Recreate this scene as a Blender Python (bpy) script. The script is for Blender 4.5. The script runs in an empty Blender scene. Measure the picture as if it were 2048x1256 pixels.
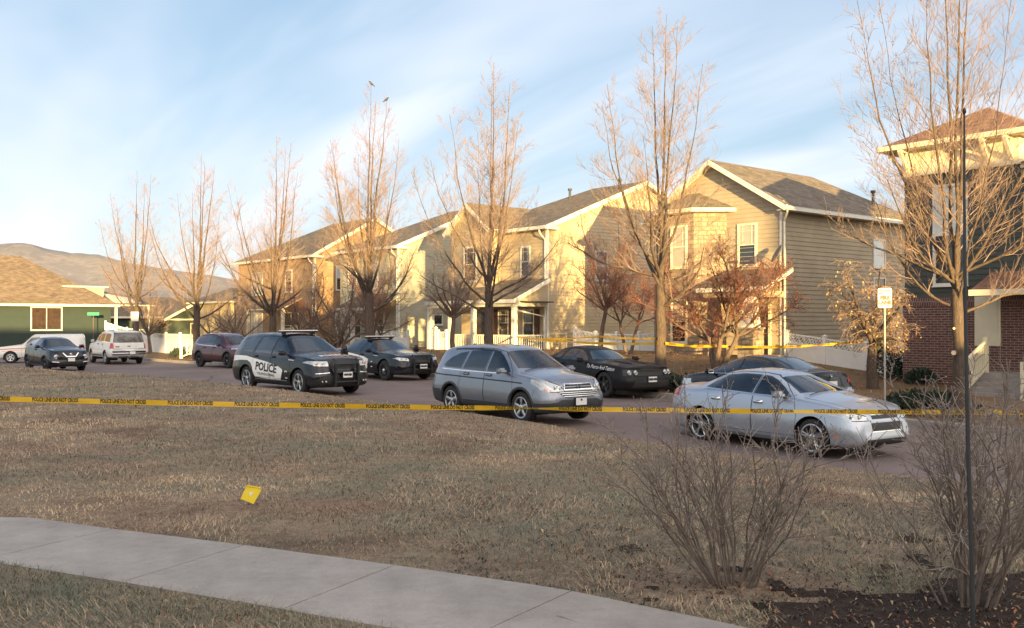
import bpy, bmesh, math, random
import numpy as np
from mathutils import Vector, Matrix, noise
from mathutils.bvhtree import BVHTree
R = math.radians
sc = bpy.context.scene
# ---------------------------------------------------------------- camera, sky, sun, exposure
cam = bpy.data.cameras.new('camera'); camo = bpy.data.objects.new('camera', cam)
sc.collection.objects.link(camo); sc.camera = camo
CH = 2.25
camo.location = (0, 0, CH); camo.rotation_euler = (R(90 + 0.44), 0, 0)
cam.sensor_width = 36; cam.lens = 36 * 1950 / 2048
cam.clip_start = 0.1; cam.clip_end = 30000
SUN_EL = R(3.2); SUN_H = Vector((0.296, -0.955, 0)).normalized()
SKY_STRENGTH = 0.15; SUN_STRENGTH = 4.0; EXPOSURE = 2.15
sc.view_settings.view_transform = 'Standard'; sc.view_settings.look = 'None'
sc.view_settings.exposure = EXPOSURE; sc.view_settings.gamma = 1.0
sc.view_settings.use_curve_mapping = False
world = bpy.data.worlds.new('World'); sc.world = world; world.use_nodes = True
def build_world():
    nt = world.node_tree; N = nt.nodes; L = nt.links; N.clear()
    out = N.new('ShaderNodeOutputWorld'); bg = N.new('ShaderNodeBackground')
    sky = N.new('ShaderNodeTexSky'); sky.sky_type = 'NISHITA'; sky.sun_disc = False
    sky.sun_elevation = SUN_EL; sky.sun_rotation = math.atan2(SUN_H.x, SUN_H.y)
    sky.altitude = 1800; sky.air_density = 1.0; sky.dust_density = 0.6; sky.ozone_density = 1.6
    tc = N.new('ShaderNodeTexCoord'); sep = N.new('ShaderNodeSeparateXYZ')
    L.new(tc.outputs['Generated'], sep.inputs[0])
    # thin high cloud: noise stretched along one direction, laid on a plane above the viewer
    mx = N.new('ShaderNodeMath'); mx.operation = 'ADD'; L.new(sep.outputs[2], mx.inputs[0]); mx.inputs[1].default_value = 0.16
    d1 = N.new('ShaderNodeMath'); d1.operation = 'DIVIDE'; L.new(sep.outputs[0], d1.inputs[0]); L.new(mx.outputs[0], d1.inputs[1])
    d2 = N.new('ShaderNodeMath'); d2.operation = 'DIVIDE'; L.new(sep.outputs[1], d2.inputs[0]); L.new(mx.outputs[0], d2.inputs[1])
    cb = N.new('ShaderNodeCombineXYZ'); L.new(d1.outputs[0], cb.inputs[0]); L.new(d2.outputs[0], cb.inputs[1])
    def cloud(rot, sc_, lo, hi, off, detail=5):
        m0 = N.new('ShaderNodeMapping'); m0.inputs['Rotation'].default_value = (0, 0, R(rot)); L.new(cb.outputs[0], m0.inputs[0])
        mp = N.new('ShaderNodeMapping'); mp.inputs['Scale'].default_value = sc_; mp.inputs['Location'].default_value = off
        L.new(m0.outputs[0], mp.inputs[0])
        nz = N.new('ShaderNodeTexNoise'); nz.inputs['Scale'].default_value = 1.0
        nz.inputs['Detail'].default_value = detail; nz.inputs['Roughness'].default_value = 0.52; nz.inputs['Distortion'].default_value = 0.35
        L.new(mp.outputs[0], nz.inputs['Vector'])
        mr = N.new('ShaderNodeMapRange'); mr.interpolation_type = 'SMOOTHSTEP'
        mr.inputs['From Min'].default_value = lo; mr.inputs['From Max'].default_value = hi
        L.new(nz.outputs[0], mr.inputs[0]); return mr.outputs[0]
    a = cloud(-128, (0.22, 1.15, 1), 0.42, 0.70, (1.7, 0.4, 0)); b = cloud(-120, (0.35, 0.6, 1), 0.42, 0.72, (4.2, 2.0, 3), 4)
    m = N.new('ShaderNodeMath'); m.operation = 'MAXIMUM'; L.new(a, m.inputs[0]); L.new(b, m.inputs[1])
    mul = N.new('ShaderNodeMath'); mul.operation = 'MULTIPLY'; L.new(m.outputs[0], mul.inputs[0]); mul.inputs[1].default_value = 0.85
    # lift the blue of the clear part a little towards cyan, then lay the cloud over it
    tint = N.new('ShaderNodeMix'); tint.data_type = 'RGBA'; tint.blend_type = 'MULTIPLY'; tint.inputs[0].default_value = 1
    L.new(sky.outputs[0], tint.inputs[6]); tint.inputs[7].default_value = SKY_TINT
    mix = N.new('ShaderNodeMix'); mix.data_type = 'RGBA'
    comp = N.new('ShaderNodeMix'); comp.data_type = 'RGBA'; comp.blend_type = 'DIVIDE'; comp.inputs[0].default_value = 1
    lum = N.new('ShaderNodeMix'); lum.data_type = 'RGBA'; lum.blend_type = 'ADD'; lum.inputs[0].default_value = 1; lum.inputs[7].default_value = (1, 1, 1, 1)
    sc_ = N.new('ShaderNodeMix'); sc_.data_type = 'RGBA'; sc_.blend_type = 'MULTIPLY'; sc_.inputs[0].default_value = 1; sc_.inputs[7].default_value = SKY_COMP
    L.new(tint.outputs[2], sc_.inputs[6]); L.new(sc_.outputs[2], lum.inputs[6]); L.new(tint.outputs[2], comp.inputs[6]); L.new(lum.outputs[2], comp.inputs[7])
    # added gain: the sunward half is brightened and warmed to fill the shade in view
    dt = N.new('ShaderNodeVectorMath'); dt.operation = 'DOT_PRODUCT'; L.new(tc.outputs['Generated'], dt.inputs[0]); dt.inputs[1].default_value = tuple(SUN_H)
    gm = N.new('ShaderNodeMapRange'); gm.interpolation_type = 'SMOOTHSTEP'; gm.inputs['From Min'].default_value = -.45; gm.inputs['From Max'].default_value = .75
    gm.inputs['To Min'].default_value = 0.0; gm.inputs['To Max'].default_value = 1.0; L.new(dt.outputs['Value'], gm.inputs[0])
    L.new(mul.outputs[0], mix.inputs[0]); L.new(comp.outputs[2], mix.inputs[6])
    gl = N.new('ShaderNodeMix'); gl.data_type = 'RGBA'; L.new(gm.outputs[0], gl.inputs[0]); gl.inputs[6].default_value = (1, 1, 1, 1); gl.inputs[7].default_value = SUNWARD_FILL
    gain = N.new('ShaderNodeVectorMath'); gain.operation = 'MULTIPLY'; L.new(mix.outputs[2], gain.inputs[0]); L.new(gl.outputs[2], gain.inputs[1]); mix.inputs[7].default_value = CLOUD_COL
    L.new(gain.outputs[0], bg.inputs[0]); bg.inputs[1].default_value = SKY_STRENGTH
    L.new(bg.outputs[0], out.inputs[0])
SUNWARD_FILL = (3.0, 2.45, 1.9, 1); SKY_COMP = (.56, .45, .38, 1); SKY_TINT = (1.06, .97, 1.03, 1); CLOUD_COL = (1.60, 1.66, 1.82, 1)
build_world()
sun = bpy.data.lights.new('sun', 'SUN'); suno = bpy.data.objects.new('sun', sun); sc.collection.objects.link(suno)
sun.energy = SUN_STRENGTH; sun.angle = R(0.5); sun.color = (1.0, 0.69, 0.27)
suno.rotation_euler = Vector((-SUN_H.x * math.cos(SUN_EL), -SUN_H.y * math.cos(SUN_EL), -math.sin(SUN_EL))).to_track_quat('-Z', 'Y').to_euler()
suno.location = (20, -60, 20)
# ---------------------------------------------------------------- helpers
col = sc.collection
def S(s, t, z=0.0):            # street frame: s along the street away from us, t across it towards the houses
    return Vector((t * .766 - s * .643, t * .643 + s * .766, z))
def to_st(x, y): return (y * .766 - x * .643, x * .766 + y * .643)
ROT = R(-50)
def sstep(a, b, x):
    u = min(1, max(0, (x - a) / (b - a))); return u * u * (3 - 2 * u)
def road_z(s): return -0.14 + .19 * sstep(10, 18, s) + .10 * sstep(18, 26, s) - .15 * sstep(33, 45, s) - .14 * sstep(45, 56, s)
def curb_t(s): return 13.25 - 0.05 * max(0, s - 15) + 0.0 * s
def gz(s, t):                   # height of the ground
    if t < curb_t(s):
        d = curb_t(s) - t
        edge = road_z(s) + .20
        z = edge + (0.39 - edge) * sstep(0.05, 2.2 + 2.5 * (1 - sstep(16, 26, s)), d)
        return z if 50.5 > s else z + (0 - z) * sstep(50.5, 53.5, s)
    if t < 21.2: return road_z(s)
    k = sstep(16.0, 25, s) - 0.75 * sstep(50, 62, s)
    return 0.12 + road_z(s) + (0.10 + 0.5 * k) * sstep(22, 31, t)
def tag(o, label=None, cat=None, group=None, kind=None):
    if label: o['label'] = label
    if cat: o['category'] = cat
    if group: o['group'] = group
    if kind: o['kind'] = kind
    return o
def thing(name, label, cat, loc=(0, 0, 0), rotz=0, group=None):
    o = bpy.data.objects.new(name, None); col.objects.link(o); o.empty_display_size = .3
    o.location = loc; o.rotation_euler = (0, 0, rotz); return tag(o, label, cat, group)
class MB:
    def __init__(s): s.v = []; s.f = []; s.m = []; s.uv = []; s.mats = []
    def mi(s, mat):
        if mat not in s.mats: s.mats.append(mat)
        return s.mats.index(mat)
    def face(s, vs, mat, uv=None):
        n = len(s.v); s.v += [tuple(p) for p in vs]; s.f.append(tuple(range(n, n + len(vs)))); s.m.append(s.mi(mat))
        s.uv.append(uv or [(0, 0)] * len(vs))
    def mesh(s, verts, faces, mat):
        n = len(s.v); k = s.mi(mat); s.v += [tuple(p) for p in verts]
        for f in faces: s.f.append(tuple(n + i for i in f)); s.m.append(k); s.uv.append([(0, 0)] * len(f))
    def box(s, a, b, mat, M=None, bev=0.0):
        x0, y0, z0 = a; x1, y1, z1 = b
        c = [Vector(p) for p in ((x0,y0,z0),(x1,y0,z0),(x1,y1,z0),(x0,y1,z0),(x0,y0,z1),(x1,y0,z1),(x1,y1,z1),(x0,y1,z1))]
        if M is not None: c = [M @ p for p in c]
        s.mesh(c, [(0,3,2,1),(4,5,6,7),(0,1,5,4),(1,2,6,5),(2,3,7,6),(3,0,4,7)], mat)
    def bar(s, p, q, w, h, mat, up=(0, 0, 1)):
        p = Vector(p); q = Vector(q); d = q - p; L = d.length
        if L < 1e-6: return
        d.normalize(); r = d.cross(Vector(up))
        if r.length < 1e-4: r = d.cross(Vector((1, 0, 0)))
        r.normalize(); u = r.cross(d); M = Matrix((( d.x, r.x, u.x, p.x), (d.y, r.y, u.y, p.y), (d.z, r.z, u.z, p.z), (0, 0, 0, 1)))
        s.box((0, -w / 2, -h / 2), (L, w / 2, h / 2), mat, M)
    def tube(s, pts, rad, mat, n=8, cap=True):
        pts = [Vector(p) for p in pts]; K = len(pts)
        if not hasattr(rad, '__len__'): rad = [rad] * K
        V = []; F = []; prev = None
        for i in range(K):
            d = (pts[min(i + 1, K - 1)] - pts[max(i - 1, 0)]).normalized()
            if prev is None: a = d.orthogonal().normalized()
            else:
                a = prev - d * prev.dot(d)
                a = a.normalized() if a.length > 1e-5 else d.orthogonal().normalized()
            prev = a; b = d.cross(a)
            for j in range(n):
                t = 2 * math.pi * j / n; V.append(pts[i] + (a * math.cos(t) + b * math.sin(t)) * rad[i])
        for i in range(K - 1):
            for j in range(n):
                F.append((i*n+j, i*n+(j+1)%n, (i+1)*n+(j+1)%n, (i+1)*n+j))
        if cap: F.append(tuple(range(n))[::-1]); F.append(tuple((K-1)*n+j for j in range(n)))
        s.mesh(V, F, mat)
    def lathe(s, prof, mat, n=24, M=None):      # profile (r, h) round local z
        V = []; F = []
        for r, h in prof:
            for j in range(n):
                t = 2 * math.pi * j / n; V.append(Vector((r * math.cos(t), r * math.sin(t), h)))
        for i in range(len(prof) - 1):
            for j in range(n): F.append((i*n+j, i*n+(j+1)%n, (i+1)*n+(j+1)%n, (i+1)*n+j))
        if M is not None: V = [M @ p for p in V]
        s.mesh(V, F, mat)
    def slab(s, poly, th, mat, side=None, uvd=None):      # planar polygon thickened downwards along its normal
        P = [Vector(p) for p in poly]; n = (P[1] - P[0]).cross(P[2] - P[1]).normalized()
        if n.z < 0: P.reverse(); n = -n
        Q = [p - n * th for p in P]; side = side or mat
        h = Vector((-n.y, n.x, 0)); h = h.normalized() if h.length > 1e-4 else Vector((1, 0, 0)); v = n.cross(h)
        s.face(P, mat, [(p.dot(h), p.dot(v)) for p in P]); s.face(Q[::-1], side)
        for i in range(len(P)):
            j = (i + 1) % len(P); s.face([P[j], P[i], Q[i], Q[j]], side)
    def build(s, name, parent=None, smooth=False, loc=None):
        me = bpy.data.meshes.new(name); me.from_pydata(s.v, [], s.f)
        for m in s.mats: me.materials.append(m)
        me.polygons.foreach_set('material_index', s.m)
        if any(any(q != (0, 0) for q in u) for u in s.uv[:2000]):
            uvl = me.uv_layers.new(name='UVMap'); uvl.data.foreach_set('uv', [c for u in s.uv for q in u for c in q])
        if smooth: me.polygons.foreach_set('use_smooth', [True] * len(s.f))
        me.validate(); me.update()
        o = bpy.data.objects.new(name, me); col.objects.link(o)
        if parent: o.parent = parent
        if loc: o.location = loc
        return o
_tc = {}
def text_geo(body, size=1.0, off=0.0, shear=0.0, sx=1.0):
    k = (body, size, off, shear, sx)
    if k in _tc: return _tc[k]
    cu = bpy.data.curves.new('lettering', 'FONT'); cu.body = body; cu.size = size; cu.offset = off; cu.shear = shear
    cu.align_x = 'CENTER'; cu.resolution_u = 2; cu.fill_mode = 'FRONT'
    ob = bpy.data.objects.new('lettering', cu); col.objects.link(ob); bpy.context.view_layer.update()
    ev = ob.evaluated_get(bpy.context.evaluated_depsgraph_get()); me = ev.to_mesh()
    V = [(v.co.x * sx, v.co.y) for v in me.vertices]; F = [tuple(p.vertices) for p in me.polygons]
    ev.to_mesh_clear(); bpy.data.objects.remove(ob); bpy.data.curves.remove(cu)
    _tc[k] = (V, F); return _tc[k]
def add_text(mb, body, size, mat, M, off=0.0, shear=0.0, sx=1.0):   # M maps (u, v, 0) to place
    V, F = text_geo(body, size, off, shear, sx)
    mb.mesh([M @ Vector((a, b, 0)) for a, b in V], F, mat)
# ---------------------------------------------------------------- materials
class NT:
    def __init__(s, name):
        s.m = bpy.data.materials.new(name); s.m.use_nodes = True; s.nt = s.m.node_tree
        s.N = s.nt.nodes; s.L = s.nt.links; s.bsdf = s.N['Principled BSDF']; s.out = s.N['Material Output']
    def n(s, t, **kw):
        x = s.N.new(t)
        for k, v in kw.items():
            if k in x.inputs.keys(): x.inputs[k].default_value = v
            else: setattr(x, k, v)
        return x
    def link(s, a, b): s.L.new(a, b)
    def coord(s, which='Object', scale=(1, 1, 1)):
        tc = s.n('ShaderNodeTexCoord'); mp = s.n('ShaderNodeMapping'); mp.inputs['Scale'].default_value = scale
        s.link(tc.outputs[which], mp.inputs[0]); return mp.outputs[0]
    def noise(s, vec, scale, detail=4, rough=.55, dist=0):
        x = s.n('ShaderNodeTexNoise'); x.inputs['Scale'].default_value = scale; x.inputs['Detail'].default_value = detail
        x.inputs['Roughness'].default_value = rough; x.inputs['Distortion'].default_value = dist; s.link(vec, x.inputs['Vector']); return x.outputs[0]
    def ramp(s, fac, stops):
        x = s.n('ShaderNodeValToRGB'); e = x.color_ramp.elements
        while len(e) < len(stops): e.new(.5)
        for i, (p, c) in enumerate(stops): e[i].position = p; e[i].color = tuple(c) + (1,) if len(c) == 3 else c
        s.link(fac, x.inputs[0]); return x.outputs[0]
    def mix(s, fac, a, b, mode='MIX'):
        x = s.n('ShaderNodeMix'); x.data_type = 'RGBA'; x.blend_type = mode
        for sock, v in ((0, fac), (6, a), (7, b)):
            if isinstance(v, (int, float)): x.inputs[sock].default_value = v
            elif isinstance(v, tuple): x.inputs[sock].default_value = v + (1,) if len(v) == 3 else v
            else: s.link(v, x.inputs[sock])
        return x.outputs[2]
    def bump(s, h, strength=.3, dist=.02):
        x = s.n('ShaderNodeBump'); x.inputs['Strength'].default_value = strength; x.inputs['Distance'].default_value = dist
        s.link(h, x.inputs['Height']); s.link(x.outputs[0], s.bsdf.inputs['Normal'])
    def set(s, **kw):
        for k, v in kw.items():
            k = k.replace('_', ' ')
            if isinstance(v, tuple) and len(v) == 3: v = v + (1,)
            if hasattr(v, 'is_output'): s.link(v, s.bsdf.inputs[k])
            else: s.bsdf.inputs[k].default_value = v
        return s
def sc3(c, k): return tuple(min(1, x * k) for x in c)
def mat_plain(name, c, rough=.6, var=.12, scale=6, metal=0.0, bump=0.0, coat=0.0, spec=.5):
    t = NT(name); v = t.coord(); f = t.noise(v, scale, 5)
    t.set(Base_Color=t.ramp(f, [(.3, sc3(c, 1 - var)), (.7, sc3(c, 1 + var))]), Roughness=rough, Metallic=metal)
    t.bsdf.inputs['Coat Weight'].default_value = coat; t.bsdf.inputs['Specular IOR Level'].default_value = spec
    if bump: t.bump(t.noise(v, scale * 6, 4), bump, .01)
    return t.m
def mat_paint(name, c, metal=.0, rough=.35, coat=1.0, dirt=.12, spec=.5):
    t = NT(name); t.bsdf.inputs['Specular IOR Level'].default_value = spec; v = t.coord(); f = t.noise(v, 2.2, 6, .65)
    d = t.mix(t.ramp(f, [(.45, (0, 0, 0)), (.8, (dirt * 2,) * 3)]), c, (.22, .19, .16))
    t.set(Base_Color=d, Metallic=metal)
    t.link(t.ramp(t.noise(v, 5, 5), [(.3, (rough * .8,) * 3), (.7, (min(1, rough * 1.25),) * 3)]), t.bsdf.inputs['Roughness'])
    t.bsdf.inputs['Coat Weight'].default_value = coat; t.bsdf.inputs['Coat Roughness'].default_value = .06
    return t.m
def mat_glass(name, tint, refl=1.0):
    t = NT(name); tr = t.n('ShaderNodeBsdfTransparent'); tr.inputs[0].default_value = tint + (1,)
    gl = t.n('ShaderNodeBsdfGlossy'); gl.inputs['Roughness'].default_value = .03; gl.inputs[0].default_value = (1, 1, 1, 1)
    fr = t.n('ShaderNodeFresnel'); fr.inputs[0].default_value = 1.55; m = t.n('ShaderNodeMixShader')
    k = t.n('ShaderNodeMath', operation='MULTIPLY_ADD'); t.link(fr.outputs[0], k.inputs[0]); k.inputs[1].default_value = refl; k.inputs[2].default_value = .03
    k.use_clamp = True
    t.link(k.outputs[0], m.inputs[0]); t.link(tr.outputs[0], m.inputs[1]); t.link(gl.outputs[0], m.inputs[2]); t.link(m.outputs[0], t.out.inputs[0])
    return t.m
def mat_siding(name, c):
    t = NT(name); v = t.coord('Object', (1, 1, 1)); f = t.noise(v, 1.3, 6, .6); g = t.noise(t.coord('Object', (2, 2, 30)), 3, 3)
    base = t.ramp(f, [(.3, sc3(c, .86)), (.7, sc3(c, 1.1))]); t.set(Base_Color=t.mix(t.ramp(g, [(.35, (.88,) * 3), (.65, (1.06,) * 3)]), base, base, 'MULTIPLY') if False else base, Roughness=.75)
    t.bump(g, .15, .004); return t.m
def mat_shingle(name, c):
    t = NT(name); tc = t.n('ShaderNodeTexCoord'); mp = t.n('ShaderNodeMapping'); t.link(tc.outputs['UV'], mp.inputs[0])
    b = t.n('ShaderNodeTexBrick'); b.offset = .5; b.inputs['Scale'].default_value = 1.0; b.inputs['Brick Width'].default_value = .32; b.inputs['Row Height'].default_value = .14
    b.inputs['Mortar Size'].default_value = .006; b.inputs['Mortar Smooth'].default_value = .3; b.inputs['Bias'].default_value = 0
    b.inputs['Color1'].default_value = sc3(c, .72) + (1,); b.inputs['Color2'].default_value = sc3(c, 1.25) + (1,); b.inputs['Mortar'].default_value = sc3(c, .35) + (1,)
    t.link(mp.outputs[0], b.inputs['Vector']); n = t.noise(mp.outputs[0], 1.6, 6, .7)
    n2 = t.noise(mp.outputs[0], 40, 3, .7)
    cc = t.mix(1.0, b.outputs['Color'], t.ramp(n, [(.3, (.75, .75, .75)), (.7, (1.2, 1.2, 1.2))]), 'MULTIPLY')
    cc = t.mix(1.0, cc, t.ramp(n2, [(.3, (.7,) * 3), (.7, (1.3,) * 3)]), 'MULTIPLY')
    t.set(Base_Color=cc, Roughness=.95); t.bump(b.outputs['Fac'], -.4, .01); return t.m
def mat_brick(name, c1, c2, mortar, w=.24, h=.08, ms=.01, irregular=0):
    t = NT(name); tc = t.n('ShaderNodeTexCoord'); mp = t.n('ShaderNodeMapping'); t.link(tc.outputs['UV'], mp.inputs[0]); vec = mp.outputs[0]
    if irregular:
        nz = t.n('ShaderNodeTexNoise'); nz.inputs['Scale'].default_value = 2.2; t.link(vec, nz.inputs['Vector'])
        ad = t.n('ShaderNodeMix'); ad.data_type = 'VECTOR'; ad.inputs[0].default_value = irregular
        t.link(vec, ad.inputs[4]); t.link(nz.outputs['Color'], ad.inputs[5]); vec = ad.outputs[1]
    b = t.n('ShaderNodeTexBrick'); b.offset = .5; b.inputs['Scale'].default_value = 1.0; b.inputs['Brick Width'].default_value = w; b.inputs['Row Height'].default_value = h
    if irregular: b.squash = .6; b.squash_frequency = 3; b.offset = .37
    b.inputs['Mortar Size'].default_value = ms; b.inputs['Color1'].default_value = c1 + (1,); b.inputs['Color2'].default_value = c2 + (1,); b.inputs['Mortar'].default_value = mortar + (1,)
    t.link(vec, b.inputs['Vector']); n = t.noise(vec, 7, 5, .7)
    t.set(Base_Color=t.mix(1.0, b.outputs['Color'], t.ramp(n, [(.25, (.62,) * 3), (.75, (1.35,) * 3)]), 'MULTIPLY'), Roughness=.9)
    t.bump(b.outputs['Fac'], -.7, .02); return t.m
def mat_emit(name, c, e):
    t = NT(name); t.set(Base_Color=c); t.bsdf.inputs['Emission Color'].default_value = c + (1,); t.bsdf.inputs['Emission Strength'].default_value = e; return t.m
def mat_bark(name, c, c2=None):
    t = NT(name); v = t.coord('Object', (6, 6, 1.2)); f = t.noise(v, 5, 6, .7)
    t.set(Base_Color=t.ramp(f, [(.3, sc3(c, .55)), (.7, c2 or sc3(c, 1.3))]), Roughness=.9); t.bump(f, .6, .02); return t.m
M = {}
M['white_trim'] = mat_plain('white_trim', (.62, .60, .54), .5, .06, 3)
M['cream_trim'] = mat_plain('cream_trim', (.66, .60, .44), .55, .07, 3)
M['vinyl'] = mat_plain('white_vinyl', (.76, .75, .73), .4, .06, 1.5)
M['rubber'] = mat_plain('tyre_rubber', (.022, .021, .021), .85, .25, 9)
M['black_plastic'] = mat_plain('black_plastic', (.02, .02, .021), .5, .2, 9)
M['grey_plastic'] = mat_plain('grey_plastic', (.04, .043, .048), .6, .15, 5)
M['interior'] = mat_plain('car_interior', (.035, .035, .037), .85, .2, 6)
M['seat_cloth'] = mat_plain('seat_cloth', (.10, .10, .105), .9, .2, 9)
M['chrome'] = mat_plain('chrome', (.75, .76, .78), .14, .05, 6, 1.0)
M['alloy'] = mat_plain('alloy', (.55, .56, .58), .28, .12, 8, .9)
M['black_alloy'] = mat_plain('black_alloy', (.03, .03, .032), .35, .2, 8, .3)
M['glass'] = mat_glass('clear_glass', (.66, .72, .71), 1.35)
M['tint'] = mat_glass('tinted_glass', (.14, .16, .18), 1.5)
M['lens'] = mat_plain('lamp_lens', (.50, .52, .52), .10, .12, 24, .5, 0, 1.0)
M['red_lens'] = mat_plain('red_lens', (.42, .02, .02), .18, .3, 20, 0, 0, 1.0)
M['amber'] = mat_plain('amber_lens', (.75, .22, .04), .2, .2, 20, 0, 0, 1.0)
M['seam'] = mat_plain('panel_gap', (.012, .012, .012), .9, .1, 5)
M['plate'] = mat_plain('plate_white', (.72, .73, .72), .5, .06, 9)
M['ink'] = mat_plain('dark_lettering', (.015, .015, .018), .6, .1, 5)
M['white_ink'] = mat_plain('white_lettering', (.75, .75, .75), .6, .04, 5)
M['green_ink'] = mat_plain('green_lettering', (.02, .12, .06), .6, .04, 5)
# unseen buildings shaped to cast the shade in view: label, x and y of the back left corner, width, depth, eave, ridge, siding
def _bk(x0, yf, D): return (x0 - .31 * yf + .296 * D, yf - .955 * D)
CASTERS = [('wide beige house on our side of the street, behind the viewpoint', *_bk(-1.0, -8, 8), 12.3, 8, 6.2, 7.4, 'beige'),
        ('long low sage house on our side of the street, left of the viewpoint', *_bk(-50, -12, 8), 44.5, 8, 5.0, 6.3, 'sage'),
        ('small low tan outbuilding between the two houses behind the viewpoint', *_bk(-5.2, -14, 4), 4.4, 4, 3.3, 3.9, 'tan'),
        ('low tan garage on our side of the street, right of the beige house', *_bk(11.2, -5, 4), 12.2, 4, 2.8, 3.3, 'tan'),
        ('tall ochre townhouse on our side of the street, right of the viewpoint', *_bk(23.0, -4, 12), 20, 12, 8.4, 9.6, 'ochre')]
# ---------------------------------------------------------------- ground, road, path
def at(px, py, z=0.0):
    Y = (CH - z) * 1950 / (py - 643); return Vector(((px - 1024) / 1950 * Y, Y, z))
def mat_ground(name, a, b, c, sc_=1.0):
    t = NT(name); v = t.coord('Object'); f = t.noise(v, .55 * sc_, 7, .65, .4); g = t.noise(v, 9, 5, .75); h = t.noise(v, 60, 3, .7)
    c1 = t.ramp(f, [(.32, a), (.5, b), (.68, c)])
    c2 = t.mix(1.0, c1, t.ramp(g, [(.25, (.6,) * 3), (.75, (1.4,) * 3)]), 'MULTIPLY')
    c3 = t.mix(1.0, c2, t.ramp(h, [(.25, (.55,) * 3), (.75, (1.5,) * 3)]), 'MULTIPLY')
    t.set(Base_Color=c3, Roughness=1.0); t.bump(h, .8, .03); t.bsdf.inputs['Specular IOR Level'].default_value = .1; return t.m
M['lawn'] = mat_ground('dry_lawn', (.16, .112, .082), (.29, .215, .15), (.19, .18, .13))
M['far_lawn'] = mat_ground('far_lawn', (.16, .09, .055), (.22, .15, .09), (.12, .10, .06), 1.5)
def mat_asphalt():
    t = NT('asphalt'); v = t.coord('Object'); f = t.noise(v, .35, 5, .6); h = t.noise(v, 90, 2, .7)
    c = t.ramp(f, [(.3, (.135, .10, .092)), (.7, (.21, .16, .145))]); c = t.mix(1.0, c, t.ramp(t.noise(v, 1.6, 6, .75), [(.30, (.80,) * 3), (.5, (1,) * 3)]), 'MULTIPLY')
    vo = t.n('ShaderNodeTexVoronoi', feature='DISTANCE_TO_EDGE'); vo.inputs['Scale'].default_value = .085; nz = t.n('ShaderNodeTexNoise'); nz.inputs['Scale'].default_value = 1.2; nz.inputs['Detail'].default_value = 6
    t.link(v, nz.inputs['Vector']); md = t.n('ShaderNodeMix'); md.data_type = 'VECTOR'; md.inputs[0].default_value = .25; t.link(v, md.inputs[4]); t.link(nz.outputs['Color'], md.inputs[5]); t.link(md.outputs[1], vo.inputs['Vector'])
    cr = t.ramp(vo.outputs['Distance'], [(.0, (.40,) * 3), (.0035, (1,) * 3)])
    c = t.mix(1.0, c, cr, 'MULTIPLY'); c = t.mix(1.0, c, t.ramp(h, [(.3, (.75,) * 3), (.7, (1.25,) * 3)]), 'MULTIPLY')
    t.set(Base_Color=c, Roughness=.85); t.bump(h, .4, .01); return t.m
M['asphalt'] = mat_asphalt()
def mat_conc(name, c, s_=1.0):
    t = NT(name); v = t.coord('Object'); f = t.noise(v, 1.1 * s_, 7, .6); h = t.noise(v, 120, 2, .6); sp = t.noise(v, 22, 2, .5)
    c1 = t.ramp(f, [(.3, sc3(c, .80)), (.7, sc3(c, 1.12))]); c1 = t.mix(1.0, c1, t.ramp(t.noise(v, 4.5, 5, .7), [(.35, (.86,) * 3), (.6, (1.04,) * 3)]), 'MULTIPLY'); c1 = t.mix(1.0, c1, t.ramp(h, [(.3, (.88,) * 3), (.7, (1.1,) * 3)]), 'MULTIPLY')
    c1 = t.mix(1.0, c1, t.ramp(sp, [(.22, (.55,) * 3), (.27, (1,) * 3)]), 'MULTIPLY')
    t.set(Base_Color=c1, Roughness=.9); t.bump(h, .25, .004); return t.m
M['concrete'] = mat_conc('concrete', (.35, .315, .285))
M['kerb'] = mat_conc('kerb_concrete', (.30, .27, .25), 2)
M['mulch'] = mat_ground('shadowed_bark_mulch', (.030, .023, .02), (.06, .045, .037), (.04, .031, .028), 4)  # mulch colour darkened to stand in for the shadow at front right
def grid_sheet(name, srange, rows, mat, zf):
    V = []; F = []; n = len(rows(srange[0]))
    for s in srange:
        for t in rows(s): V.append(S(s, t, zf(s, t)))
    for i in range(len(srange) - 1):
        for j in range(n - 1): F.append((i*n+j, i*n+j+1, (i+1)*n+j+1, (i+1)*n+j))
    me = bpy.data.meshes.new(name); me.from_pydata(V, [], F); me.materials.append(mat); me.polygons.foreach_set('use_smooth', [True] * len(F)); me.update()
    bm = bmesh.new(); bm.from_mesh(me); bmesh.ops.recalc_face_normals(bm, faces=bm.faces)
    if sum(f.normal.z for f in bm.faces) < 0: bmesh.ops.reverse_faces(bm, faces=bm.faces)
    bm.to_mesh(me); bm.free()
    o = bpy.data.objects.new(name, me); col.objects.link(o); return tag(o, kind='structure')
def lump(x, y): return .025 * noise.noise(Vector((x * .9, y * .9, 0))) + .012 * noise.noise(Vector((x * 3.1, y * 3.1, 5)))
def lawn_h(s, t):
    p = S(s, t); return gz(s, t) + lump(p.x, p.y) * sstep(0, .6, curb_t(s) - t) * (1 if s < 50 else 0)
ss = list(np.arange(-30, 56, .5))
grid_sheet('lawn', ss, lambda s: [curb_t(s) - .09 - d for d in [0, .05, .12, .25, .4, .6, .8, 1, 1.3, 1.6, 2, 2.5, 3, 3.5, 4, 4.5, 5, 5.5, 6, 6.5, 7, 7.5, 8, 8.5, 9, 9.5, 10, 10.5, 11, 12, 13, 15, 18, 22, 28, 36, 50]], M['lawn'], lawn_h)
grid_sheet('road', list(np.arange(-60, 200, 1.5)), lambda s: [(curb_t(s) - .02 if s < 54 else -60), 15, 17, 19, 21.25], M['asphalt'], lambda s, t: road_z(s) + .004)
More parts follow.
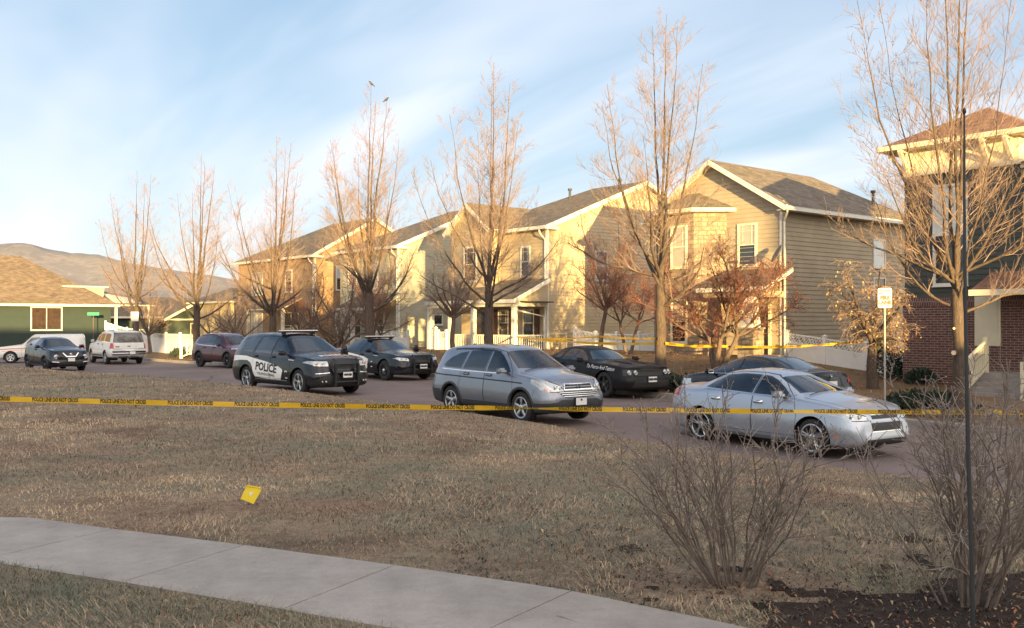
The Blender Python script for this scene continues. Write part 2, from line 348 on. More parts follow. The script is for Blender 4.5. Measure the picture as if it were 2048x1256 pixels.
grid_sheet('verge', list(np.arange(-60, 74, 1.0)), lambda s: [21.4, 22, 23, 24, 25, 26, 27, 28, 29, 30, 31, 33, 36, 45, 80], M['far_lawn'], gz)
grid_sheet('side_street', [73.9, 79.0], lambda s: [21.2, 50, 90], M['asphalt'], lambda s, t: -.12)
grid_sheet('far_verge', [79.1, 100, 200], lambda s: [-60, -20, 21, 50, 90], M['far_lawn'], lambda s, t: -.06)
mb = MB(); mb.face([(-9000, -3000, -.45), (9000, -3000, -.45), (9000, 9000, -.45), (-9000, 9000, -.45)], M['far_lawn'])
tag(mb.build('ground'), kind='structure')
def kerb(name, f, s0, s1, side):
    V = []; F = []; srange = list(np.arange(s0, s1, .75)); prof = [(0, -.2), (0, .13), (.02, .155), (.10, .16), (.10, -.2)]
    for s in srange:
        for a, z in prof: V.append(S(s, f(s) + side * a, z + road_z(s)))
    n = len(prof)
    for i in range(len(srange) - 1):
        for j in range(n - 1): F.append((i*n+j, i*n+j+1, (i+1)*n+j+1, (i+1)*n+j))
    mb = MB(); mb.mesh(V, F, M['kerb']); tag(mb.build(name), kind='structure')
kerb('kerb', curb_t, -40, 52, -1); kerb('kerb', lambda s: 21.2, -40, 73, 1)
def path():
    far = [at(px, py, .40) for px, py in ((-330, 1046), (-150, 1036), (0, 1034), (68, 1036), (227, 1058), (481, 1089), (765, 1127), (1115, 1176), (1500, 1256), (1900, 1352), (2400, 1500))]
    # resample evenly; the slabs are 1.48 m long, 1.28 m wide
    d = [0.0]
    for a, b in zip(far, far[1:]): d.append(d[-1] + (b - a).length)
    j0 = d[4]; stn = []
    k0 = -math.floor(j0 / 1.48)
    for k in range(int(k0), 12):
        u = j0 + k * 1.48
        if 0 <= u <= d[-1]: stn.append(u)
    def pt(u):
        u = min(max(u, 0), d[-1]); x = np.interp(u, d, [p.x for p in far]); y = np.interp(u, d, [p.y for p in far]); return Vector((x, y, 0))
    mb = MB()
    def cross(u):
        a = pt(u); e = (pt(u + .9) - pt(u - .9)).normalized(); n = Vector((e.y, -e.x, 0)); return a, a + n * 1.27
    for a, b in zip(stn, stn[1:]):
        us = np.linspace(a + .006, b - .006, 5); P = [cross(u) for u in us]; z = .405
        for (p, q), (p2, q2) in zip(P, P[1:]):
            mb.face([(p.x, p.y, z), (q.x, q.y, z), (q2.x, q2.y, z), (p2.x, p2.y, z)], M['concrete'])
            mb.face([(p.x, p.y, z), (p2.x, p2.y, z), (p2.x, p2.y, z - .1), (p.x, p.y, z - .1)], M['concrete'])
            mb.face([(q2.x, q2.y, z), (q.x, q.y, z), (q.x, q.y, z - .1), (q2.x, q2.y, z - .1)], M['concrete'])
        for (p, q) in (P[0], P[-1]): mb.face([(p.x, p.y, z), (q.x, q.y, z), (q.x, q.y, z - .1), (p.x, p.y, z - .1)], M['concrete'])
    tag(mb.build('sidewalk'), kind='structure')
    return lambda x, y: min((Vector((x, y, 0)) - (pt(u) + Vector((0, 0, 0)))).length for u in np.arange(0, d[-1], .25)), far, cross, d[-1]
_, path_far, path_cross, path_len = path()
_pf = np.array([[*path_cross(u)[0][:2], *path_cross(u)[1][:2]] for u in np.arange(0, path_len, .1)])
def on_path(x, y, pad=0.0):         # vectorised: is the point on the sidewalk
    m = np.zeros(len(x), bool)
    c = (_pf[:, :2] + _pf[:, 2:]) / 2; h = (_pf[:, 2:] - _pf[:, :2]) / 2; L = np.linalg.norm(h, axis=1)
    for i in range(len(c)):
        m |= (np.abs((x - c[i, 0]) * h[i, 0] + (y - c[i, 1]) * h[i, 1]) / L[i] < L[i] + pad) & (np.abs(-(x - c[i, 0]) * h[i, 1] + (y - c[i, 1]) * h[i, 0]) / L[i] < .12)
    return m
# ---------------------------------------------------------------- mountains
def mountains():
    t = NT('hazy_mountain_slope'); v = t.coord('Object', (.001, .001, .002)); f = t.noise(v, 4, 8, .7); g = t.noise(v, 22, 6, .75)
    c = t.ramp(f, [(.35, (.17, .165, .175)), (.55, (.21, .195, .195)), (.7, (.27, .235, .215))])  # slope tones paled and greyed to carry the distance haze
    t.set(Base_Color=t.mix(1.0, c, t.ramp(g, [(.3, (.78,) * 3), (.7, (1.25,) * 3)]), 'MULTIPLY'), Roughness=1.0)
    px = [-900, -500, -200, 0, 20, 40, 60, 90, 130, 170, 182, 195, 215, 240, 300, 380, 430, 480, 600, 760, 900, 1100, 1500, 2500]
    py = [520, 500, 497, 487, 485, 485, 488, 497, 503, 513, 516, 514, 519, 526, 533, 546, 552, 561, 580, 600, 615, 628, 638, 642]
    V = []; F = []; cols = np.arange(-900, 2500, 9.0); prof = [(3800, 0.0), (4200, .22), (4600, .42), (5000, .6), (5300, .78), (5550, .92), (5700, 1.0), (6000, .9), (6600, .6)]
    for x in cols:
        e = (643 - np.interp(x, px, py)) / 1950 * 5700
        for r, k in prof:
            X = (x - 1024) / 1950 * r; ns = noise.fractal(Vector((X * .0016, r * .0016, 0)), 1.0, 2.0, 5)
            w = 4 * k * (1.05 - k) if k < 1 else .06
            rg = 1 - abs(noise.noise(Vector((X * .0022, r * .0007, 2)))) * 2
            V.append((X, r, max(-5, e * k * (1 + .30 * ns * w + .22 * (rg - .5) * w) + CH + (5 * ns if k == 1 else 0))))
    n = len(prof)
    for i in range(len(cols) - 1):
        for j in range(n - 1): F.append((i*n+j, (i+1)*n+j, (i+1)*n+j+1, i*n+j+1))
    mb = MB(); mb.mesh(V, F, t.m); tag(mb.build('hills', smooth=True), kind='structure')
mountains()
# ---------------------------------------------------------------- houses
def clipz(poly, z0, z1):
    def half(P, sgn, z):
        out = []
        for i in range(len(P)):
            a, b = P[i], P[(i + 1) % len(P)]; da = sgn * (a[1] - z); db = sgn * (b[1] - z)
            if da >= 0: out.append(a)
            if (da > 0) != (db > 0) and abs(da - db) > 1e-9:
                k = da / (da - db); out.append((a[0] + (b[0] - a[0]) * k, z))
        return out
    P = half(poly, 1, z0)
    return half(P, -1, z1) if P else P
def wall(mb, o, d, poly, mat, ex=.18, lap=.022, flat=False):
    """poly in (u, z); o = (x, y) of u=0; d = unit (dx, dy); outside is on the right hand of d"""
    o = Vector((o[0], o[1], 0)); d = Vector((d[0], d[1], 0)).normalized(); n = Vector((d.y, -d.x, 0))
    if flat:
        mb.face([o + d * u + Vector((0, 0, z)) for u, z in poly], mat, [(u, z) for u, z in poly]); return
    z0 = min(p[1] for p in poly); z1 = max(p[1] for p in poly); k = z0
    while k < z1 - 1e-4:
        P = clipz(poly, k, k + ex)
        if len(P) >= 3:
            pos = lambda u, z: o + d * u + n * (lap * (1 - (z - k) / ex)) + Vector((0, 0, z))
            mb.face([pos(u, z) for u, z in P], mat)
            low = sorted([p for p in P if abs(p[1] - k) < 1e-5])
            if len(low) >= 2:
                a, b = low[0], low[-1]; A = pos(*a); B = pos(*b)
                mb.face([A, A - n * lap, B - n * lap, B], mat)
        k += ex
def frame_M(o, d, u, z, out=0.0):
    """local x along d, local y up, local z outwards"""
    d = Vector((d[0], d[1], 0)).normalized(); n = Vector((d.y, -d.x, 0)); p = Vector((o[0], o[1], 0)) + d * u + n * out + Vector((0, 0, z))
    return Matrix(((d.x, 0, n.x, p.x), (d.y, 0, n.y, p.y), (0, 1, 0, p.z), (0, 0, 0, 1)))
M['pane'] = mat_plain('window_pane', (.018, .022, .026), .06, .3, 2, 0, 0, 0, 1.0)
M['blind'] = mat_plain('window_blind', (.42, .36, .30), .35, .08, 3, 0, 0, 1.0)
M['pale_pane'] = mat_plain('pale_pane', (.50, .56, .58), .25, .1, 2, 0, 0, 1.0)
M['brown_pane'] = mat_plain('brown_pane', (.05, .034, .028), .15, .3, 3, 0, 0, 1.0)
def window(parent, o, d, u, z, w, h, style='hung', pane='pane', lower=None, trim=.09, tm='white_trim', sill=True, grid=True):
    """centre u, bottom z of the glass; frame is a part, panes are its sub-parts"""
    m = MB(); F = frame_M(o, d, u, z, .0); T = M[tm]
    m.box((-w/2-trim, -trim, .0), (-w/2, h+trim, .06), T, F); m.box((w/2, -trim, .0), (w/2+trim, h+trim, .06), T, F)
    m.box((-w/2, h, .0), (w/2, h+trim, .063), T, F); m.box((-w/2, -trim, .0), (w/2, 0, .063), T, F)
    if sill: m.box((-w/2-trim-.03, -trim-.035, 0), (w/2+trim+.03, -trim, .09), T, F)
    if style == 'hung':
        m.box((-w/2, h/2-.02, .02), (w/2, h/2+.02, .05), T, F)
        if grid:
            for k in (-.28, .28): m.box((k*w-.009, h/2+.02, .034), (k*w+.009, h, .041), T, F)
            m.box((-w/2, h*.86-.009, .035), (w/2, h*.86+.009, .042), T, F)
    elif style == 'slide': m.box((-.025, 0, .02), (.025, h, .05), T, F)
    elif style == 'pair': m.box((-.04, 0, .02), (.04, h, .055), T, F); m.box((-w/2, h*.5-.02, .02), (w/2, h*.5+.02, .05), T, F)
    f = m.build('window', parent)
    p = MB(); p.box((-w/2, (h/2 if lower else 0), .012), (w/2, h, .028), M[pane], F)
    if lower: p.box((-w/2, 0, .004), (w/2, h/2, .02), M[lower], F)
    p.build('pane', f); return f
def cornice(mb, pts, w, h, mat):
    for a, b in zip(pts, pts[1:]): mb.bar(a, b, w, h, mat)
def downpipe(parent, o, pts):
    m = MB(); m.tube(pts, .045, M['white_trim'], 8); m.build('downpipe', parent)
M['tan'] = mat_siding('tan_siding', (.37, .305, .215)); M['beige'] = mat_siding('beige_siding', (.45, .36, .23))
M['sage'] = mat_siding('sage_siding', (.38, .36, .275)); M['ochre'] = mat_siding('ochre_siding', (.36, .235, .125))
M['green'] = mat_siding('green_siding', (.020, .036, .032)); M['greygreen'] = mat_siding('grey_green_siding', (.050, .058, .052)); M['dgreen'] = mat_siding('dark_green_siding', (.03, .045, .035))
M['yellow'] = mat_siding('yellow_siding', (.50, .40, .22))
M['roof'] = mat_shingle('brown_shingles', (.145, .115, .085)); M['roof_red'] = mat_shingle('red_brown_shingles', (.22, .11, .07)); M['roof_tan'] = mat_shingle('tan_shingles', (.165, .122, .084))
M['brick'] = mat_brick('red_brick', (.095, .036, .03), (.15, .062, .048), (.24, .20, .18))
M['stone'] = mat_brick('stone_veneer', (.34, .26, .18), (.24, .175, .12), (.16, .13, .10), .34, .17, .016, .10)
M['shutter'] = mat_plain('brown_shutter', (.07, .03, .025), .6, .1, 4); M['dark_door'] = mat_plain('dark_doorway', (.006, .006, .007), .9, .1, 4)
M['red_door'] = mat_plain('dark_red_door', (.07, .012, .012), .4, .1, 4); M['lit'] = mat_emit('porch_lamp_glow', (1.0, .8, .4), 3.0)
def roof_plane(mb, pts, mat='roof'): mb.slab(pts, .09, M[mat], M['white_trim'])
def vent(parent, x, y, z, h=.6, r=.07):
    m = MB(); m.tube([(x, y, z - .3), (x, y, z + h)], r, M['grey_plastic'], 10); m.tube([(x, y, z + h - .06), (x, y, z + h + .05)], r * 1.7, M['grey_plastic'], 10); m.build('roof_vent', parent)
def gable_roof_hip(name, parent, w, dep, ze, za, ov, hip, ymin=0, mat='roof', fascia=True):
    """ridge along y, front gable at y=ymin, hipped at the back (hip length hip, 0 = gable)"""
    m = MB(); c = w / 2; k = (za - ze) / c; zo = ze - ov * k; f0 = ymin - ov; b0 = dep + ov
    rb = dep - hip if hip else b0
    roof_plane(m, [(-ov, f0, zo), (c, f0, za), (c, rb, za), (-ov, b0, zo)], mat); roof_plane(m, [(w + ov, f0, zo), (w + ov, b0, zo), (c, rb, za), (c, f0, za)], mat)
    if hip: roof_plane(m, [(-ov, b0, zo), (c, rb, za), (w + ov, b0, zo)], mat)
    r = m.build(name, parent)
    if fascia:
        f = MB()
        for s0, s1 in ((-ov, c), (w + ov, c)):
            a = Vector((s0, f0 - .02, zo - .13)); b = Vector((s1, f0 - .02, za - .13)); f.bar(a, b, .04, .15, M['white_trim'])
        # gutters along both eaves
        for x in (-ov - .05, w + ov + .05): f.bar((x, f0, zo - .12), (x, b0, zo - .12), .11, .13, M['white_trim'])
        # soffit boards
        f.box((w + .005, ymin - ov + .02, zo - .17), (w + ov - .005, b0 - .02, zo - .15), M['white_trim']); f.box((-ov + .005, ymin - ov + .02, zo - .17), (-.005, b0 - .02, zo - .15), M['white_trim'])
        f.build('fascia', r)
    return r
# --- near tan house with the stone bay ---------------------------------------------------
def tan_house():
    z0 = .66; W = 6.8; D = 10.6; ze = 6.42; za = 8.45
    h = thing('house', 'tan lap-sided two-storey house with a stone bay turret, a porch and a satellite dish', 'house', S(29.65, 33.3, z0), ROT)
    b = MB(); T = M['tan']
    wall(b, (0, 0), (1, 0), [(0, -.6), (W, -.6), (W, ze), (W/2, za - .05), (0, ze)], T)
    wall(b, (W, 0), (0, 1), [(0, -.9), (D, -.9), (D, ze), (0, ze)], T)
    wall(b, (W, D), (-1, 0), [(0, -.6), (W, -.6), (W, ze), (0, ze)], T); wall(b, (0, D), (0, -1), [(0, -.6), (D, -.6), (D, ze), (0, ze)], T)
    for x, y in ((W + .002, -.002),): b.box((x - .09, y - .035, -.6), (x + .035, y + .09, ze), M['tan']); 
    b.box((W + .036, .0, -.6), (W + .045, .12, ze - .02), M['white_trim']); b.box((W - .12, -.045, -.6), (W - .0, -.036, ze - .02), M['white_trim'])
    b.build('wall', h)
    gable_roof_hip('roof', h, W, D, ze, za, .42, 3.3)
    # stone bay: four faces of an octagon, two storeys
    B = MB(); x0 = .55; x1 = 4.05; q = .95; dp = 1.0; cx = (x0 + x1) / 2
    P = [(x0, 0), (x0 + q, -dp), (x1 - q, -dp), (x1, 0)]; zb = ze - .12
    for a, c in zip(P, P[1:]):
        L = math.hypot(c[0] - a[0], c[1] - a[1]); wall(B, a, (c[0] - a[0], c[1] - a[1]), [(0, -.6), (L, -.6), (L, zb), (0, zb)], M['stone'], flat=True)
    B.build('stone_bay', h)
    for i, (a, c) in enumerate(zip(P, P[1:])):
        L = math.hypot(c[0] - a[0], c[1] - a[1]); d = (c[0] - a[0], c[1] - a[1])
        if i < 2:
            window(h, a, d, L/2, 3.95, .72, 1.65, pane='blind' if i else 'brown_pane', tm='cream_trim'); window(h, a, d, L/2, .75, .72, 1.7, pane='blind', lower='pane', tm='cream_trim')
    rb = MB(); e = .42; zr = zb + .05; apex = (cx, .55, zb + 1.15)
    E = [(x0 - e, .5), (x0 - e, 0 - .05), (x0 + q - e*.5, -dp - e), (x1 - q + e*.5, -dp - e), (x1 + e, -.05), (x1 + e, .5)]
    for a, c in zip(E, E[1:]): rb.slab([(a[0], a[1], zr), (c[0], c[1], zr), apex], .06, M['roof'], M['cream_trim'])
    r = rb.build('bay_roof', h); g = MB()
    for a, c in zip(E, E[1:]): g.bar((a[0], a[1], zr - .09), (c[0], c[1], zr - .09), .12, .15, M['cream_trim'])
    g.face([(x, y, zr - .17) for x, y in E], M['cream_trim']); g.build('gutter', r)
    window(h, (0, 0), (1, 0), 5.1, 3.95, .78, 1.6, pane='blind', lower='pane', tm='cream_trim')
    # porch: shed roof over the door, tapered column on a stone pier
    p = MB(); p.slab([(3.9, -1.75, 2.95), (W + .45, -1.75, 2.95), (W + .45, -.0, 3.75), (3.9, -.0, 3.75)], .08, M['roof'], M['cream_trim'])
    p.bar((3.9, -1.8, 2.85), (W + .5, -1.8, 2.85), .1, .16, M['white_trim']); p.bar((W + .47, -1.8, 2.86), (W + .47, 0, 3.66), .05, .17, M['white_trim'])
    p.box((4.1, -1.62, 2.55), (W + .1, -1.45, 2.80), M['tan']); p.box((W - .05, -1.45, 2.55), (W + .1, -.02, 2.80), M['tan'])
    pr = p.build('porch_roof', h)
    c = MB(); cx2 = W - .45; Mx = Matrix.Translation((cx2, -1.5, 0))
    wall(c, (cx2 - .36, -1.86), (1, 0), [(0, -.5), (.72, -.5), (.72, 1.3), (0, 1.3)], M['stone'], flat=True); wall(c, (cx2 + .36, -1.86), (0, 1), [(0, -.5), (.72, -.5), (.72, 1.3), (0, 1.3)], M['stone'], flat=True)
    wall(c, (cx2 - .36, -1.14), (0, -1), [(0, -.5), (.72, -.5), (.72, 1.3), (0, 1.3)], M['stone'], flat=True)
    c.box((-.4, -.4, 1.3), (.4, .4, 1.36), M['kerb'], Mx); V = []
    for z, r_ in ((1.36, .28), (2.56, .19)):
        V += [(cx2 - r_, -1.5 - r_, z), (cx2 + r_, -1.5 - r_, z), (cx2 + r_, -1.5 + r_, z), (cx2 - r_, -1.5 + r_, z)]
    c.mesh(V, [(0, 1, 5, 4), (1, 2, 6, 5), (2, 3, 7, 6), (3, 0, 4, 7)], M['white_trim']); c.build('porch_column', h)
    st = MB(); st.box((4.3, -2.0, -.5), (W + .1, -.03, .02), M['kerb']); st.box((4.9, -2.35, -.5), (6.2, -2.0, -.14), M['kerb']); st.build('porch_floor', h)
    d = MB(); d.box((5.25, -.06, .05), (6.15, -.03, 2.2), M['dark_door']); d.box((5.13, -.08, .02), (5.25, -.03, 2.3), M['cream_trim']); d.box((6.15, -.08, .02), (6.27, -.03, 2.3), M['cream_trim']); d.build('door', h)
    l = MB(); l.tube([(4.75, -.16, 2.0), (4.75, -.16, 2.16)], .06, M['lit'], 10); l.bar((4.75, 0, 2.22), (4.75, -.2, 2.22), .05, .04, M['black_plastic']); l.build('porch_lamp', h)
    window(h, (W, 0), (0, 1), 7.3, 4.05, .9, 1.15, 'none', 'pale_pane', trim=.07); window(h, (W, 0), (0, 1), 7.3, 2.55, .9, .95, 'none', 'pane', trim=.07)
    downpipe(h, None, [(W + .42, -.35, ze - .22), (W + .42, -.3, ze - .5), (W + .12, -.06, ze - .85), (W + .12, -.06, -.4)])
    vent(h, W - 1.0, 8.6, ze + .45, .75); return h
tan_house()
def dish():
    h = thing('satellite_dish', 'grey satellite dish on a bracket at the front corner of the tan house', 'satellite dish', S(29.65 - 6.9, 33.3 - .45, .66 + 3.65), ROT)
    m = MB(); g = M['grey_dish'] = mat_plain('dish_grey', (.13, .135, .14), .5, .1, 6); Mx = Matrix.Rotation(R(-62), 4, 'X') @ Matrix.Rotation(0, 4, 'Z')
    F = Matrix.Translation((0, -.1, .62)) @ Matrix.Rotation(R(-40), 4, 'Z') @ Matrix.Rotation(R(62), 4, 'X')
    m.lathe([(0, -.09), (.12, -.082), (.24, -.055), (.35, -.012), (.39, .012), (.385, .02), (.34, -.002), (.23, -.045), (.1, -.075), (0, -.082)], g, 28, F); m.build('reflector', h, True)
    a = MB(); a.tube([(0, 0, 0), (0, 0, .35), (0, -.08, .58)], .025, M['grey_plastic'], 8); a.tube([(.3, .1, 0), (0, 0, .4)], .014, M['grey_plastic'], 6); a.tube([(-.3, .1, 0), (0, 0, .4)], .014, M['grey_plastic'], 6); a.box((-.12, -.1, -.03), (.12, .1, .0), M['grey_plastic']); a.build('mount', h)
    b = MB(); q = [F @ Vector((0, -.36, 0)), F @ Vector((0, -.34, .38))]; b.tube(q, .014, M['grey_plastic'], 6); b.box((-.1, -.04, -.04), (.1, .04, .06), M['grey_dish'], Matrix.Translation(F @ Vector((0, -.3, .42)))); b.build('feed_arm', h)
dish()
# --- beige house -------------------------------------------------------------------------
def side_gable_house(name_label, sL, tF, z0, W, D, ze, za, mat, ov=.4, hipL=0, ap=None, roofmat='roof', front=True):
    """ridge along x (parallel to the street); right gable seen; hipL = hip length at the left end"""
    h = thing('house', name_label, 'house', S(sL, tF, z0), ROT); b = MB(); T = M[mat]; ap = ap or D / 2
    wall(b, (0, 0), (1, 0), [(0, -.6), (W, -.6), (W, ze), (0, ze)], T); wall(b, (W, 0), (0, 1), [(0, -.6), (D, -.6), (D, ze), (ap, za - .04), (0, ze)], T)
    wall(b, (W, D), (-1, 0), [(0, -.6), (W, -.6), (W, ze), (0, ze)], T); wall(b, (0, D), (0, -1), [(0, -.6), (D, -.6), (D, ze)] + ([] if hipL else [(D - ap, za - .04)]) + [(0, ze)], T)
    b.box((W - .1, -.045, -.6), (W + .035, -.036, ze - .02), M['white_trim']); b.box((W + .036, -.035, -.6), (W + .045, .1, ze - .02), M['white_trim'])
    b.build('wall', h)
    k = (za - ze) / ap; zo = ze - ov * k; zob = ze - ov * (za - ze) / (D - ap); m = MB(); rl = hipL if hipL else -ov
    roof_plane(m, [(-ov, -ov, zo), (W + ov, -ov, zo), (W + ov, ap, za), (rl, ap, za)], roofmat); roof_plane(m, [(-ov, D + ov, zob), (rl, ap, za), (W + ov, ap, za), (W + ov, D + ov, zob)], roofmat)
    if hipL: roof_plane(m, [(-ov, -ov, zo), (rl, ap, za), (-ov, D + ov, zob)], roofmat)
    r = m.build('roof', h); f = MB()
    f.bar((-ov, -ov - .05, zo - .12), (W + ov, -ov - .05, zo - .12), .11, .13, M['white_trim'])
    for y0, z_ in ((-ov, zo), (D + ov, zob)): f.bar((W + ov + .02, y0, z_ - .13), (W + ov + .02, ap, za - .13), .04, .22, M['white_trim'])
    f.box((0, -ov + .02, zo - .17), (W + ov - .01, -.005, zo - .15), M['white_trim']); f.box((W, -ov - .02, zo - .19), (W + ov, .5, zo - .05), M['white_trim'])
    f.build('fascia', r)
    downpipe(h, None, [(W - .15, -.42, zo - .2), (W - .12, -.36, zo - .4), (W - .05, -.08, zo - .7), (W - .05, -.08, -.5)])
    return h
def railing(parent, a, b, n, h=.85, name='railing'):
    m = MB(); a = Vector(a); b = Vector(b); u = Vector((0, 0, 1))
    m.bar(a + u * h, b + u * h, .07, .06, M['white_trim']); m.bar(a + u * .1, b + u * .1, .05, .05, M['white_trim'])
    for i in range(n + 1):
        p = a.lerp(b, i / n); m.bar(p + u * .1, p + u * h, .035, .035, M['white_trim'])
    return m.build(name, parent)
def beige_house():
    ze = 6.68; za = 9.45; W = 7.2; z0 = .6
    h = side_gable_house('beige two-storey house with a white-railed porch and a small front gable', 44.1, 33.3, z0, W, 14.2, ze, za, 'beige', ap=7.1, hipL=3.4)
    # projecting front gable at the left
    b = MB(); gx0 = .1; gx1 = 3.5; yv = -.75; c = (gx0 + gx1) / 2; zt = ze + 1.45; zg = ze + .15
    wall(b, (gx0, yv), (1, 0), [(0, 2.6), (gx1 - gx0, 2.6), (gx1 - gx0, zg), (c - gx0, zt), (0, zg)], M['beige']); wall(b, (gx1, yv), (0, 1), [(0, 2.6), (.75, 2.6), (.75, zg), (0, zg)], M['beige']); wall(b, (gx0, 0), (0, -1), [(0, 2.6), (.75, 2.6), (.75, zg), (0, zg)], M['beige'])
    b.build('front_gable', h); r = MB(); o = .35; kk = (zt - zg) / (c - gx0); zl = zg - o * kk
    r.slab([(gx0 - o, yv - o, zl), (c, yv - o, zt), (c, 5.2, zt), (gx0 - o, 3.2, zl)], .08, M['roof'], M['white_trim']); r.slab([(gx1 + o, yv - o, zl), (gx1 + o, 3.2, zl), (c, 5.2, zt), (c, yv - o, zt)], .08, M['roof'], M['white_trim'])
    rr = r.build('gable_roof', h); f = MB()
    for x in (gx0 - o, gx1 + o): f.bar((x, yv - o - .02, zl - .12), (c, yv - o - .02, zt - .12), .04, .2, M['white_trim'])
    f.build('fascia', rr)
    window(h, (gx0, yv), (1, 0), 1.7, 3.9, 1.0, 1.75, 'hung', 'brown_pane'); window(h, (0, 0), (1, 0), 5.55, 4.05, .6, 1.45, 'hung', 'brown_pane')
    window(h, (W, 0), (0, 1), 3.9, 3.9, .8, 1.45, pane='brown_pane'); window(h, (W, 0), (0, 1), 9.1, 4.0, .8, 1.45, pane='brown_pane'); window(h, (W, 0), (0, 1), 9.5, .95, 1.7, 1.5, 'pair', 'pane')
    # porch
    p = MB(); p.slab([(-.2, -2.35, 2.75), (W + .25, -2.35, 2.75), (W + .25, -.02, 3.85), (-.2, -.02, 3.85)], .08, M['roof'], M['white_trim'])
    p.bar((-.2, -2.4, 2.65), (W + .3, -2.4, 2.65), .1, .17, M['white_trim']); p.bar((W + .27, -2.4, 2.66), (W + .27, -.02, 3.76), .05, .2, M['white_trim'])
    p.box((W - .05, -2.25, 2.4), (W + .16, -.03, 2.6), M['white_trim']); p.box((-.1, -2.25, 2.4), (W - .06, -2.1, 2.58), M['white_trim'])
    p.face([(W + .12, -2.2, 2.6), (W + .12, -.03, 2.6), (W + .12, -.03, 3.62)], M['beige']); p.box((W - .1, -1.9, 2.6), (W + .62, -.1, 2.66), M['roof']); p.build('porch_roof', h)
    for x in (W - .0, 3.9, 1.9, -.05):
        c_ = MB(); c_.box((x - .11, -2.28, -.4), (x + .11, -2.06, 2.4), M['white_trim']); c_.build('porch_post', h)
    st = MB(); st.box((-.1, -2.3, -.6), (W + .1, -.03, .0), M['kerb']); st.build('porch_floor', h)
    railing(h, (W, -2.17, .1), (3.95, -2.17, .1), 22); railing(h, (3.75, -2.17, .1), (2.0, -2.17, .1), 12); railing(h, (W, -2.1, .1), (W, -.1, .1), 14)
    st = MB(); wall(st, (0, -.04), (1, 0), [(0, 0), (W, 0), (W, .9), (0, .9)], M['stone'], flat=True); st.build('stone_base', h)
    window(h, (0, -.04), (1, 0), 5.85, .95, .75, 1.25, pane='pane'); 
    for x in (6.5, 4.4, 3.2): s_ = MB(); s_.box((x - .18, -.10, .9), (x + .18, -.05, 2.3), M['shutter']); s_.build('shutter', h)
    window(h, (0, -.04), (1, 0), 3.8, .95, .75, 1.25, pane='brown_pane'); d = MB(); d.box((1.3, -.09, 0), (2.25, -.05, 2.1), M['brown_pane']); d.box((1.18, -.1, 0), (1.3, -.05, 2.2), M['white_trim']); d.box((2.25, -.1, 0), (2.37, -.05, 2.2), M['white_trim']); d.build('door', h)
    downpipe(h, None, [(W + .02, -2.3, 2.5), (W + .1, -2.0, 2.2), (W + .06, -.25, 1.9), (W + .06, -.2, -.4)])
    m = MB(); m.tube([(W + .08, .1, -.4), (W + .08, .1, 1.0), (W + .08, 1.3, 1.0), (W + .08, 1.3, -.2)], .03, M['white_trim'], 6); m.build('conduit', h)
    vent(h, 3.3, 5.3, za - .75, .55); vent(h, 6.6, 6.0, za - .45, .5)
beige_house()
def sage_house():
    ze = 6.6; za = 9.3; W = 7.0
    h = side_gable_house('pale grey-green house between the beige house and the orange-brown one', 57.6, 33.3, .5, W, 13.0, ze, za, 'sage', ap=6.5, hipL=3.6)
    window(h, (0, 0), (1, 0), 4.2, 3.9, .9, 1.6, pane='blind'); window(h, (0, 0), (1, 0), 1.6, 3.9, .9, 1.6, pane='blind')
    window(h, (W, 0), (0, 1), 3.0, 1.6, .6, .55, 'none', 'pane'); window(h, (W, 0), (0, 1), 6.0, 4.0, .8, 1.4, pane='brown_pane')
    window(h, (0, 0), (1, 0), 5.0, .7, .8, 1.6, pane='pane'); window(h, (0, 0), (1, 0), 1.9, .7, 1.5, 1.6, 'pair', 'pane')
    p = MB(); p.slab([(2.5, -1.9, 2.6), (W + .3, -1.9, 2.6), (W + .3, -.02, 3.5), (2.5, -.02, 3.5)], .08, M['roof'], M['white_trim']); p.bar((2.5, -1.95, 2.5), (W + .35, -1.95, 2.5), .1, .16, M['white_trim']); p.bar((W + .32, -1.95, 2.5), (W + .32, 0, 3.4), .05, .18, M['white_trim']); p.build('porch_roof', h)
    for x in (W + .05, 4.6, 2.7): c_ = MB(); c_.box((x - .1, -1.9, -.5), (x + .1, -1.7, 2.45), M['white_trim']); c_.build('porch_post', h)
sage_house()
def ochre_house():
    ze = 6.7; za = 9.4; W = 12.4
    h = side_gable_house('orange-brown two-storey house farthest along the row, behind dense small trees', 73.6, 33.3, .45, W, 9.6, ze, za, 'ochre', ap=4.8, hipL=6.6)
    window(h, (0, 0), (1, 0), 3.4, 3.9, 1.7, 1.6, 'pair', 'blind', tm='cream_trim'); window(h, (0, 0), (1, 0), 8.6, 4.0, .9, 1.5, pane='brown_pane', tm='cream_trim')
    window(h, (W, 0), (0, 1), 2.2, 4.1, .85, 1.6, pane='pale_pane', lower='brown_pane'); window(h, (0, 0), (1, 0), 9.0, .6, 2.0, 1.8, 'pair', 'pane', tm='cream_trim'); window(h, (0, 0), (1, 0), 3.4, .6, 1.7, 1.8, 'pair', 'blind', tm='cream_trim')
    window(h, (W, 0), (0, 1), 2.6, .7, .8, 1.6, pane='pane')
    p = MB(); p.slab([(4.6, -1.6, 2.7), (10.6, -1.6, 2.7), (10.6, -.02, 3.5), (4.6, -.02, 3.5)], .08, M['roof'], M['cream_trim']); p.build('porch_roof', h)
    for x in (4.8, 10.4): c_ = MB(); c_.box((x - .1, -1.5, -.5), (x + .1, -1.3, 2.65), M['cream_trim']); c_.build('porch_post', h)
ochre_house()
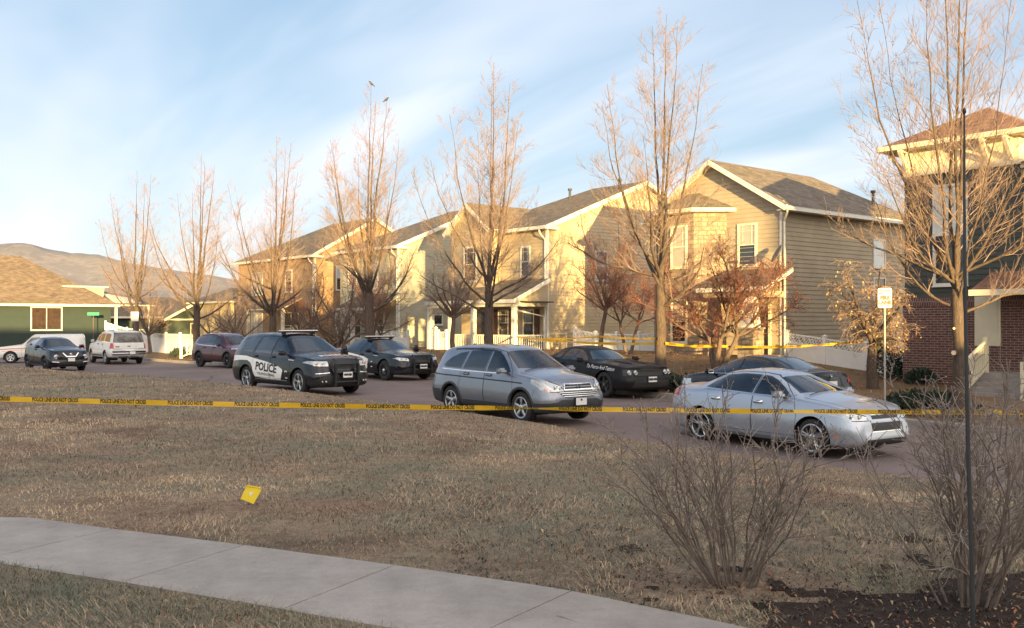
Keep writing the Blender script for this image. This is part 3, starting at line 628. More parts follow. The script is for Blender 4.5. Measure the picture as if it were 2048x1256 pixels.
# --- green and brick house at the right ----------------------------------------------------
def brick_house():
    z0 = .04; h = thing('house', 'dark green house with a red brick ground floor and a bracketed hip roof at right', 'house', S(16.5, 31.0, z0), ROT)
    b = MB(); W = 9.0; D = 10; zt = 7.2
    for o, d, L in (((0, 0), (1, 0), W), ((W, 0), (0, 1), D), ((W, D), (-1, 0), W), ((0, D), (0, -1), D)):
        top = 7.55 if o == (0, 0) or o == (0, D) else 7.2
        wall(b, o, d, [(0, 2.98), (L, 2.98), (L, 7.1), (0, 7.1)], M['greygreen'])
    b.build('wall', h); k = MB()
    for o, d, L in (((-.06, -.06), (1, 0), W + .12), ((W + .06, -.06), (0, 1), D), ((-.06, D), (0, -1), D + .06)):
        wall(k, o, d, [(0, -.3), (L, -.3), (L, 2.72), (0, 2.72)], M['brick'], flat=True)
    m2 = M['brick_soldier'] = mat_brick('brick_soldier_course', (.095, .036, .03), (.15, .062, .048), (.24, .20, .18), .08, .26)
    for o, d, L in (((-.075, -.075), (1, 0), W + .15), ((W + .075, -.075), (0, 1), D), ((-.075, D), (0, -1), D + .075)):
        wall(k, o, d, [(0, 2.72), (L, 2.72), (L, 2.98), (0, 2.98)], m2, flat=True)
    k.face([(-.075, -.075, 2.98), (W + .075, -.075, 2.98), (W + .075, .02, 2.98), (-.075, .02, 2.98)], m2); k.build('brick_base', h)
    # frieze, brackets and hip roof of the front tower
    TW = 3.7; TD = 4.6; f = MB(); f.box((-.07, -.07, 7.1), (TW, TD, 8.0), M['cream_trim']); f.box((-.1, -.1, 7.02), (TW + .03, TD, 7.12), M['cream_trim']); fr = f.build('frieze', h)
    r = MB(); e = .62; zo = 7.92; c = (TW / 2, TD / 2 - .3); ap = 9.35
    C = [(-e, -e), (TW + e, -e), (TW + e, TD + e), (-e, TD + e)]
    for i in range(4):
        a = C[i]; q = C[(i + 1) % 4]; r.slab([(a[0], a[1], zo + .1), (q[0], q[1], zo + .1), (c[0], c[1], ap)], .07, M['roof_red'], M['cream_trim'])
        r.bar((a[0], a[1], zo + .03), (q[0], q[1], zo + .03), .1, .16, M['cream_trim'])
    r.box((-e + .02, -e + .02, zo - .03), (TW + e - .02, TD + e - .02, zo), M['cream_trim']); r.build('roof', h)
    def bracket(p, d):
        g = MB(); p = Vector(p); d = Vector(d)
        g.bar(p + Vector((0, 0, -.05)), p + d * .55 + Vector((0, 0, -.05)), .12, .12, M['cream_trim']); g.bar(p + Vector((0, 0, -.75)), p + Vector((0, 0, -.02)), .12, .1, M['cream_trim'], up=(1, .3, 0)); g.bar(p + Vector((0, 0, -.68)), p + d * .5 + Vector((0, 0, -.1)), .11, .11, M['cream_trim']); g.build('bracket', h)
    for x in (.15, TW - .9, TW - .2): bracket((x, -.1, 7.9), (0, -1, 0))
    bracket((-.1, .15, 7.9), (-1, 0, 0)); bracket((-.1, 1.9, 7.9), (-1, 0, 0))
    # lower main roof behind the tower and the porch roof
    q = MB(); q.slab([(TW + .2, -.5, 6.9), (W + .5, -.5, 6.9), (W + .5, D / 2, 9.2), (TW + .2, D / 2, 9.2)], .08, M['roof_red'], M['cream_trim']); q.slab([(TW + .2, D + .5, 6.9), (TW + .2, D / 2, 9.2), (W + .5, D / 2, 9.2), (W + .5, D + .5, 6.9)], .08, M['roof_red'], M['cream_trim']); q.slab([(-.5, D + .5, 6.9), (-.5, TD, 7.05), (TW + .2, TD, 7.05), (TW + .2, D + .5, 6.9)], .08, M['roof_red'], M['cream_trim']); q.build('main_roof', h)
    p = MB(); p.slab([(2.9, -1.6, 3.15), (W + .3, -1.6, 3.15), (W + .3, -.1, 3.75), (2.9, -.1, 3.75)], .08, M['roof_red'], M['cream_trim']); p.bar((2.9, -1.65, 3.07), (W + .3, -1.65, 3.07), .1, .18, M['cream_trim']); p.build('porch_roof', h)
    window(h, (0, -.02), (1, 0), 1.55, 3.45, .95, 3.1, 'hung', 'pale_pane', 'pane'); window(h, (0, -.02), (1, 0), 4.6, 4.6, .9, 1.7, pane='pane'); 
    pn = MB(); pn.box((2.35, -.11, 1.45), (3.15, -.07, 3.0), M['cream_trim']); pn.box((2.45, -.125, 1.55), (3.05, -.11, 2.9), M['cream_trim']); pn.build('panel', h)
    d = MB(); d.box((4.1, -.12, .75), (5.0, -.08, 2.85), M['red_door']); d.box((3.95, -.14, .7), (4.1, -.07, 2.95), M['cream_trim']); d.box((5.0, -.14, .7), (5.15, -.07, 2.95), M['cream_trim']); dd = d.build('door', h); g = MB(); g.box((4.3, -.135, 1.9), (4.8, -.12, 2.7), M['pale_pane']); g.build('pane', dd)
    s_ = MB(); s_.box((2.9, -1.5, -.3), (W, -.08, .68), M['kerb'])
    for i in range(5): s_.box((3.3, -1.5 - .3 * (i + 1), -.3), (5.0, -1.5 - .3 * i - .002, .68 - .13 * (i + 1)), M['kerb'])
    s_.build('porch_steps', h)
    def stair_rail(x):
        g = MB(); a = Vector((x, -1.45, .68)); c_ = Vector((x, -3.0, .0)); u = Vector((0, 0, 1)); T = M['cream_trim']
        g.bar(a + u * .95, c_ + u * .95, .07, .07, T); g.bar(a + u * .12, c_ + u * .12, .06, .06, T)
        for i in range(13): p_ = a.lerp(c_, (i + .5) / 13); g.bar(p_ + u * .12, p_ + u * .95, .035, .035, T)
        g.box((x - .06, -1.5, .68), (x + .06, -1.38, 1.75), T); g.box((x - .06, -3.06, -.2), (x + .06, -2.94, 1.1), T); g.build('stair_railing', h)
    stair_rail(3.3); stair_rail(5.0)
brick_house()
# --- low houses at the left -----------------------------------------------------------------
def simple_hip(label, pos, rot, W, D, ze, za, wallm, roofm, ridge, ov=.5, trim='cream_trim', z0=0):
    h = thing('house', label, 'house', pos, rot); b = MB()
    for o, d, L in (((0, 0), (1, 0), W), ((W, 0), (0, 1), D), ((W, D), (-1, 0), W), ((0, D), (0, -1), D)): wall(b, o, d, [(0, -.8), (L, -.8), (L, ze), (0, ze)], M[wallm], ex=.2)
    b.build('wall', h); m = MB(); e = ov; a0, a1 = ridge
    P = [(-e, -e, ze), (W + e, -e, ze), (W + e, D + e, ze), (-e, D + e, ze)]; A = (a0, D / 2, za); B = (a1, D / 2, za)
    m.slab([P[0], P[1], B, A], .1, M[roofm], M[trim]); m.slab([P[2], P[3], A, B], .1, M[roofm], M[trim]); m.slab([P[1], P[2], B], .1, M[roofm], M[trim]); m.slab([P[3], P[0], A], .1, M[roofm], M[trim])
    for i in range(4): m.bar(Vector(P[i]) - Vector((0, 0, .1)), Vector(P[(i + 1) % 4]) - Vector((0, 0, .1)), .12, .16, M[trim])
    m.build('roof', h); return h
def green_house():
    # its long wall faces the cross street
    h = simple_hip('dark green single-storey house with a large tan hip roof at the far left', S(80.5, 8.0, .1), ROT + R(90), 17.6, 11, 3.5, 7.45, 'green', 'roof_tan', (3, 12.2))
    window(h, (0, 0), (1, 0), 12.8, 1.55, 2.1, 1.65, 'slide', 'brown_pane', tm='white_trim'); window(h, (0, 0), (1, 0), 8.55, 1.55, 1.3, 1.75, 'hung', 'brown_pane', grid=False)
    d = MB(); d.slab([(14.4, 1.5, 5.0), (17.9, 1.5, 5.0), (17.2, 5, 5.1), (14.4, 5, 5.1)], .1, M['roof_tan'], M['cream_trim']); d.mesh([(14.6, 1.6, 4.95), (17.6, 1.6, 4.95), (17.5, 1.6, 4.05), (17.3, 1.6, 3.8)], [(0, 3, 2, 1)], M['yellow']); d.build('dormer', h)
    for x in (18.0, 20.6):
        c = MB(); c.box((x - .09, -.1, -.4), (x + .09, .1, 3.4), M['cream_trim']); c.build('porch_post', h)
    p = MB(); p.slab([(17.5, -.4, 3.5), (21.0, -.4, 3.5), (21.0, 5, 4.3), (17.5, 5, 4.9)], .1, M['roof_tan'], M['cream_trim']); p.build('porch_roof', h)
green_house()
def low_gable(label, sx, tx, W, D, ze, za, wallm, gx, gw, roofm='roof_tan', wins=()):
    """low house facing us with a small front gable; local x runs with +t"""
    h = simple_hip(label, S(sx, tx, 0), ROT + R(90), W, D, ze, za, wallm, roofm, (2, W - 2)); b = MB(); g0 = gx - gw / 2; g1 = gx + gw / 2; zp = ze + gw * .27
    wall(b, (g0, -1.2), (1, 0), [(0, -.8), (gw, -.8), (gw, ze), (gw / 2, zp), (0, ze)], M[wallm], ex=.2); wall(b, (g1, -1.2), (0, 1), [(0, -.8), (1.2, -.8), (1.2, ze), (0, ze)], M[wallm], ex=.2); b.build('front_gable', h)
    r = MB(); r.slab([(g0 - .5, -1.7, ze - .25), (gx, -1.7, zp + .02), (gx, D / 2, zp + .02), (g0 - .5, 1.5, ze - .25)], .1, M[roofm], M['cream_trim']); r.slab([(g1 + .5, -1.7, ze - .25), (g1 + .5, 1.5, ze - .25), (gx, D / 2, zp + .02), (gx, -1.7, zp + .02)], .1, M[roofm], M['cream_trim'])
    for x in (g0 - .5, g1 + .5): r.bar((x, -1.73, ze - .38), (gx, -1.73, zp - .11), .05, .24, M['cream_trim'])
    r.bar((g0 - .5, -1.3, ze - .3), (g1 + .5, -1.3, ze - .3), .06, .14, M['cream_trim']); r.build('gable_roof', h)
    w_ = MB(); F = frame_M((gx, -1.24), (1, 0), 0, ze + .25, 0); w_.box((-.35, 0, 0), (.35, .7, .05), M['cream_trim'], F); w_.build('gable_vent', h)
    for x, y, z, w, hh, st, pn in wins: window(h, (0, y), (1, 0), x, z, w, hh, st, pn, grid=False, tm='cream_trim')
    return h
low_gable('low dark green house with twin roof gables behind the white lattice fence', 98, 31, 13, 9, 2.75, 4.8, 'dgreen', 8.5, 6.5, wins=((8.5, -1.2, .8, 1.6, 1.2, 'slide', 'brown_pane'),))
low_gable('low dark green gabled house partly behind the green corner house', 100, 18, 12, 9, 2.5, 4.6, 'dgreen', 8.8, 5.5)
low_gable('low yellow house with brown panels just left of the orange-brown house', 88, 39, 14, 9, 4.2, 5.6, 'yellow', 3.4, 4.2, 'roof', wins=((3.4, -1.2, .9, 1.3, 1.9, 'hung', 'pane'), (7.5, 0, .9, 1.0, 1.9, 'hung', 'brown_pane'), (10, 0, .9, 1.0, 1.9, 'hung', 'brown_pane')))
# --- unseen houses added behind the viewpoint, sized to keep the low sun off the lawn and the road
def caster_house(label, x0, y0, W, D, ze, za, wallm='beige'):
    h = thing('house', label, 'house', (x0, y0, 0), R(17.2)); b = MB()
    for o, d, L in (((0, 0), (1, 0), W), ((W, D), (-1, 0), W)): wall(b, o, d, [(0, -.5), (L, -.5), (L, ze), (0, ze)], M[wallm], ex=.2)
    for o, d, L in (((W, 0), (0, 1), D), ((0, D), (0, -1), D)): wall(b, o, d, [(0, -.5), (L, -.5), (L, ze), (L/2, za - .05), (0, ze)], M[wallm], ex=.2)
    b.build('wall', h); m = MB(); o = .3
    roof_plane(m, [(-o, -o, ze - .1), (W + o, -o, ze - .1), (W + o, D / 2, za), (-o, D / 2, za)]); roof_plane(m, [(W + o, D + o, ze - .1), (-o, D + o, ze - .1), (-o, D / 2, za), (W + o, D / 2, za)]); m.build('roof', h)
    for i in range(int(W // 3.2)): window(h, (W, D), (-1, 0), 1.6 + i * 3.1, 1.1, 1.1, 1.3, 'hung', 'pane')
    return h
for a in CASTERS: caster_house(*a)
# ---------------------------------------------------------------- vehicles
def interp_s(tab, xs, sig=.045):
    tx = [p[0] for p in tab]; tv = [p[1] for p in tab]
    if tx[0] > tx[-1]: tx.reverse(); tv.reverse()
    ks = np.linspace(-2.2, 2.2, 9); w = np.exp(-ks ** 2 / 2); w /= w.sum(); out = np.zeros(len(xs))
    for k, ww in zip(ks, w): out += ww * np.interp(xs + k * sig, tx, tv)
    lim = np.minimum(xs - tx[0], tx[-1] - xs); b = np.clip(lim / (2.2 * sig), 0, 1)
    return out * b + np.interp(xs, tx, tv) * (1 - b)
class Car:
    def __init__(s, sp):
        s.sp = sp; s.f = sp['front']; s.r = -sp['rear']; n = int((s.f - s.r) / .045)
        u = np.linspace(0, 1, n); xs = s.r + (s.f - s.r) * (u - .04 * np.sin(2 * np.pi * u) * 1.6)
        s.xs = xs; g = lambda k: interp_s(sp[k], xs, .06 if k in ('zb', 'wb') else .045)
        zb, zm, zs, zt, wb, wm, ws, wt, cr = [g(k) for k in ('zb', 'zm', 'zs', 'zt', 'wb', 'wm', 'ws', 'wt', 'cr')]
        bm = bmesh.new(); zl = bm.faces.layers.int.new('zone'); s.zl = zl; rings = []
        for i, x in enumerate(xs):
            ctl = [(0, zb[i]), (wb[i], zb[i]), (wm[i], zm[i]), (ws[i], zs[i]), (wt[i], zt[i] - cr[i])]
            seg = [3, 7, 5, 6]; pts = []
            for k in range(4):
                a = np.array(ctl[k]); b = np.array(ctl[k + 1])
                for j in range(seg[k]): pts.append(a + (b - a) * j / seg[k])
            for j in range(8):
                q = j / 7; y = wt[i] * (1 - q); z = zt[i] - cr[i] * (1 - q) ** 2.2; pts.append(np.array((y, z)))
            P = np.array(pts); Q = P.copy()
            for it in range(2):      # soften corners, keep the centre points
                Q2 = Q.copy(); Q2[1:-1] = Q[1:-1] * .5 + (Q[:-2] + Q[2:]) * .25; Q = Q2
            # bulge the sides a little
            hz = np.clip((Q[:, 1] - zb[i]) / max(.05, zs[i] - zb[i]), 0, 1); Q[:, 0] *= 1 + .018 * np.sin(np.pi * hz)
            rings.append(Q)
        s.zones = [0] * 3 + [1] * 7 + [2] * 5 + [3] * 6 + [4] * 7
        K = len(rings[0]); fr = sp.get('fshear', [(0, 0), (2, 0)]); rr = sp.get('rshear', [(0, 0), (2, 0)])
        def shear(x, z):
            a = np.interp(z, [p[0] for p in fr], [p[1] for p in fr]); b = np.interp(z, [p[0] for p in rr], [p[1] for p in rr])
            return x + a * sstep(s.f - .75, s.f, x) - b * sstep(-s.r - .6, -s.r, -x)
        vr = []
        for i, x in enumerate(xs):
            row = []
            for k in range(K): y, z = rings[i][k]; row.append(bm.verts.new((shear(x, z), -y, z)))
            for k in range(K - 2, 0, -1): y, z = rings[i][k]; row.append(bm.verts.new((shear(x, z), y, z)))
            vr.append(row)
        zz = s.zones + s.zones[::-1]; M_ = len(vr[0])
        for i in range(len(xs) - 1):
            for k in range(M_):
                f = bm.faces.new((vr[i][k], vr[i + 1][k], vr[i + 1][(k + 1) % M_], vr[i][(k + 1) % M_])); f[zl] = zz[k]
        for end, row, x in ((0, vr[0], s.r), (1, vr[-1], s.f)):     # closing caps
            cz = sum(v.co.z for v in row) / M_; prev = row
            zmin = min(v.co.z for v in row); zmax = max(v.co.z for v in row)
            for j in range(1, 7):
                q = 1 - j / 6.5; cur = []
                for v in row:
                    z = cz + (v.co.z - cz) * q; y = v.co.y * q; bul = (.018 * (1 - q * q)) * (1 if end else -1)
                    cur.append(bm.verts.new((shear(x, z) + bul, y, z)))
                for k in range(M_):
                    a = (prev[k], cur[k], cur[(k + 1) % M_], prev[(k + 1) % M_]); f = bm.faces.new(a if end == 0 else a[::-1]); f[zl] = 5 + end
                prev = cur
            f = bm.faces.new(prev if end == 0 else prev[::-1]); f[zl] = 5 + end
        bmesh.ops.recalc_face_normals(bm, faces=bm.faces)
        if sum(f.normal.z * f.calc_area() * f.calc_center_median().z for f in bm.faces) < 0: bmesh.ops.reverse_faces(bm, faces=bm.faces)
        s.bm = bm; bm.normal_update(); s.bvh = BVHTree.FromBMesh(bm)
        base = bm.copy(); base.normal_update(); base.verts.ensure_lookup_table(); base.faces.ensure_lookup_table(); s.base = base
        s.regions = []
    def hit(s, o, d):
        h = s.bvh.ray_cast(Vector(o), Vector(d)); return h[0], h[1]
    def side(s, x, z, sg=-1, off=0.0):
        p, n = s.hit((x, sg * 3, z), (0, -sg, 0))
        if p is None: return Vector((x, sg * .8, z)), Vector((0, sg, 0))
        return p + n * off, n
    def top(s, x, y, off=0.0):
        p, n = s.hit((x, y, 3), (0, 0, -1)); return (p + n * off, n) if p else (Vector((x, y, 1)), Vector((0, 0, 1)))
    def fr(s, y, z, off=0.0, rear=False):
        p, n = s.hit((-5 if rear else 5, y, z), (1 if rear else -1, 0, 0)); return (p + n * off, n) if p else (Vector(((-s.r if rear else s.f), y, z)), Vector((1, 0, 0)))
    def cut(s, poly, mode, zones=None, xr=None):
        ax = {'side': (0, 2), 'front': (1, 2), 'top': (0, 1)}[mode]; bm = s.bm
        x0 = min(p[0] for p in poly); x1 = max(p[0] for p in poly); y0 = min(p[1] for p in poly); y1 = max(p[1] for p in poly)
        def inb(f):
            if zones is not None and f[s.zl] not in zones: return False
            a = [v.co[ax[0]] for v in f.verts]; b = [v.co[ax[1]] for v in f.verts]
            if xr is not None:
                c = [v.co.x for v in f.verts]
                if max(c) < xr[0] or min(c) > xr[1]: return False
            return max(a) > x0 and min(a) < x1 and max(b) > y0 and min(b) < y1
        fs = [f for f in bm.faces if inb(f)]
        for i in range(len(poly)):
            a = poly[i]; b = poly[(i + 1) % len(poly)]; co = Vector((0, 0, 0)); no = Vector((0, 0, 0)); co[ax[0]] = a[0]; co[ax[1]] = a[1]
            d = (b[0] - a[0], b[1] - a[1])
            if abs(d[0]) + abs(d[1]) < 1e-5: continue
            no[ax[0]] = d[1]; no[ax[1]] = -d[0]; no.normalize()
            geom = list({v for f in fs for v in f.verts}) + list({e for f in fs for e in f.edges}) + fs
            r = bmesh.ops.bisect_plane(bm, geom=geom, dist=1e-5, plane_co=co, plane_no=no)
            fs = [g for g in set(r['geom']) | set(fs) if isinstance(g, bmesh.types.BMFace) and g.is_valid]
    def region(s, part, mat, poly, mode='side', zones=None, xr=None, mirror=True, sub=None, sides=(1, -1)):
        """part None keeps the part and only changes the material; part 'DEL' cuts a hole"""
        polys = [poly]
        if mode == 'front' and mirror: polys.append([(-a, b) for a, b in poly])
        if mode == 'top' and mirror: polys.append([(a, -b) for a, b in poly])
        for p in polys: s.cut(p, mode, zones, xr); s.regions.append((part, mat, p, mode, zones, xr, sub, sides))
    def build(s, root, paint):
        bm = s.bm; bm.faces.ensure_lookup_table(); F = list(bm.faces); C = np.array([f.calc_center_median() for f in F]); Z = np.array([f[s.zl] for f in F])
        part = ['body'] * len(F); mat = [paint] * len(F); sub = [None] * len(F)
        for pn, m, poly, mode, zones, xr, sb, sides in s.regions:
            a, b = {'side': (0, 2), 'front': (1, 2), 'top': (0, 1)}[mode]; X = C[:, a]; Y = C[:, b]; ins = np.zeros(len(F), bool)
            for i in range(len(poly)):
                (xa, ya), (xb, yb) = poly[i], poly[(i + 1) % len(poly)]
                if ya == yb: continue
                c = ((ya > Y) != (yb > Y)) & (X < (xb - xa) * (Y - ya) / (yb - ya) + xa); ins ^= c
            if zones is not None: ins &= np.isin(Z, zones)
            if xr is not None: ins &= (C[:, 0] > xr[0]) & (C[:, 0] < xr[1])
            for i in np.nonzero(ins)[0]:
                sg = 1 if C[i, 1] > 0 else -1
                if mode == 'side' and sg not in sides: continue
                if pn == 'DEL':
                    if abs(C[i, 1]) > .45: part[i] = None
                elif pn is None: mat[i] = m
                else:
                    if part[i] is None: continue
                    if pn.startswith('*'): part[i] = pn[1:]; mat[i] = m
                    else: part[i] = pn + '|' + str(sg); mat[i] = m
                    sub[i] = sb
        groups = {}
        for i, p in enumerate(part):
            if p: groups.setdefault(p, []).append(i)
        # smooth normals taken from the uncut surface
        bf = s.base.faces; nv = {}
        def nrm(v):
            if v.index in nv: return nv[v.index]
            loc, n, fi, d = s.bvh.find_nearest(v.co)
            f = bf[fi]; ws = []; 
            for bv in f.verts: ws.append(1 / (1e-4 + (bv.co - v.co).length))
            q = Vector((0, 0, 0))
            for w, bv in zip(ws, f.verts): q += bv.normal * w
            nv[v.index] = q.normalized(); return nv[v.index]
        bm.verts.index_update(); s.parts = {}
        for p, idx in groups.items():
            vm = {}; V = []; Fc = []; N = []; mats = []; mi = []
            for i in idx:
                f = []
                for v in F[i].verts:
                    if v.index not in vm: vm[v.index] = len(V); V.append(v.co.copy()); N.append(nrm(v))
                    f.append(vm[v.index])
                Fc.append(f); m = mat[i]
                if m not in mats: mats.append(m)
                mi.append(mats.index(m))
            me = bpy.data.meshes.new(p.split('|')[0]); me.from_pydata(V, [], Fc)
            for m in mats: me.materials.append(m)
            me.polygons.foreach_set('material_index', mi); me.polygons.foreach_set('use_smooth', [True] * len(Fc)); me.update()
            if len(me.vertices) == len(N): me.normals_split_custom_set_from_vertices(N)
            o = bpy.data.objects.new(p.split('|')[0].split('#')[0], me); col.objects.link(o); s.parts[p] = o; o['_sub'] = sub[idx[0]] or ''
        for p, o in s.parts.items():
            par = root; sb = o['_sub']; del o['_sub']
            if sb:
                q = sb + ('|' + p.split('|')[1] if '|' in p else '')
                if q in s.parts: par = s.parts[q]
            o.parent = par
        s.bm.free(); s.base.free()
    def ribbon(s, mb, pts, w, mat, mode='side', sg=-1, off=.003, n=2):
        """thin strip lying on the surface along a polyline"""
        P = []
        for a, b in zip(pts, pts[1:]):
            L = math.hypot(b[0] - a[0], b[1] - a[1]); k = max(1, int(L / .06))
            P += [(a[0] + (b[0] - a[0]) * i / k, a[1] + (b[1] - a[1]) * i / k) for i in range(k)]
        P.append(pts[-1]); V = []
        for i, p in enumerate(P):
            a = P[max(0, i - 1)]; b = P[min(len(P) - 1, i + 1)]; d = Vector((b[0] - a[0], b[1] - a[1])).normalized(); q = Vector((-d.y, d.x)) * w / 2
            for t in (-1, 1):
                u, v = p[0] + q.x * t, p[1] + q.y * t
                if mode == 'side': V.append(s.side(u, v, sg, off)[0])
                elif mode == 'top': V.append(s.top(u, v, off)[0])
                else: V.append(s.fr(u, v, off, mode == 'rear')[0])
        mb.mesh(V, [(2*i, 2*i+1, 2*i+3, 2*i+2) for i in range(len(P) - 1)], mat)
    def text(s, mb, body, u, v, size, mat, mode='side', sg=-1, off=.006, bold=0.0, shear=0.0, sx=1.0, rot=0.0):
        V, F = text_geo(body, 1.0, bold, shear, sx); out = []
        c, n_ = math.cos(rot), math.sin(rot)
        for a, b in V:
            a, b = a * size, b * size; a, b = a * c - b * n_, a * n_ + b * c
            if mode == 'side': out.append(s.side(u + a * -sg, v + b, sg, off)[0])
            elif mode == 'top': out.append(s.top(u - b, v + a, off)[0])     # read from the front
            else: out.append(s.fr((v if False else u) + a, v + b, off)[0])
        mb.mesh(out, F, mat)
def circle(cx, cz, r, n=26, a0=0, a1=360): return [(cx + r * math.cos(R(a0 + (a1 - a0) * i / n)), cz + r * math.sin(R(a0 + (a1 - a0) * i / n))) for i in range(n)]
def make_wheel(root, x, sg, r, w, yo, rim_mat, style, spokes, rr=.68):
    """sg -1 = right side; yo = |y| of the outer face"""
    Mx = Matrix.Translation((x, sg * yo, r)) @ Matrix.Rotation(R(90) * sg * -1, 4, 'X')        # local z points outwards
    m = MB(); ri = r * rr
    m.lathe([(ri, -w), (ri + .012, -w), (r - .03, -w + .004), (r - .006, -w + .03), (r, -w * .5), (r - .006, -.03), (r - .03, -.006), (r - .07, .0), (ri + .012, -.006), (ri, -.012)], M['rubber'], 36, Mx)
    for k in range(-2, 3): m.lathe([(r - .0005, -w * .5 + k * .04 - .004), (r + .0015, -w * .5 + k * .04), (r - .0005, -w * .5 + k * .04 + .004)], M['black_plastic'], 36, Mx)
    o = m.build('wheel', root, True); q = MB()
    q.lathe([(ri, -w), (ri - .004, -.02), (ri + .006, -.006), (ri - .006, -.001), (ri - .022, -.008), (ri - .028, -.05), (ri - .03, -w + .02)], rim_mat, 36, Mx)
    q.lathe([(ri - .03, -.10), (.0, -.10)], M['seam'], 24, Mx); q.lathe([(ri * .55, -.085), (ri * .55, -.06), (.05, -.055), (0, -.055)], M['grey_plastic'], 20, Mx)
    if style == 'steel':
        q.lathe([(ri - .02, -.05), (ri * .75, -.03), (ri * .62, -.005), (ri * .45, -.02), (ri * .33, -.035), (0, -.035)], rim_mat, 32, Mx)
        q.lathe([(.075, -.03), (.07, .012), (.045, .028), (0, .032)], M['chrome'], 20, Mx)
        for k in range(10): a = R(36 * k); c = Mx @ Vector((ri * .62 * math.cos(a), ri * .62 * math.sin(a), -.004)); q.lathe([(0, .003), (.022, .003), (.022, 0)], M['seam'], 10, Mx @ Matrix.Translation((ri * .66 * math.cos(a), ri * .66 * math.sin(a), -.001)))
    else:
        q.lathe([(.075, -.05), (.07, -.022), (.03, -.012), (0, -.012)], rim_mat, 18, Mx); q.lathe([(.03, -.012), (.028, -.006), (0, -.005)], M['chrome'], 14, Mx)
        for k in range(spokes):
            for dd in ((0,) if style == 'wide' else (-7, 7)):
                a = R(360 / spokes * k + 90); a2 = a + R(dd); w0, w1 = ((.030, .052) if style == 'wide' else (.014, .016)); p0 = Vector((math.cos(a), math.sin(a), 0)); p1 = Vector((math.cos(a2), math.sin(a2), 0)); t = Vector((-math.sin(a), math.cos(a), 0)); zo, zi = -.006, -.022
                i0 = p0 * .045; i1 = p1 * (ri - .02); mid = (i0 + i1) / 2
                V = []
                for c, ww, z in ((i0, w0, zi), (mid, (w0 + w1) / 2 * (1.15 if style == 'wide' else 1), (zi + zo) / 2 + .004), (i1, w1 * (.8 if style == 'wide' else 1), zo)):
                    for sgn, dz in ((-1, -.006), (-.35, .002), (.35, .002), (1, -.006), (1, -.035), (-1, -.035)): V.append(c + t * ww * sgn * .5 * 1.6 + Vector((0, 0, z + dz)))
                Fs = []
                for i in range(2):
                    for j in range(6): Fs.append((i*6+j, i*6+(j+1)%6, (i+1)*6+(j+1)%6, (i+1)*6+j))
                q.mesh([Mx @ v for v in V], Fs, rim_mat)
    q.build('rim', o, False)
    return o
def rbox(mb, a, b, mat, r=.03, M_=None, taper=None):
    bm = bmesh.new(); bmesh.ops.create_cube(bm, size=1)
    c = [(a[i] + b[i]) / 2 for i in range(3)]; d = [b[i] - a[i] for i in range(3)]
    for v in bm.verts: v.co = Vector((c[0] + v.co.x * d[0], c[1] + v.co.y * d[1], c[2] + v.co.z * d[2]))
    bmesh.ops.bevel(bm, geom=bm.edges, offset=min(r, min(d) * .45), segments=3, affect='EDGES')
    if taper:
        for v in bm.verts: v.co = taper(v.co)
    V = [(M_ @ v.co if M_ is not None else v.co.copy()) for v in bm.verts]; F = [tuple(v.index for v in f.verts) for f in bm.faces]; bm.free(); mb.mesh(V, F, mat)
def plate(car, root, y, z, txt, rear=False, off=.03, mat='plate', x=None, tilt=0):
    p, n = car.fr(y, z, 0, rear); X = (x if x is not None else p.x); sg = -1 if rear else 1
    m = MB(); F = Matrix(((0, 0, sg, X + sg * off), (sg, 0, 0, y), (0, 1, 0, z), (0, 0, 0, 1)))
    m.box((-.165, -.085, -.03), (.165, .085, -.003), M['black_plastic'], F); m.box((-.152, -.076, -.003), (.152, .076, .002), M[mat], F)
    if txt:
        for t, s_, dy, c in txt: add_text(m, t, s_, M[c], F @ Matrix.Translation((0, dy, .004)), off=.01)
    return m.build('license_plate', root)
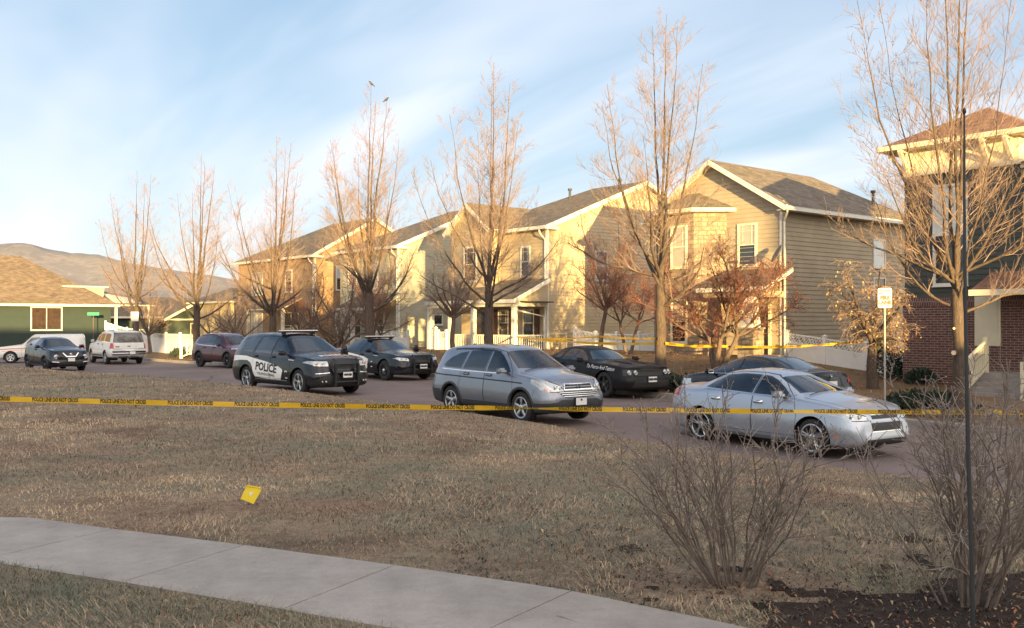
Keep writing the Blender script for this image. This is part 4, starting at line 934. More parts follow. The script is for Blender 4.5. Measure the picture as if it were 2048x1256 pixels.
def common(car, root, sp, paint, tint_front='glass', tint_rear='tint'):
    r = sp['r']; xf = sp['wb'] / 2; xr_ = -xf; yo = sp['track'] / 2 + .11
    for x, sg in ((xf, -1), (xf, 1), (xr_, -1), (xr_, 1)): make_wheel(root, x, sg, r, .22, yo, sp['rim'], sp['rimstyle'], sp.get('spokes', 5), sp.get('rr', .68))
    # wheel wells, floor and cabin lining belong to the body mesh
    b = MB(); ar = sp['arch']
    for x in (xf, xr_):
        for sg in (-1, 1):
            V = []; n = 20
            for i in range(n + 1):
                a = R(-20 + 220 * i / n)
                for y in (yo - .08, .42): V.append((x + (ar + .012) * math.cos(a), sg * y, r + (ar + .012) * math.sin(a)))
            F = [(2*i, 2*i+1, 2*i+3, 2*i+2) for i in range(n)] + [tuple(2*i+1 for i in range(n + 1))]; b.mesh(V, F, M['seam'])
    f0 = sp['cowl'] - .05; r0 = sp.get('tub_rear', -sp['rear'] + .35); zf = sp['tubz']; zl = sp['belt'] - .06; w = sp['tubw']
    b.mesh([(f0, -w, zf), (f0, w, zf), (r0, w, zf), (r0, -w, zf), (f0, -w, zl), (f0, w, zl), (r0, w, zl), (r0, -w, zl)], [(0, 1, 2, 3), (0, 1, 5, 4), (1, 2, 6, 5), (2, 3, 7, 6), (3, 0, 4, 7)], M['interior'])
    rbox(b, (f0 - .42, -w, zl - .25), (f0 + .02, w, zl + .03), M['interior'], .05); b.build('cabin_lining', root)
    s_ = sp['seatx']; zs = sp['seatz']
    for sg in (-1, 1):
        m = MB(); T = Matrix.Translation((s_, sg * .37, zs)) @ Matrix.Rotation(R(-14), 4, 'Y')
        rbox(m, (-.06, -.24, 0), (.08, .24, .60), M['seat_cloth'], .05, T); rbox(m, (-.05, -.13, .62), (.06, .13, .82), M['seat_cloth'], .05, T); m.box((-.01, -.06, .56), (.01, .06, .66), M['black_plastic'], T); rbox(m, (s_ - .05, sg * .37 - .25, zs - .1), (s_ + .5, sg * .37 + .25, zs + .05), M['seat_cloth'], .05); m.build('seat', root, True)
    m = MB(); rbox(m, (s_ - 1.0, -.62, zs), (s_ - .85, .62, zs + .62), M['seat_cloth'], .06)
    for y in (-.4, .4): rbox(m, (s_ - .99, y - .12, zs + .62), (s_ - .88, y + .12, zs + .78), M['seat_cloth'], .04)
    m.build('back_seat', root, True)
    m = MB(); T = Matrix.Translation((s_ + .62, .37, zs + .40)) @ Matrix.Rotation(R(68), 4, 'Y'); V = [T @ Vector((.18 * math.cos(R(i * 15)), .18 * math.sin(R(i * 15)), 0)) for i in range(25)]; m.tube(V, .014, M['black_plastic'], 6, False); m.bar(T @ Vector((-.17, 0, 0)), T @ Vector((.17, 0, 0)), .05, .02, M['black_plastic']); m.build('steering_wheel', root)
    m = MB(); zt_ = car_top = car.top(sp['cowl'] - .62, 0)[0].z; m.box((sp['cowl'] - .66, -.12, zt_ - .12), (sp['cowl'] - .64, .12, zt_ - .06), M['black_plastic']); m.build('rear_view_mirror', root)
    for sg in (-1, 1):         # door mirrors
        mx = sp['mirrorx']; mz = sp['mirrorz']; p, n = car.side(mx, mz - .03, sg); m = MB(); y = abs(p.y)
        def tp(v, sg=sg): return v
        rbox(m, (mx - .08, sg * (y + .06) if sg > 0 else -(y + .29), mz - .055), (mx + .09, sg * (y + .29) if sg > 0 else -(y + .06), mz + .085), sp.get('mirror', paint), .05)
        m.bar((mx + .02, sg * (y - .03), mz - .04), (mx, sg * (y + .12), mz - .01), .05, .05, M['black_plastic']); m.box((mx - .075, sg * (y + .17) - .085, mz - .04), (mx - .068, sg * (y + .17) + .085, mz + .075), M['chrome']); m.build('side_mirror', root)
    for sg in (-1, 1):
        m = MB(); a = [(sp['cowl'] + .03 - .02, sg * .55), (sp['cowl'] - .13, sg * .02 + .0)]
        car.ribbon(m, [(sp['cowl'] - .01, sg * .62), (sp['cowl'] - .05, sg * .02)], .025, M['black_plastic'], 'top', off=.02); m.build('wiper', root)
def handle(car, door, x, z, sg, mat):
    p, n = car.side(x, z, sg, 0); m = MB(); rbox(m, (x - .095, p.y + sg * .012, z - .016), (x + .095, p.y + sg * .042, z + .016), mat, .012); rbox(m, (x - .1, p.y - sg * .004, z - .03), (x + .1, p.y + sg * .008, z + .03), M['seam'] if mat != M['chrome'] else mat, .01); return m.build('handle', door, True)
def greenhouse(car, sp, tf, tr, pillar=None):
    """side windows, windshield and rear window from sp['dlo'] (front, rear[, quarter]) polygons"""
    for k, poly in enumerate(sp['dlo']):
        car.region('window#%d' % k, tf if k == 0 else tr, poly, 'side', zones=[2, 3, 4], sub=('door#%d' % k if k < sp.get('ndoors', 2) else None))
    x0, x1 = sp['wsx']; b0, b1 = sp['wsw']          # header x, cowl x; half widths there
    car.region('*windshield', tf, [(x0, -b0), (x0 + .02, -b0 * .5), (x0 + .03, 0), (x0 + .02, b0 * .5), (x0, b0), (x1 - .14, b1), (x1 - .02, b1 * .5), (x1, 0), (x1 - .02, -b1 * .5), (x1 - .14, -b1)], 'top', zones=[2, 3, 4], mirror=False)
    x0, x1 = sp['rw']; b0, b1 = sp['rww']
    if sp.get('rwmode', 'top') == 'top': car.region('*rear_window', tr, [(x0, -b0), (x0, b0), (x1, b1), (x1, -b1)], 'top', zones=[2, 3, 4], mirror=False)
    else: car.region('*rear_window', tr, sp['rwpoly'], 'front', zones=[2, 3, 4, 5], xr=(-9, sp['rw'][0]), mirror=False)
def doors(car, sp):
    for k, poly in enumerate(sp['doors']): car.region('door#%d' % k, sp['paint'], poly, 'side', zones=[0, 1, 2, 3])
def arches(car, sp):
    for x in (sp['wb'] / 2, -sp['wb'] / 2): car.region('DEL', None, circle(x, sp['r'], sp['arch']), 'side', zones=[0, 1, 2])
def seams(car, body, sp, extra=(), hood=None):
    m = MB()
    for sg in (-1, 1):
        for poly in sp['doors']: car.ribbon(m, [p for p in poly] + [poly[0]], .0075, M['seam'], 'side', sg, .0025)
        for pl in extra: car.ribbon(m, pl, .007, M['seam'], 'side', sg, .0025)
    if hood:
        for sg in (-1, 1): car.ribbon(m, [(x, sg * y) for x, y in hood], .008, M['seam'], 'top', off=.003)
    return m.build('panel_gap', body)
def arch_trim(car, root, sp, mat, w=.05, name='wheel_arch_trim', off=.012):
    for x in (sp['wb'] / 2, -sp['wb'] / 2):
        for sg in (-1, 1):
            m = MB(); V = []; n = 24; ok = []
            for i in range(n + 1):
                a = R(-12 + 204 * i / n); c_, s_ = math.cos(a), math.sin(a)
                for rr_, o_ in ((sp['arch'] - .004, off * .6), (sp['arch'] + w * .5, off), (sp['arch'] + w, 0.0)):
                    p, _ = car.side(x + rr_ * c_, max(.2, sp['r'] + rr_ * s_), sg, 0); V.append((p.x, p.y + sg * o_, p.z))
                p, _ = car.side(x + (sp['arch'] + .0) * c_, max(.2, sp['r'] + sp['arch'] * s_), sg, 0); V.append((x + (sp['arch'] - .006) * c_, p.y - sg * .05, max(.2, sp['r'] + (sp['arch'] - .006) * s_)))
            m.mesh(V, [(4*i+a, 4*i+b, 4*i+4+b, 4*i+4+a) for i in range(n) for a, b in ((0, 1), (1, 2), (3, 0))], mat); m.build(name, root, True)
def place(name, label, cat, X, Y, yaw, z=0.0):
    return thing(name, label, cat, (X, Y, road_z(Y * .766 - X * .643) + .002), R(yaw) - math.pi / 2)      # tyres stand on the road
def cyl_lamp(mb, car, y, z, r, off=.0, ring='chrome', lens='lens', rear=False):
    p, n = car.fr(y, z, 0, rear); Mx = Matrix.Translation(p + Vector((off, 0, 0))) @ Matrix.Rotation(R(90), 4, 'Y')
    mb.lathe([(r, -.02), (r, .012), (r * .86, .014), (r * .84, .002)], M[ring], 20, Mx); mb.lathe([(r * .84, .002), (r * .5, .010), (0, .014)], M[lens], 20, Mx)
M['silver'] = mat_paint('silver_paint', (.255, .28, .335), .65, .36, .7, .04)
M['silver2'] = mat_paint('light_silver_paint', (.44, .485, .56), .6, .34, .7, .03)
M['black_paint'] = mat_paint('black_paint', (.004, .006, .013), 0, .26, .6, .01, .25)
M['matte_black'] = mat_paint('dull_black_paint', (.007, .007, .008), 0, .55, .12, .01, .25)
M['maroon'] = mat_paint('maroon_paint', (.075, .010, .018), .1, .3, .7, .03)
M['white_paint'] = mat_paint('white_paint', (.66, .66, .64), 0, .35, .8, .05)
M['white_vinyl_wrap'] = mat_plain('white_livery', (.82, .82, .80), .4, .04, 3)

def base_spec(wb, fo, ro, w, H, zt, belt_f, belt_r, cowl, r=.34, arch=.395, roofw=.58, hoodw=.70, deckw=None, zbot=.22, cr=.045, rear_w=.66):
    hw = w / 2; F = wb / 2 + fo; Rr = wb / 2 + ro; c = cowl
    return dict(wb=wb, front=F, rear=Rr, r=r, arch=arch, track=w - .26, cowl=c, zt=zt,
        zb=[(F, zbot + .10), (F - .12, zbot + .02), (F - .5, zbot), (-Rr + .5, zbot), (-Rr + .12, zbot + .04), (-Rr, zbot + .16)],
        zm=[(F, .50), (0, .58), (-Rr, .62)], zs=[(F, zt[0][1] - .06), (F - .25, belt_f - .09), (F - .8, belt_f - .02), (c, belt_f), (0, (belt_f + belt_r) / 2), (-Rr + .3, belt_r), (-Rr, belt_r - .12)],
        wb_=0, wm=[(F, hw * .68), (F - .06, hw * .85), (F - .22, hw * .945), (F - .55, hw * .99), (.6, hw), (-Rr + .7, hw), (-Rr + .3, hw * .96), (-Rr + .1, hw * .88), (-Rr, hw * .76)],
        ws=[(F, hw * .62), (F - .08, hw * .80), (F - .30, hw * .90), (F - .65, hw * .94), (.6, hw * .955), (-Rr + .7, hw * .955), (-Rr + .3, hw * .90), (-Rr + .1, hw * .82), (-Rr, hw * .70)],
        wt=[(F, hw * .45), (F - .15, hoodw * .84), (F - .6, hoodw), (c, hoodw), (c - .85, roofw), (-Rr + .9, roofw * .98), (-Rr + .3, (deckw or roofw)), (-Rr, rear_w * .8)],
        cr=[(F, .03), (F - .3, .05), (c, .07), (c - .85, cr), (-Rr + .4, cr), (-Rr, .04)])
def finish_spec(sp):
    sp['wb_half'] = sp['wb']; sp['wb_tab'] = [(x, y * .95) for x, y in sp['wm']]; return sp
def make_car(sp):
    tab = dict(sp); wbase = sp['wb']; tab['wb'] = [(x, y * .94) for x, y in sp['wm']]; c = Car(tab); return c

def split_sides(m, name, root):
    """a mesh collected for both sides of a car becomes one object per side"""
    for sg in (-1, 1):
        q = MB(); q.mats = list(m.mats)
        for f, mi, uv in zip(m.f, m.m, m.uv):
            if (sum(m.v[i][1] for i in f) > 0) == (sg > 0):
                n = len(q.v); q.v += [m.v[i] for i in f]; q.f.append(tuple(range(n, n + len(f)))); q.m.append(mi); q.uv.append(uv)
        if q.f: q.build(name, root)

def outline(c, m, poly, w=.012, mat='seam', mode='front', off=.004):
    k = max(range(len(poly)), key=lambda i: poly[i][0]); P = [p for p in poly[k:] + poly[:k] if p[0] <= .80]
    for sg in (-1, 1): c.ribbon(m, [(sg * a, b) for a, b in P], w, M[mat], mode, off=off)
def silver_suv():
    sp = base_spec(2.62, .87, .97, 1.82, 1.68, [(2.18, .80), (2.15, .90), (2.04, .97), (1.8, 1.04), (1.4, 1.10), (1.15, 1.15), (.34, 1.60), (0, 1.66), (-.5, 1.68), (-1.2, 1.665), (-1.75, 1.62), (-1.98, 1.56), (-2.14, 1.26), (-2.2, 1.06), (-2.25, .96), (-2.28, .80)], 1.05, 1.10, 1.15, r=.345, arch=.40, hoodw=.72)
    sp.update(paint=M['silver'], rim=M['alloy'], rimstyle='wide', spokes=5, rr=.66, belt=1.08, tubz=.42, tubw=.72, seatx=-.15, seatz=.66, mirrorx=.80, mirrorz=1.10,
        dlo=[[(.90, 1.085), (.70, 1.24), (.42, 1.44), (.25, 1.515), (.05, 1.54), (.06, 1.07)], [(-.03, 1.07), (-.03, 1.545), (-.4, 1.55), (-.80, 1.52), (-.88, 1.10)], [(-.95, 1.105), (-.90, 1.505), (-1.2, 1.46), (-1.45, 1.37), (-1.62, 1.26), (-1.70, 1.17), (-1.62, 1.13)]],
        wsx=(.40, 1.12), wsw=(.53, .68), rw=(-2.1, -1.85), rww=(.56, .54), rwmode='front', rwpoly=[(-.58, 1.12), (.58, 1.12), (.50, 1.52), (-.50, 1.52)],
        doors=[[(1.00, .40), (1.04, .72), (.98, 1.06), (.66, 1.34), (.38, 1.53), (.0, 1.585), (-.0, .40)], [(-.01, .40), (-.01, 1.585), (-.5, 1.59), (-.86, 1.56), (-.93, 1.1), (-.93, .86), (-.99, .74), (-.80, .40)]])
    sp['fshear'] = [(0, -.06), (.3, .0), (.45, .04), (.6, .04), (.72, .0), (.85, .0), (1.0, -.05), (1.2, -.05)]; sp['rshear'] = [(0, 0), (.5, .05), (.7, .05), (.8, 0), (1.1, -.02), (1.7, 0)]
    c = make_car(sp); P = M['silver']; root = place('parked_suv', 'silver compact SUV with a sunroof and grey lower cladding, parked in mid-picture', 'SUV', .06, 22.6, 38.5, .08)
    doors(c, sp); greenhouse(c, sp, M['glass'], M['tint'])
    G = M['grey_plastic']; B = M['black_plastic']
    c.region(None, G, [(1.75, .0), (1.75, .40), (-1.75, .40), (-1.75, 0)], 'side', zones=[0, 1, 2])
    c.region(None, M['amber'], [(.845, .74), (.885, .93), (.80, .95), (.76, .74)], 'front', xr=(1.5, 9)) if 0 else None
    c.region('headlight', M['lens'], [(.38, .715), (.74, .71), (.84, .76), (.872, .93), (.84, .98), (.66, .93), (.50, .85)], 'front', zones=[1, 2, 3, 4, 6], xr=(1.62, 9))
    c.region(None, M['amber'], [(.74, .70), (.90, .70), (.90, 1.0), (.80, 1.0), (.735, .88)], 'front', zones=[1, 2, 3, 4], xr=(1.55, 1.98)) if 0 else None
    # grille: upper band in a bright frame, lower mesh with bars, grey bumper skin
    c.region('*grille', B, [(-.40, .755), (.40, .755), (.37, .865), (-.37, .865)], 'front', zones=[1, 2, 3, 4, 6], xr=(1.8, 9), mirror=False)
    c.region('*grille', B, [(-.42, .59), (.42, .59), (.60, .725), (-.60, .725)], 'front', zones=[1, 2, 3, 4, 6], xr=(1.8, 9), mirror=False)
    for z in (.665, .715): c.region(None, M['chrome'], [(-.60, z), (.60, z), (.60, z + .016), (-.60, z + .016)], 'front', zones=[6, 1, 2], xr=(1.95, 9), mirror=False) if 0 else None
    c.region('*bumper', G, [(-.95, .1), (.95, .1), (.95, .46), (.62, .50), (.50, .545), (-.50, .545), (-.62, .50), (-.95, .46)], 'front', zones=[0, 1, 2, 6], xr=(1.72, 9), mirror=False)
    c.region('*rear_bumper', G, [(-.95, .1), (.95, .1), (.95, .60), (-.95, .60)], 'front', zones=[0, 1, 2, 5], xr=(-9, -1.72), mirror=False)
    c.region('taillight', M['red_lens'], [(.60, 1.02), (.90, 1.02), (.75, 1.5), (.55, 1.5)], 'front', zones=[1, 2, 3, 5], xr=(-9, -1.98))
    arches(c, sp); c.build(root, P); b = c.parts['body']; seams(c, b, sp, hood=[(1.12, .73), (1.6, .70), (2.05, .60)], extra=([(1.75, .75), (1.72, .60)],))
    lm = MB(); outline(c, lm, [(.38, .715), (.74, .71), (.84, .76), (.872, .93), (.84, .98), (.66, .93), (.50, .85)]); lm.build('lamp_surround', b)
    common(c, root, sp, P, M['glass'], M['tint']); arch_trim(c, root, sp, G, .055)
    for k, x in ((0, .16), (1, -.70)):
        for sg in (-1, 1): handle(c, c.parts['door#%d|%d' % (k, sg)], x, 1.0 - .02 * 0 - (0 if k else .0), sg, P)
    m = MB()
    for sg in (-1, 1): c.ribbon(m, [(-2.1, .955), (-1.0, .93), (1.0, .885), (1.35, .87)], .028, B, 'side', sg, .006); c.ribbon(m, [(-1.72, 1.085), (-.9, 1.065), (.93, 1.05)], .022, M['chrome'], 'side', sg, .005)
    c.ribbon(m, [(-1.75, .0)], .01, B, 'top') if 0 else None; m.build('side_moulding', root)
    m = MB()
    for pts in ([(-.41, .755), (.41, .755)], [(-.41, .755), (-.37, .87)], [(.41, .755), (.37, .87)], [(-.37, .87), (.37, .87)], [(-.38, .812), (.38, .812)]): c.ribbon(m, pts, .022, M['chrome'] if pts[0][1] != .812 else P, 'front', off=.012)
    for z, w in ((.615, .44), (.655, .49), (.695, .55)): c.ribbon(m, [(-w, z), (w, z)], .013, M['chrome'], 'front', off=.008)
    p, n = c.fr(0, .812, .02); rb = M['chrome']; F = Matrix.Translation((p.x + .012, 0, .812))
    for y in (-.045, .045): m.bar(F @ Vector((0, y * .8, -.045)), F @ Vector((0, y, .045)), .02, .02, rb, up=(1, 0, 0))
    m.bar(F @ Vector((0, -.04, 0)), F @ Vector((0, .04, 0)), .02, .018, rb); m.build('grille_trim', c.parts['grille'])
    plate(c, root, 0, .50, [('o', .07, .02, 'ink')], off=.05)
    m = MB()
    for sg in (-1, 1): c.ribbon(m, [(.28, sg * .60), (-.3, sg * .60), (-1.5, sg * .585)], .03, B, 'top', off=.006)
    m.build('roof_moulding', root)
    m = MB(); q = []; V = [c.top(x, y, .004)[0] for x in (.10, -.28, -.62) for y in (-.40, 0, .40)]; m.mesh(V, [(0, 1, 4, 3), (1, 2, 5, 4), (3, 4, 7, 6), (4, 5, 8, 7)], M['brown_pane']); m.build('sunroof', root)
    m = MB()
    for sg in (-1, 1):
        cyl_lamp(m, c, sg * .60, .80, .055); cyl_lamp(m, c, sg * .50, .785, .035)
        V = [c.fr(sg * y, z, .010)[0] for y, z in ((.70, .725), (.80, .74), (.835, .84), (.83, .94), (.74, .90))]; m.mesh(V, [(0, 1, 2, 3, 4)], M['amber'])
        cyl_lamp(m, c, sg * .66, .40, .045, 0, 'black_plastic', 'grey_plastic')
    split_sides(m, 'lamp_reflector', root)
    m = MB(); p = c.top(-1.55, .0)[0]; m.tube([p, p + Vector((-.1, 0, .16)), p + Vector((-.22, 0, .30))], [.008, .004, .003], B, 5); rbox(m, (p.x - .04, -.025, p.z - .01), (p.x + .05, .025, p.z + .03), B, .01); m.build('antenna', root)
silver_suv()
def police_kit(c, root, x, w=1.26, push=(.40, 1.02), px=None, h0=.30):
    m = MB(); z = c.top(x, 0)[0].z; rbox(m, (x - .15, -w / 2, z + .03), (x + .13, w / 2, z + .085), M['black_plastic'], .02); rbox(m, (x - .14, -w / 2, z + .065), (x + .12, w / 2, z + .105), M['plate'], .02)
    for y in (-.5, .5): m.box((x - .08, y - .04, z - .03), (x + .06, y + .04, z + .06), M['black_plastic'])
    m.build('light_bar', root); m = MB(); B = M['black_plastic']; X = px
    for y in (-.37, .37):
        m.bar((X, y, h0), (X + .03, y, push[1] - .12), .05, .10, B, up=(1, 0, 0)); m.tube([(X + .03, y, push[1] - .14), (X + .02, y, push[1] - .04), (X - .08, y, push[1])], .035, B, 8)
    for z_ in (.40, .66, .90): m.tube([(X, -.36, z_), (X, .36, z_)], .028, B, 8)
    m.box((X - .25, -.3, .38), (X, -.26, .46), B); m.box((X - .25, .26, .38), (X, .3, .46), B)
    m.build('push_bumper', root)
    m = MB(); p, n = c.side(c.sp['mirrorx'] + .12, c.sp['mirrorz'] + .02, 1); Mx = Matrix.Translation(p + Vector((.05, .10, .10))) @ Matrix.Rotation(R(80), 4, 'Y'); m.lathe([(0, -.07), (.05, -.05), (.08, .0), (.085, .04), (.0, .05)], B, 16, Mx); m.bar(p, p + Vector((.03, .08, .08)), .02, .02, B); m.build('spotlight', root, True)
def police_suv():
    sp = base_spec(3.04, .93, 1.14, 1.92, 1.80, [(2.45, .84), (2.43, .98), (2.34, 1.06), (2.0, 1.12), (1.5, 1.17), (1.22, 1.21), (.40, 1.66), (.05, 1.73), (-.6, 1.775), (-1.4, 1.77), (-2.1, 1.72), (-2.36, 1.62), (-2.5, 1.28), (-2.58, 1.10), (-2.64, .98), (-2.66, .80)], 1.12, 1.17, 1.22, r=.37, arch=.43, hoodw=.76, roofw=.60)
    sp.update(paint=M['black_paint'], rim=M['alloy'], rimstyle='double', spokes=5, rr=.66, belt=1.13, tubz=.45, tubw=.76, seatx=-.1, seatz=.72, mirrorx=.86, mirrorz=1.17,
        dlo=[[(.93, 1.155), (.72, 1.33), (.48, 1.50), (.30, 1.58), (.02, 1.61), (.0, 1.155)], [(-.10, 1.155), (-.10, 1.62), (-.5, 1.63), (-.93, 1.62), (-1.04, 1.17)], [(-1.22, 1.18), (-1.12, 1.62), (-1.6, 1.60), (-1.98, 1.54), (-2.14, 1.26), (-2.10, 1.21)]],
        wsx=(.46, 1.19), wsw=(.55, .71), rw=(-2.4, -2.2), rww=(.5, .5), rwmode='front', rwpoly=[(-.60, 1.22), (.60, 1.22), (.52, 1.60), (-.52, 1.60)],
        doors=[[(1.04, .44), (1.08, .80), (1.02, 1.13), (.70, 1.42), (.42, 1.61), (.0, 1.655), (-.05, .44)], [(-.07, .44), (-.05, 1.655), (-.6, 1.665), (-1.0, 1.65), (-1.10, 1.16), (-1.08, .86), (-1.14, .72), (-.93, .44)]])
    sp['fshear'] = [(0, -.1), (.3, .02), (.45, .05), (.62, .05), (.74, .0), (1.0, -.02), (1.2, -.05)]; sp['rshear'] = [(0, 0), (.5, .04), (.72, .04), (.82, 0), (1.8, 0)]
    c = make_car(sp); P = sp['paint']; B = M['black_plastic']; root = place('police_suv', 'black police SUV with a white POLICE side panel, push bar and roof light bar', 'police car', -6.42, 29.4, 43, .15)
    doors(c, sp); greenhouse(c, sp, M['glass'], M['tint'])
    c.region(None, B, [(1.9, .0), (1.9, .36), (-2.0, .36), (-2.0, 0)], 'side', zones=[0, 1, 2])
    for sg in (0,):
        c.region(None, M['white_vinyl_wrap'], [(-2.58, 1.04), (-2.0, 1.06), (-1.5, 1.05), (-1.0, .99), (-.2, .90), (.45, .79), (.66, .72), (.70, .66), (.58, .42), (.48, .38), (-.95, .44), (-1.05, .56), (-1.10, .72), (-1.22, .85), (-1.42, .92), (-1.9, .92), (-2.58, .86)], 'side', zones=[1, 2, 3])
    c.region('headlight', M['lens'], [(.50, .84), (.74, .835), (.86, .87), (.93, .935), (.90, .985), (.74, .995), (.50, .985)], 'front', zones=[1, 2, 3, 4, 6], xr=(1.75, 9))
    c.region('*grille', B, [(-.44, .76), (.44, .76), (.46, .96), (.40, 1.0), (-.40, 1.0), (-.46, .96)], 'front', zones=[1, 2, 3, 4, 6], xr=(2.0, 9), mirror=False)
    c.region('*bumper', B, [(-.98, .1), (.98, .1), (.98, .42), (.6, .60), (-.6, .60), (-.98, .42)], 'front', zones=[0, 1, 2, 6], xr=(1.98, 9), mirror=False)
    c.region('taillight', M['red_lens'], [(.5, 1.06), (1.0, 1.06), (1.0, 1.18), (.5, 1.18)], 'front', zones=[1, 2, 3, 5], xr=(-9, -2.45))
    arches(c, sp); c.build(root, P); b = c.parts['body']; seams(c, b, sp, hood=[(1.2, .78), (1.7, .76), (2.2, .66)])
    lm = MB(); outline(c, lm, [(.50, .84), (.74, .835), (.86, .87), (.93, .935), (.90, .985), (.74, .995), (.50, .985)]); lm.build('lamp_surround', b)
    common(c, root, sp, P)
    m = MB(); I = M['ink']
    for sg in (-1, 1): c.text(m, 'POLICE', -.27, .63, .33, I, 'side', sg, bold=.035, sx=1.16, rot=-.055 * (1 if sg < 0 else -1)); c.text(m, 'COLORADO SPRINGS', -.27, .50, .105, I, 'side', sg, bold=.012, rot=-.04 * (1 if sg < 0 else -1))
    for sg in (-1, 1):
        V = [c.side(x, z, sg, .005)[0] for x, z in ((.86, .46), (.98, .46), (.95, .68), (.83, .68))]; m.mesh(V, [(0, 1, 2, 3)], M['plate']); c.ribbon(m, [(.86, .62), (.95, .62)], .05, I, 'side', sg, .008); c.text(m, '42', .92, .49, .11, I, 'side', sg, off=.009, bold=.02)
        c.ribbon(m, [(.98, 1.0), (1.28, .985)], .02, M['white_ink'], 'side', sg, .006)
    c.text(m, 'POLICE', 2.0, 0, .24, M['white_ink'], 'top', bold=.03, sx=1.2, off=.012); m.build('lettering', b)
    m = MB()
    for sg in (-1, 1): c.ribbon(m, [(-.92, .395), (.95, .395)], .035, M['chrome'], 'side', sg, .012)
    m.build('sill_trim', root)
    for k, x in ((0, .10), (1, -.92)):
        for sg in (-1, 1): handle(c, c.parts['door#%d|%d' % (k, sg)], x, 1.06, sg, P)
    plate(c, root, 0, .60, [('BXP-F29', .072, -.022, 'ink')], off=.12); police_kit(c, root, -.02, 1.24, (.4, 1.04), px=2.56)
    m = MB()
    for sg in (-1, 1): cyl_lamp(m, c, sg * .78, .91, .048, lens='amber'); cyl_lamp(m, c, sg * .64, .91, .045)
    for sg in (-1, 1):
        for y in (.62, .72): cyl_lamp(m, c, sg * y, .42, .028)
        c.ribbon(m, [(sg * .50, .665), (sg * .86, .64)], .02, M['chrome'], 'front', off=.006); c.ribbon(m, [(sg * .55, .845), (sg * .86, .86)], .014, M['white_ink'], 'front', off=.008)
    split_sides(m, 'lamp_reflector', root)
police_suv()
def police_sedan():
    sp = base_spec(3.05, .95, 1.04, 1.90, 1.48, [(2.475, .72), (2.45, .84), (2.35, .92), (1.9, .98), (1.4, 1.03), (1.05, 1.07), (.30, 1.40), (0, 1.45), (-.5, 1.475), (-1.0, 1.43), (-1.75, 1.15), (-2.1, 1.12), (-2.45, 1.09), (-2.53, 1.0), (-2.565, .80)], .99, 1.02, 1.05, r=.36, arch=.42, hoodw=.76, roofw=.54, deckw=.66, zbot=.20)
    sp.update(paint=M['black_paint'], rim=M['black_alloy'], rimstyle='steel', rr=.64, belt=1.0, tubz=.35, tubw=.76, tub_rear=-1.5, seatx=-.2, seatz=.50, mirrorx=.72, mirrorz=1.03,
        dlo=[[(.80, 1.03), (.55, 1.19), (.35, 1.28), (.15, 1.345), (-.05, 1.36), (-.06, 1.02)], [(-.14, 1.02), (-.12, 1.365), (-.55, 1.37), (-.86, 1.33), (-1.02, 1.22), (-1.04, 1.04)], [(-1.08, 1.05), (-1.06, 1.20), (-1.22, 1.13), (-1.32, 1.07)]],
        wsx=(.38, 1.02), wsw=(.48, .70), rw=(-1.66, -1.06), rww=(.56, .48),
        doors=[[(.95, .36), (.98, .7), (.90, 1.0), (.5, 1.26), (.2, 1.385), (-.05, 1.40), (-.09, .36)], [(-.10, .36), (-.07, 1.40), (-.6, 1.41), (-.95, 1.35), (-1.12, 1.18), (-1.15, .9), (-1.12, .72), (-.95, .36)]])
    sp['fshear'] = [(0, -.08), (.3, .03), (.5, .05), (.66, .02), (.8, .0), (1, -.02)]
    c = make_car(sp); P = sp['paint']; B = M['black_plastic']; root = place('police_sedan', 'black police sedan with a light bar and push bar, double-parked beside the grey porch house', 'police car', -4.85, 36.4, 40.9, .14)
    doors(c, sp); greenhouse(c, sp, M['glass'], M['tint'])
    c.region(None, M['white_vinyl_wrap'], [(-2.4, .98), (-1.6, .98), (-.7, .93), (.2, .83), (.52, .74), (.46, .42), (.36, .38), (-.95, .42), (-1.10, .70), (-1.4, .84), (-2.4, .80)], 'side', zones=[1, 2, 3])
    c.region('headlight', M['lens'], [(.50, .70), (.80, .72), (.90, .80), (.84, .84), (.52, .80)], 'front', zones=[1, 2, 3, 4, 6], xr=(1.8, 9))
    c.region('*grille', B, [(-.48, .56), (.48, .56), (.46, .79), (-.46, .79)], 'front', zones=[1, 2, 3, 4, 6], xr=(2.0, 9), mirror=False)
    c.region('*bumper', B, [(-.98, .1), (.98, .1), (.98, .34), (.6, .46), (-.6, .46), (-.98, .34)], 'front', zones=[0, 1, 2, 6], xr=(2.1, 9), mirror=False)
    c.region('taillight', M['red_lens'], [(.3, .92), (1.0, .92), (1.0, 1.04), (.3, 1.04)], 'front', zones=[1, 2, 3, 5], xr=(-9, -2.35))
    arches(c, sp); c.build(root, P); b = c.parts['body']; seams(c, b, sp, hood=[(1.05, .78), (1.6, .76), (2.25, .66)]); common(c, root, sp, P)
    lm = MB(); outline(c, lm, [(.50, .70), (.80, .72), (.90, .80), (.84, .84), (.52, .80)]); lm.build('lamp_surround', b)
    m = MB(); I = M['ink']
    for sg in (-1, 1):
        c.text(m, 'POLICE', -.42, .60, .25, I, 'side', sg, bold=.022, sx=1.12)
        V = [c.side(x, z, sg, .005)[0] for x, z in ((.72, .46), (.82, .46), (.80, .68), (.70, .68))]; m.mesh(V, [(0, 1, 2, 3)], M['plate']); c.text(m, '57', .76, .52, .09, I, 'side', sg, off=.009); c.ribbon(m, [(.86, .885), (1.12, .87)], .018, M['white_ink'], 'side', sg, .006)
    c.text(m, 'POLICE', 2.02, 0, .19, M['white_ink'], 'top', bold=.015, sx=1.1); m.build('lettering', b)
    for k, x in ((0, .06), (1, -.98)):
        for sg in (-1, 1): handle(c, c.parts['door#%d|%d' % (k, sg)], x, .90, sg, P)
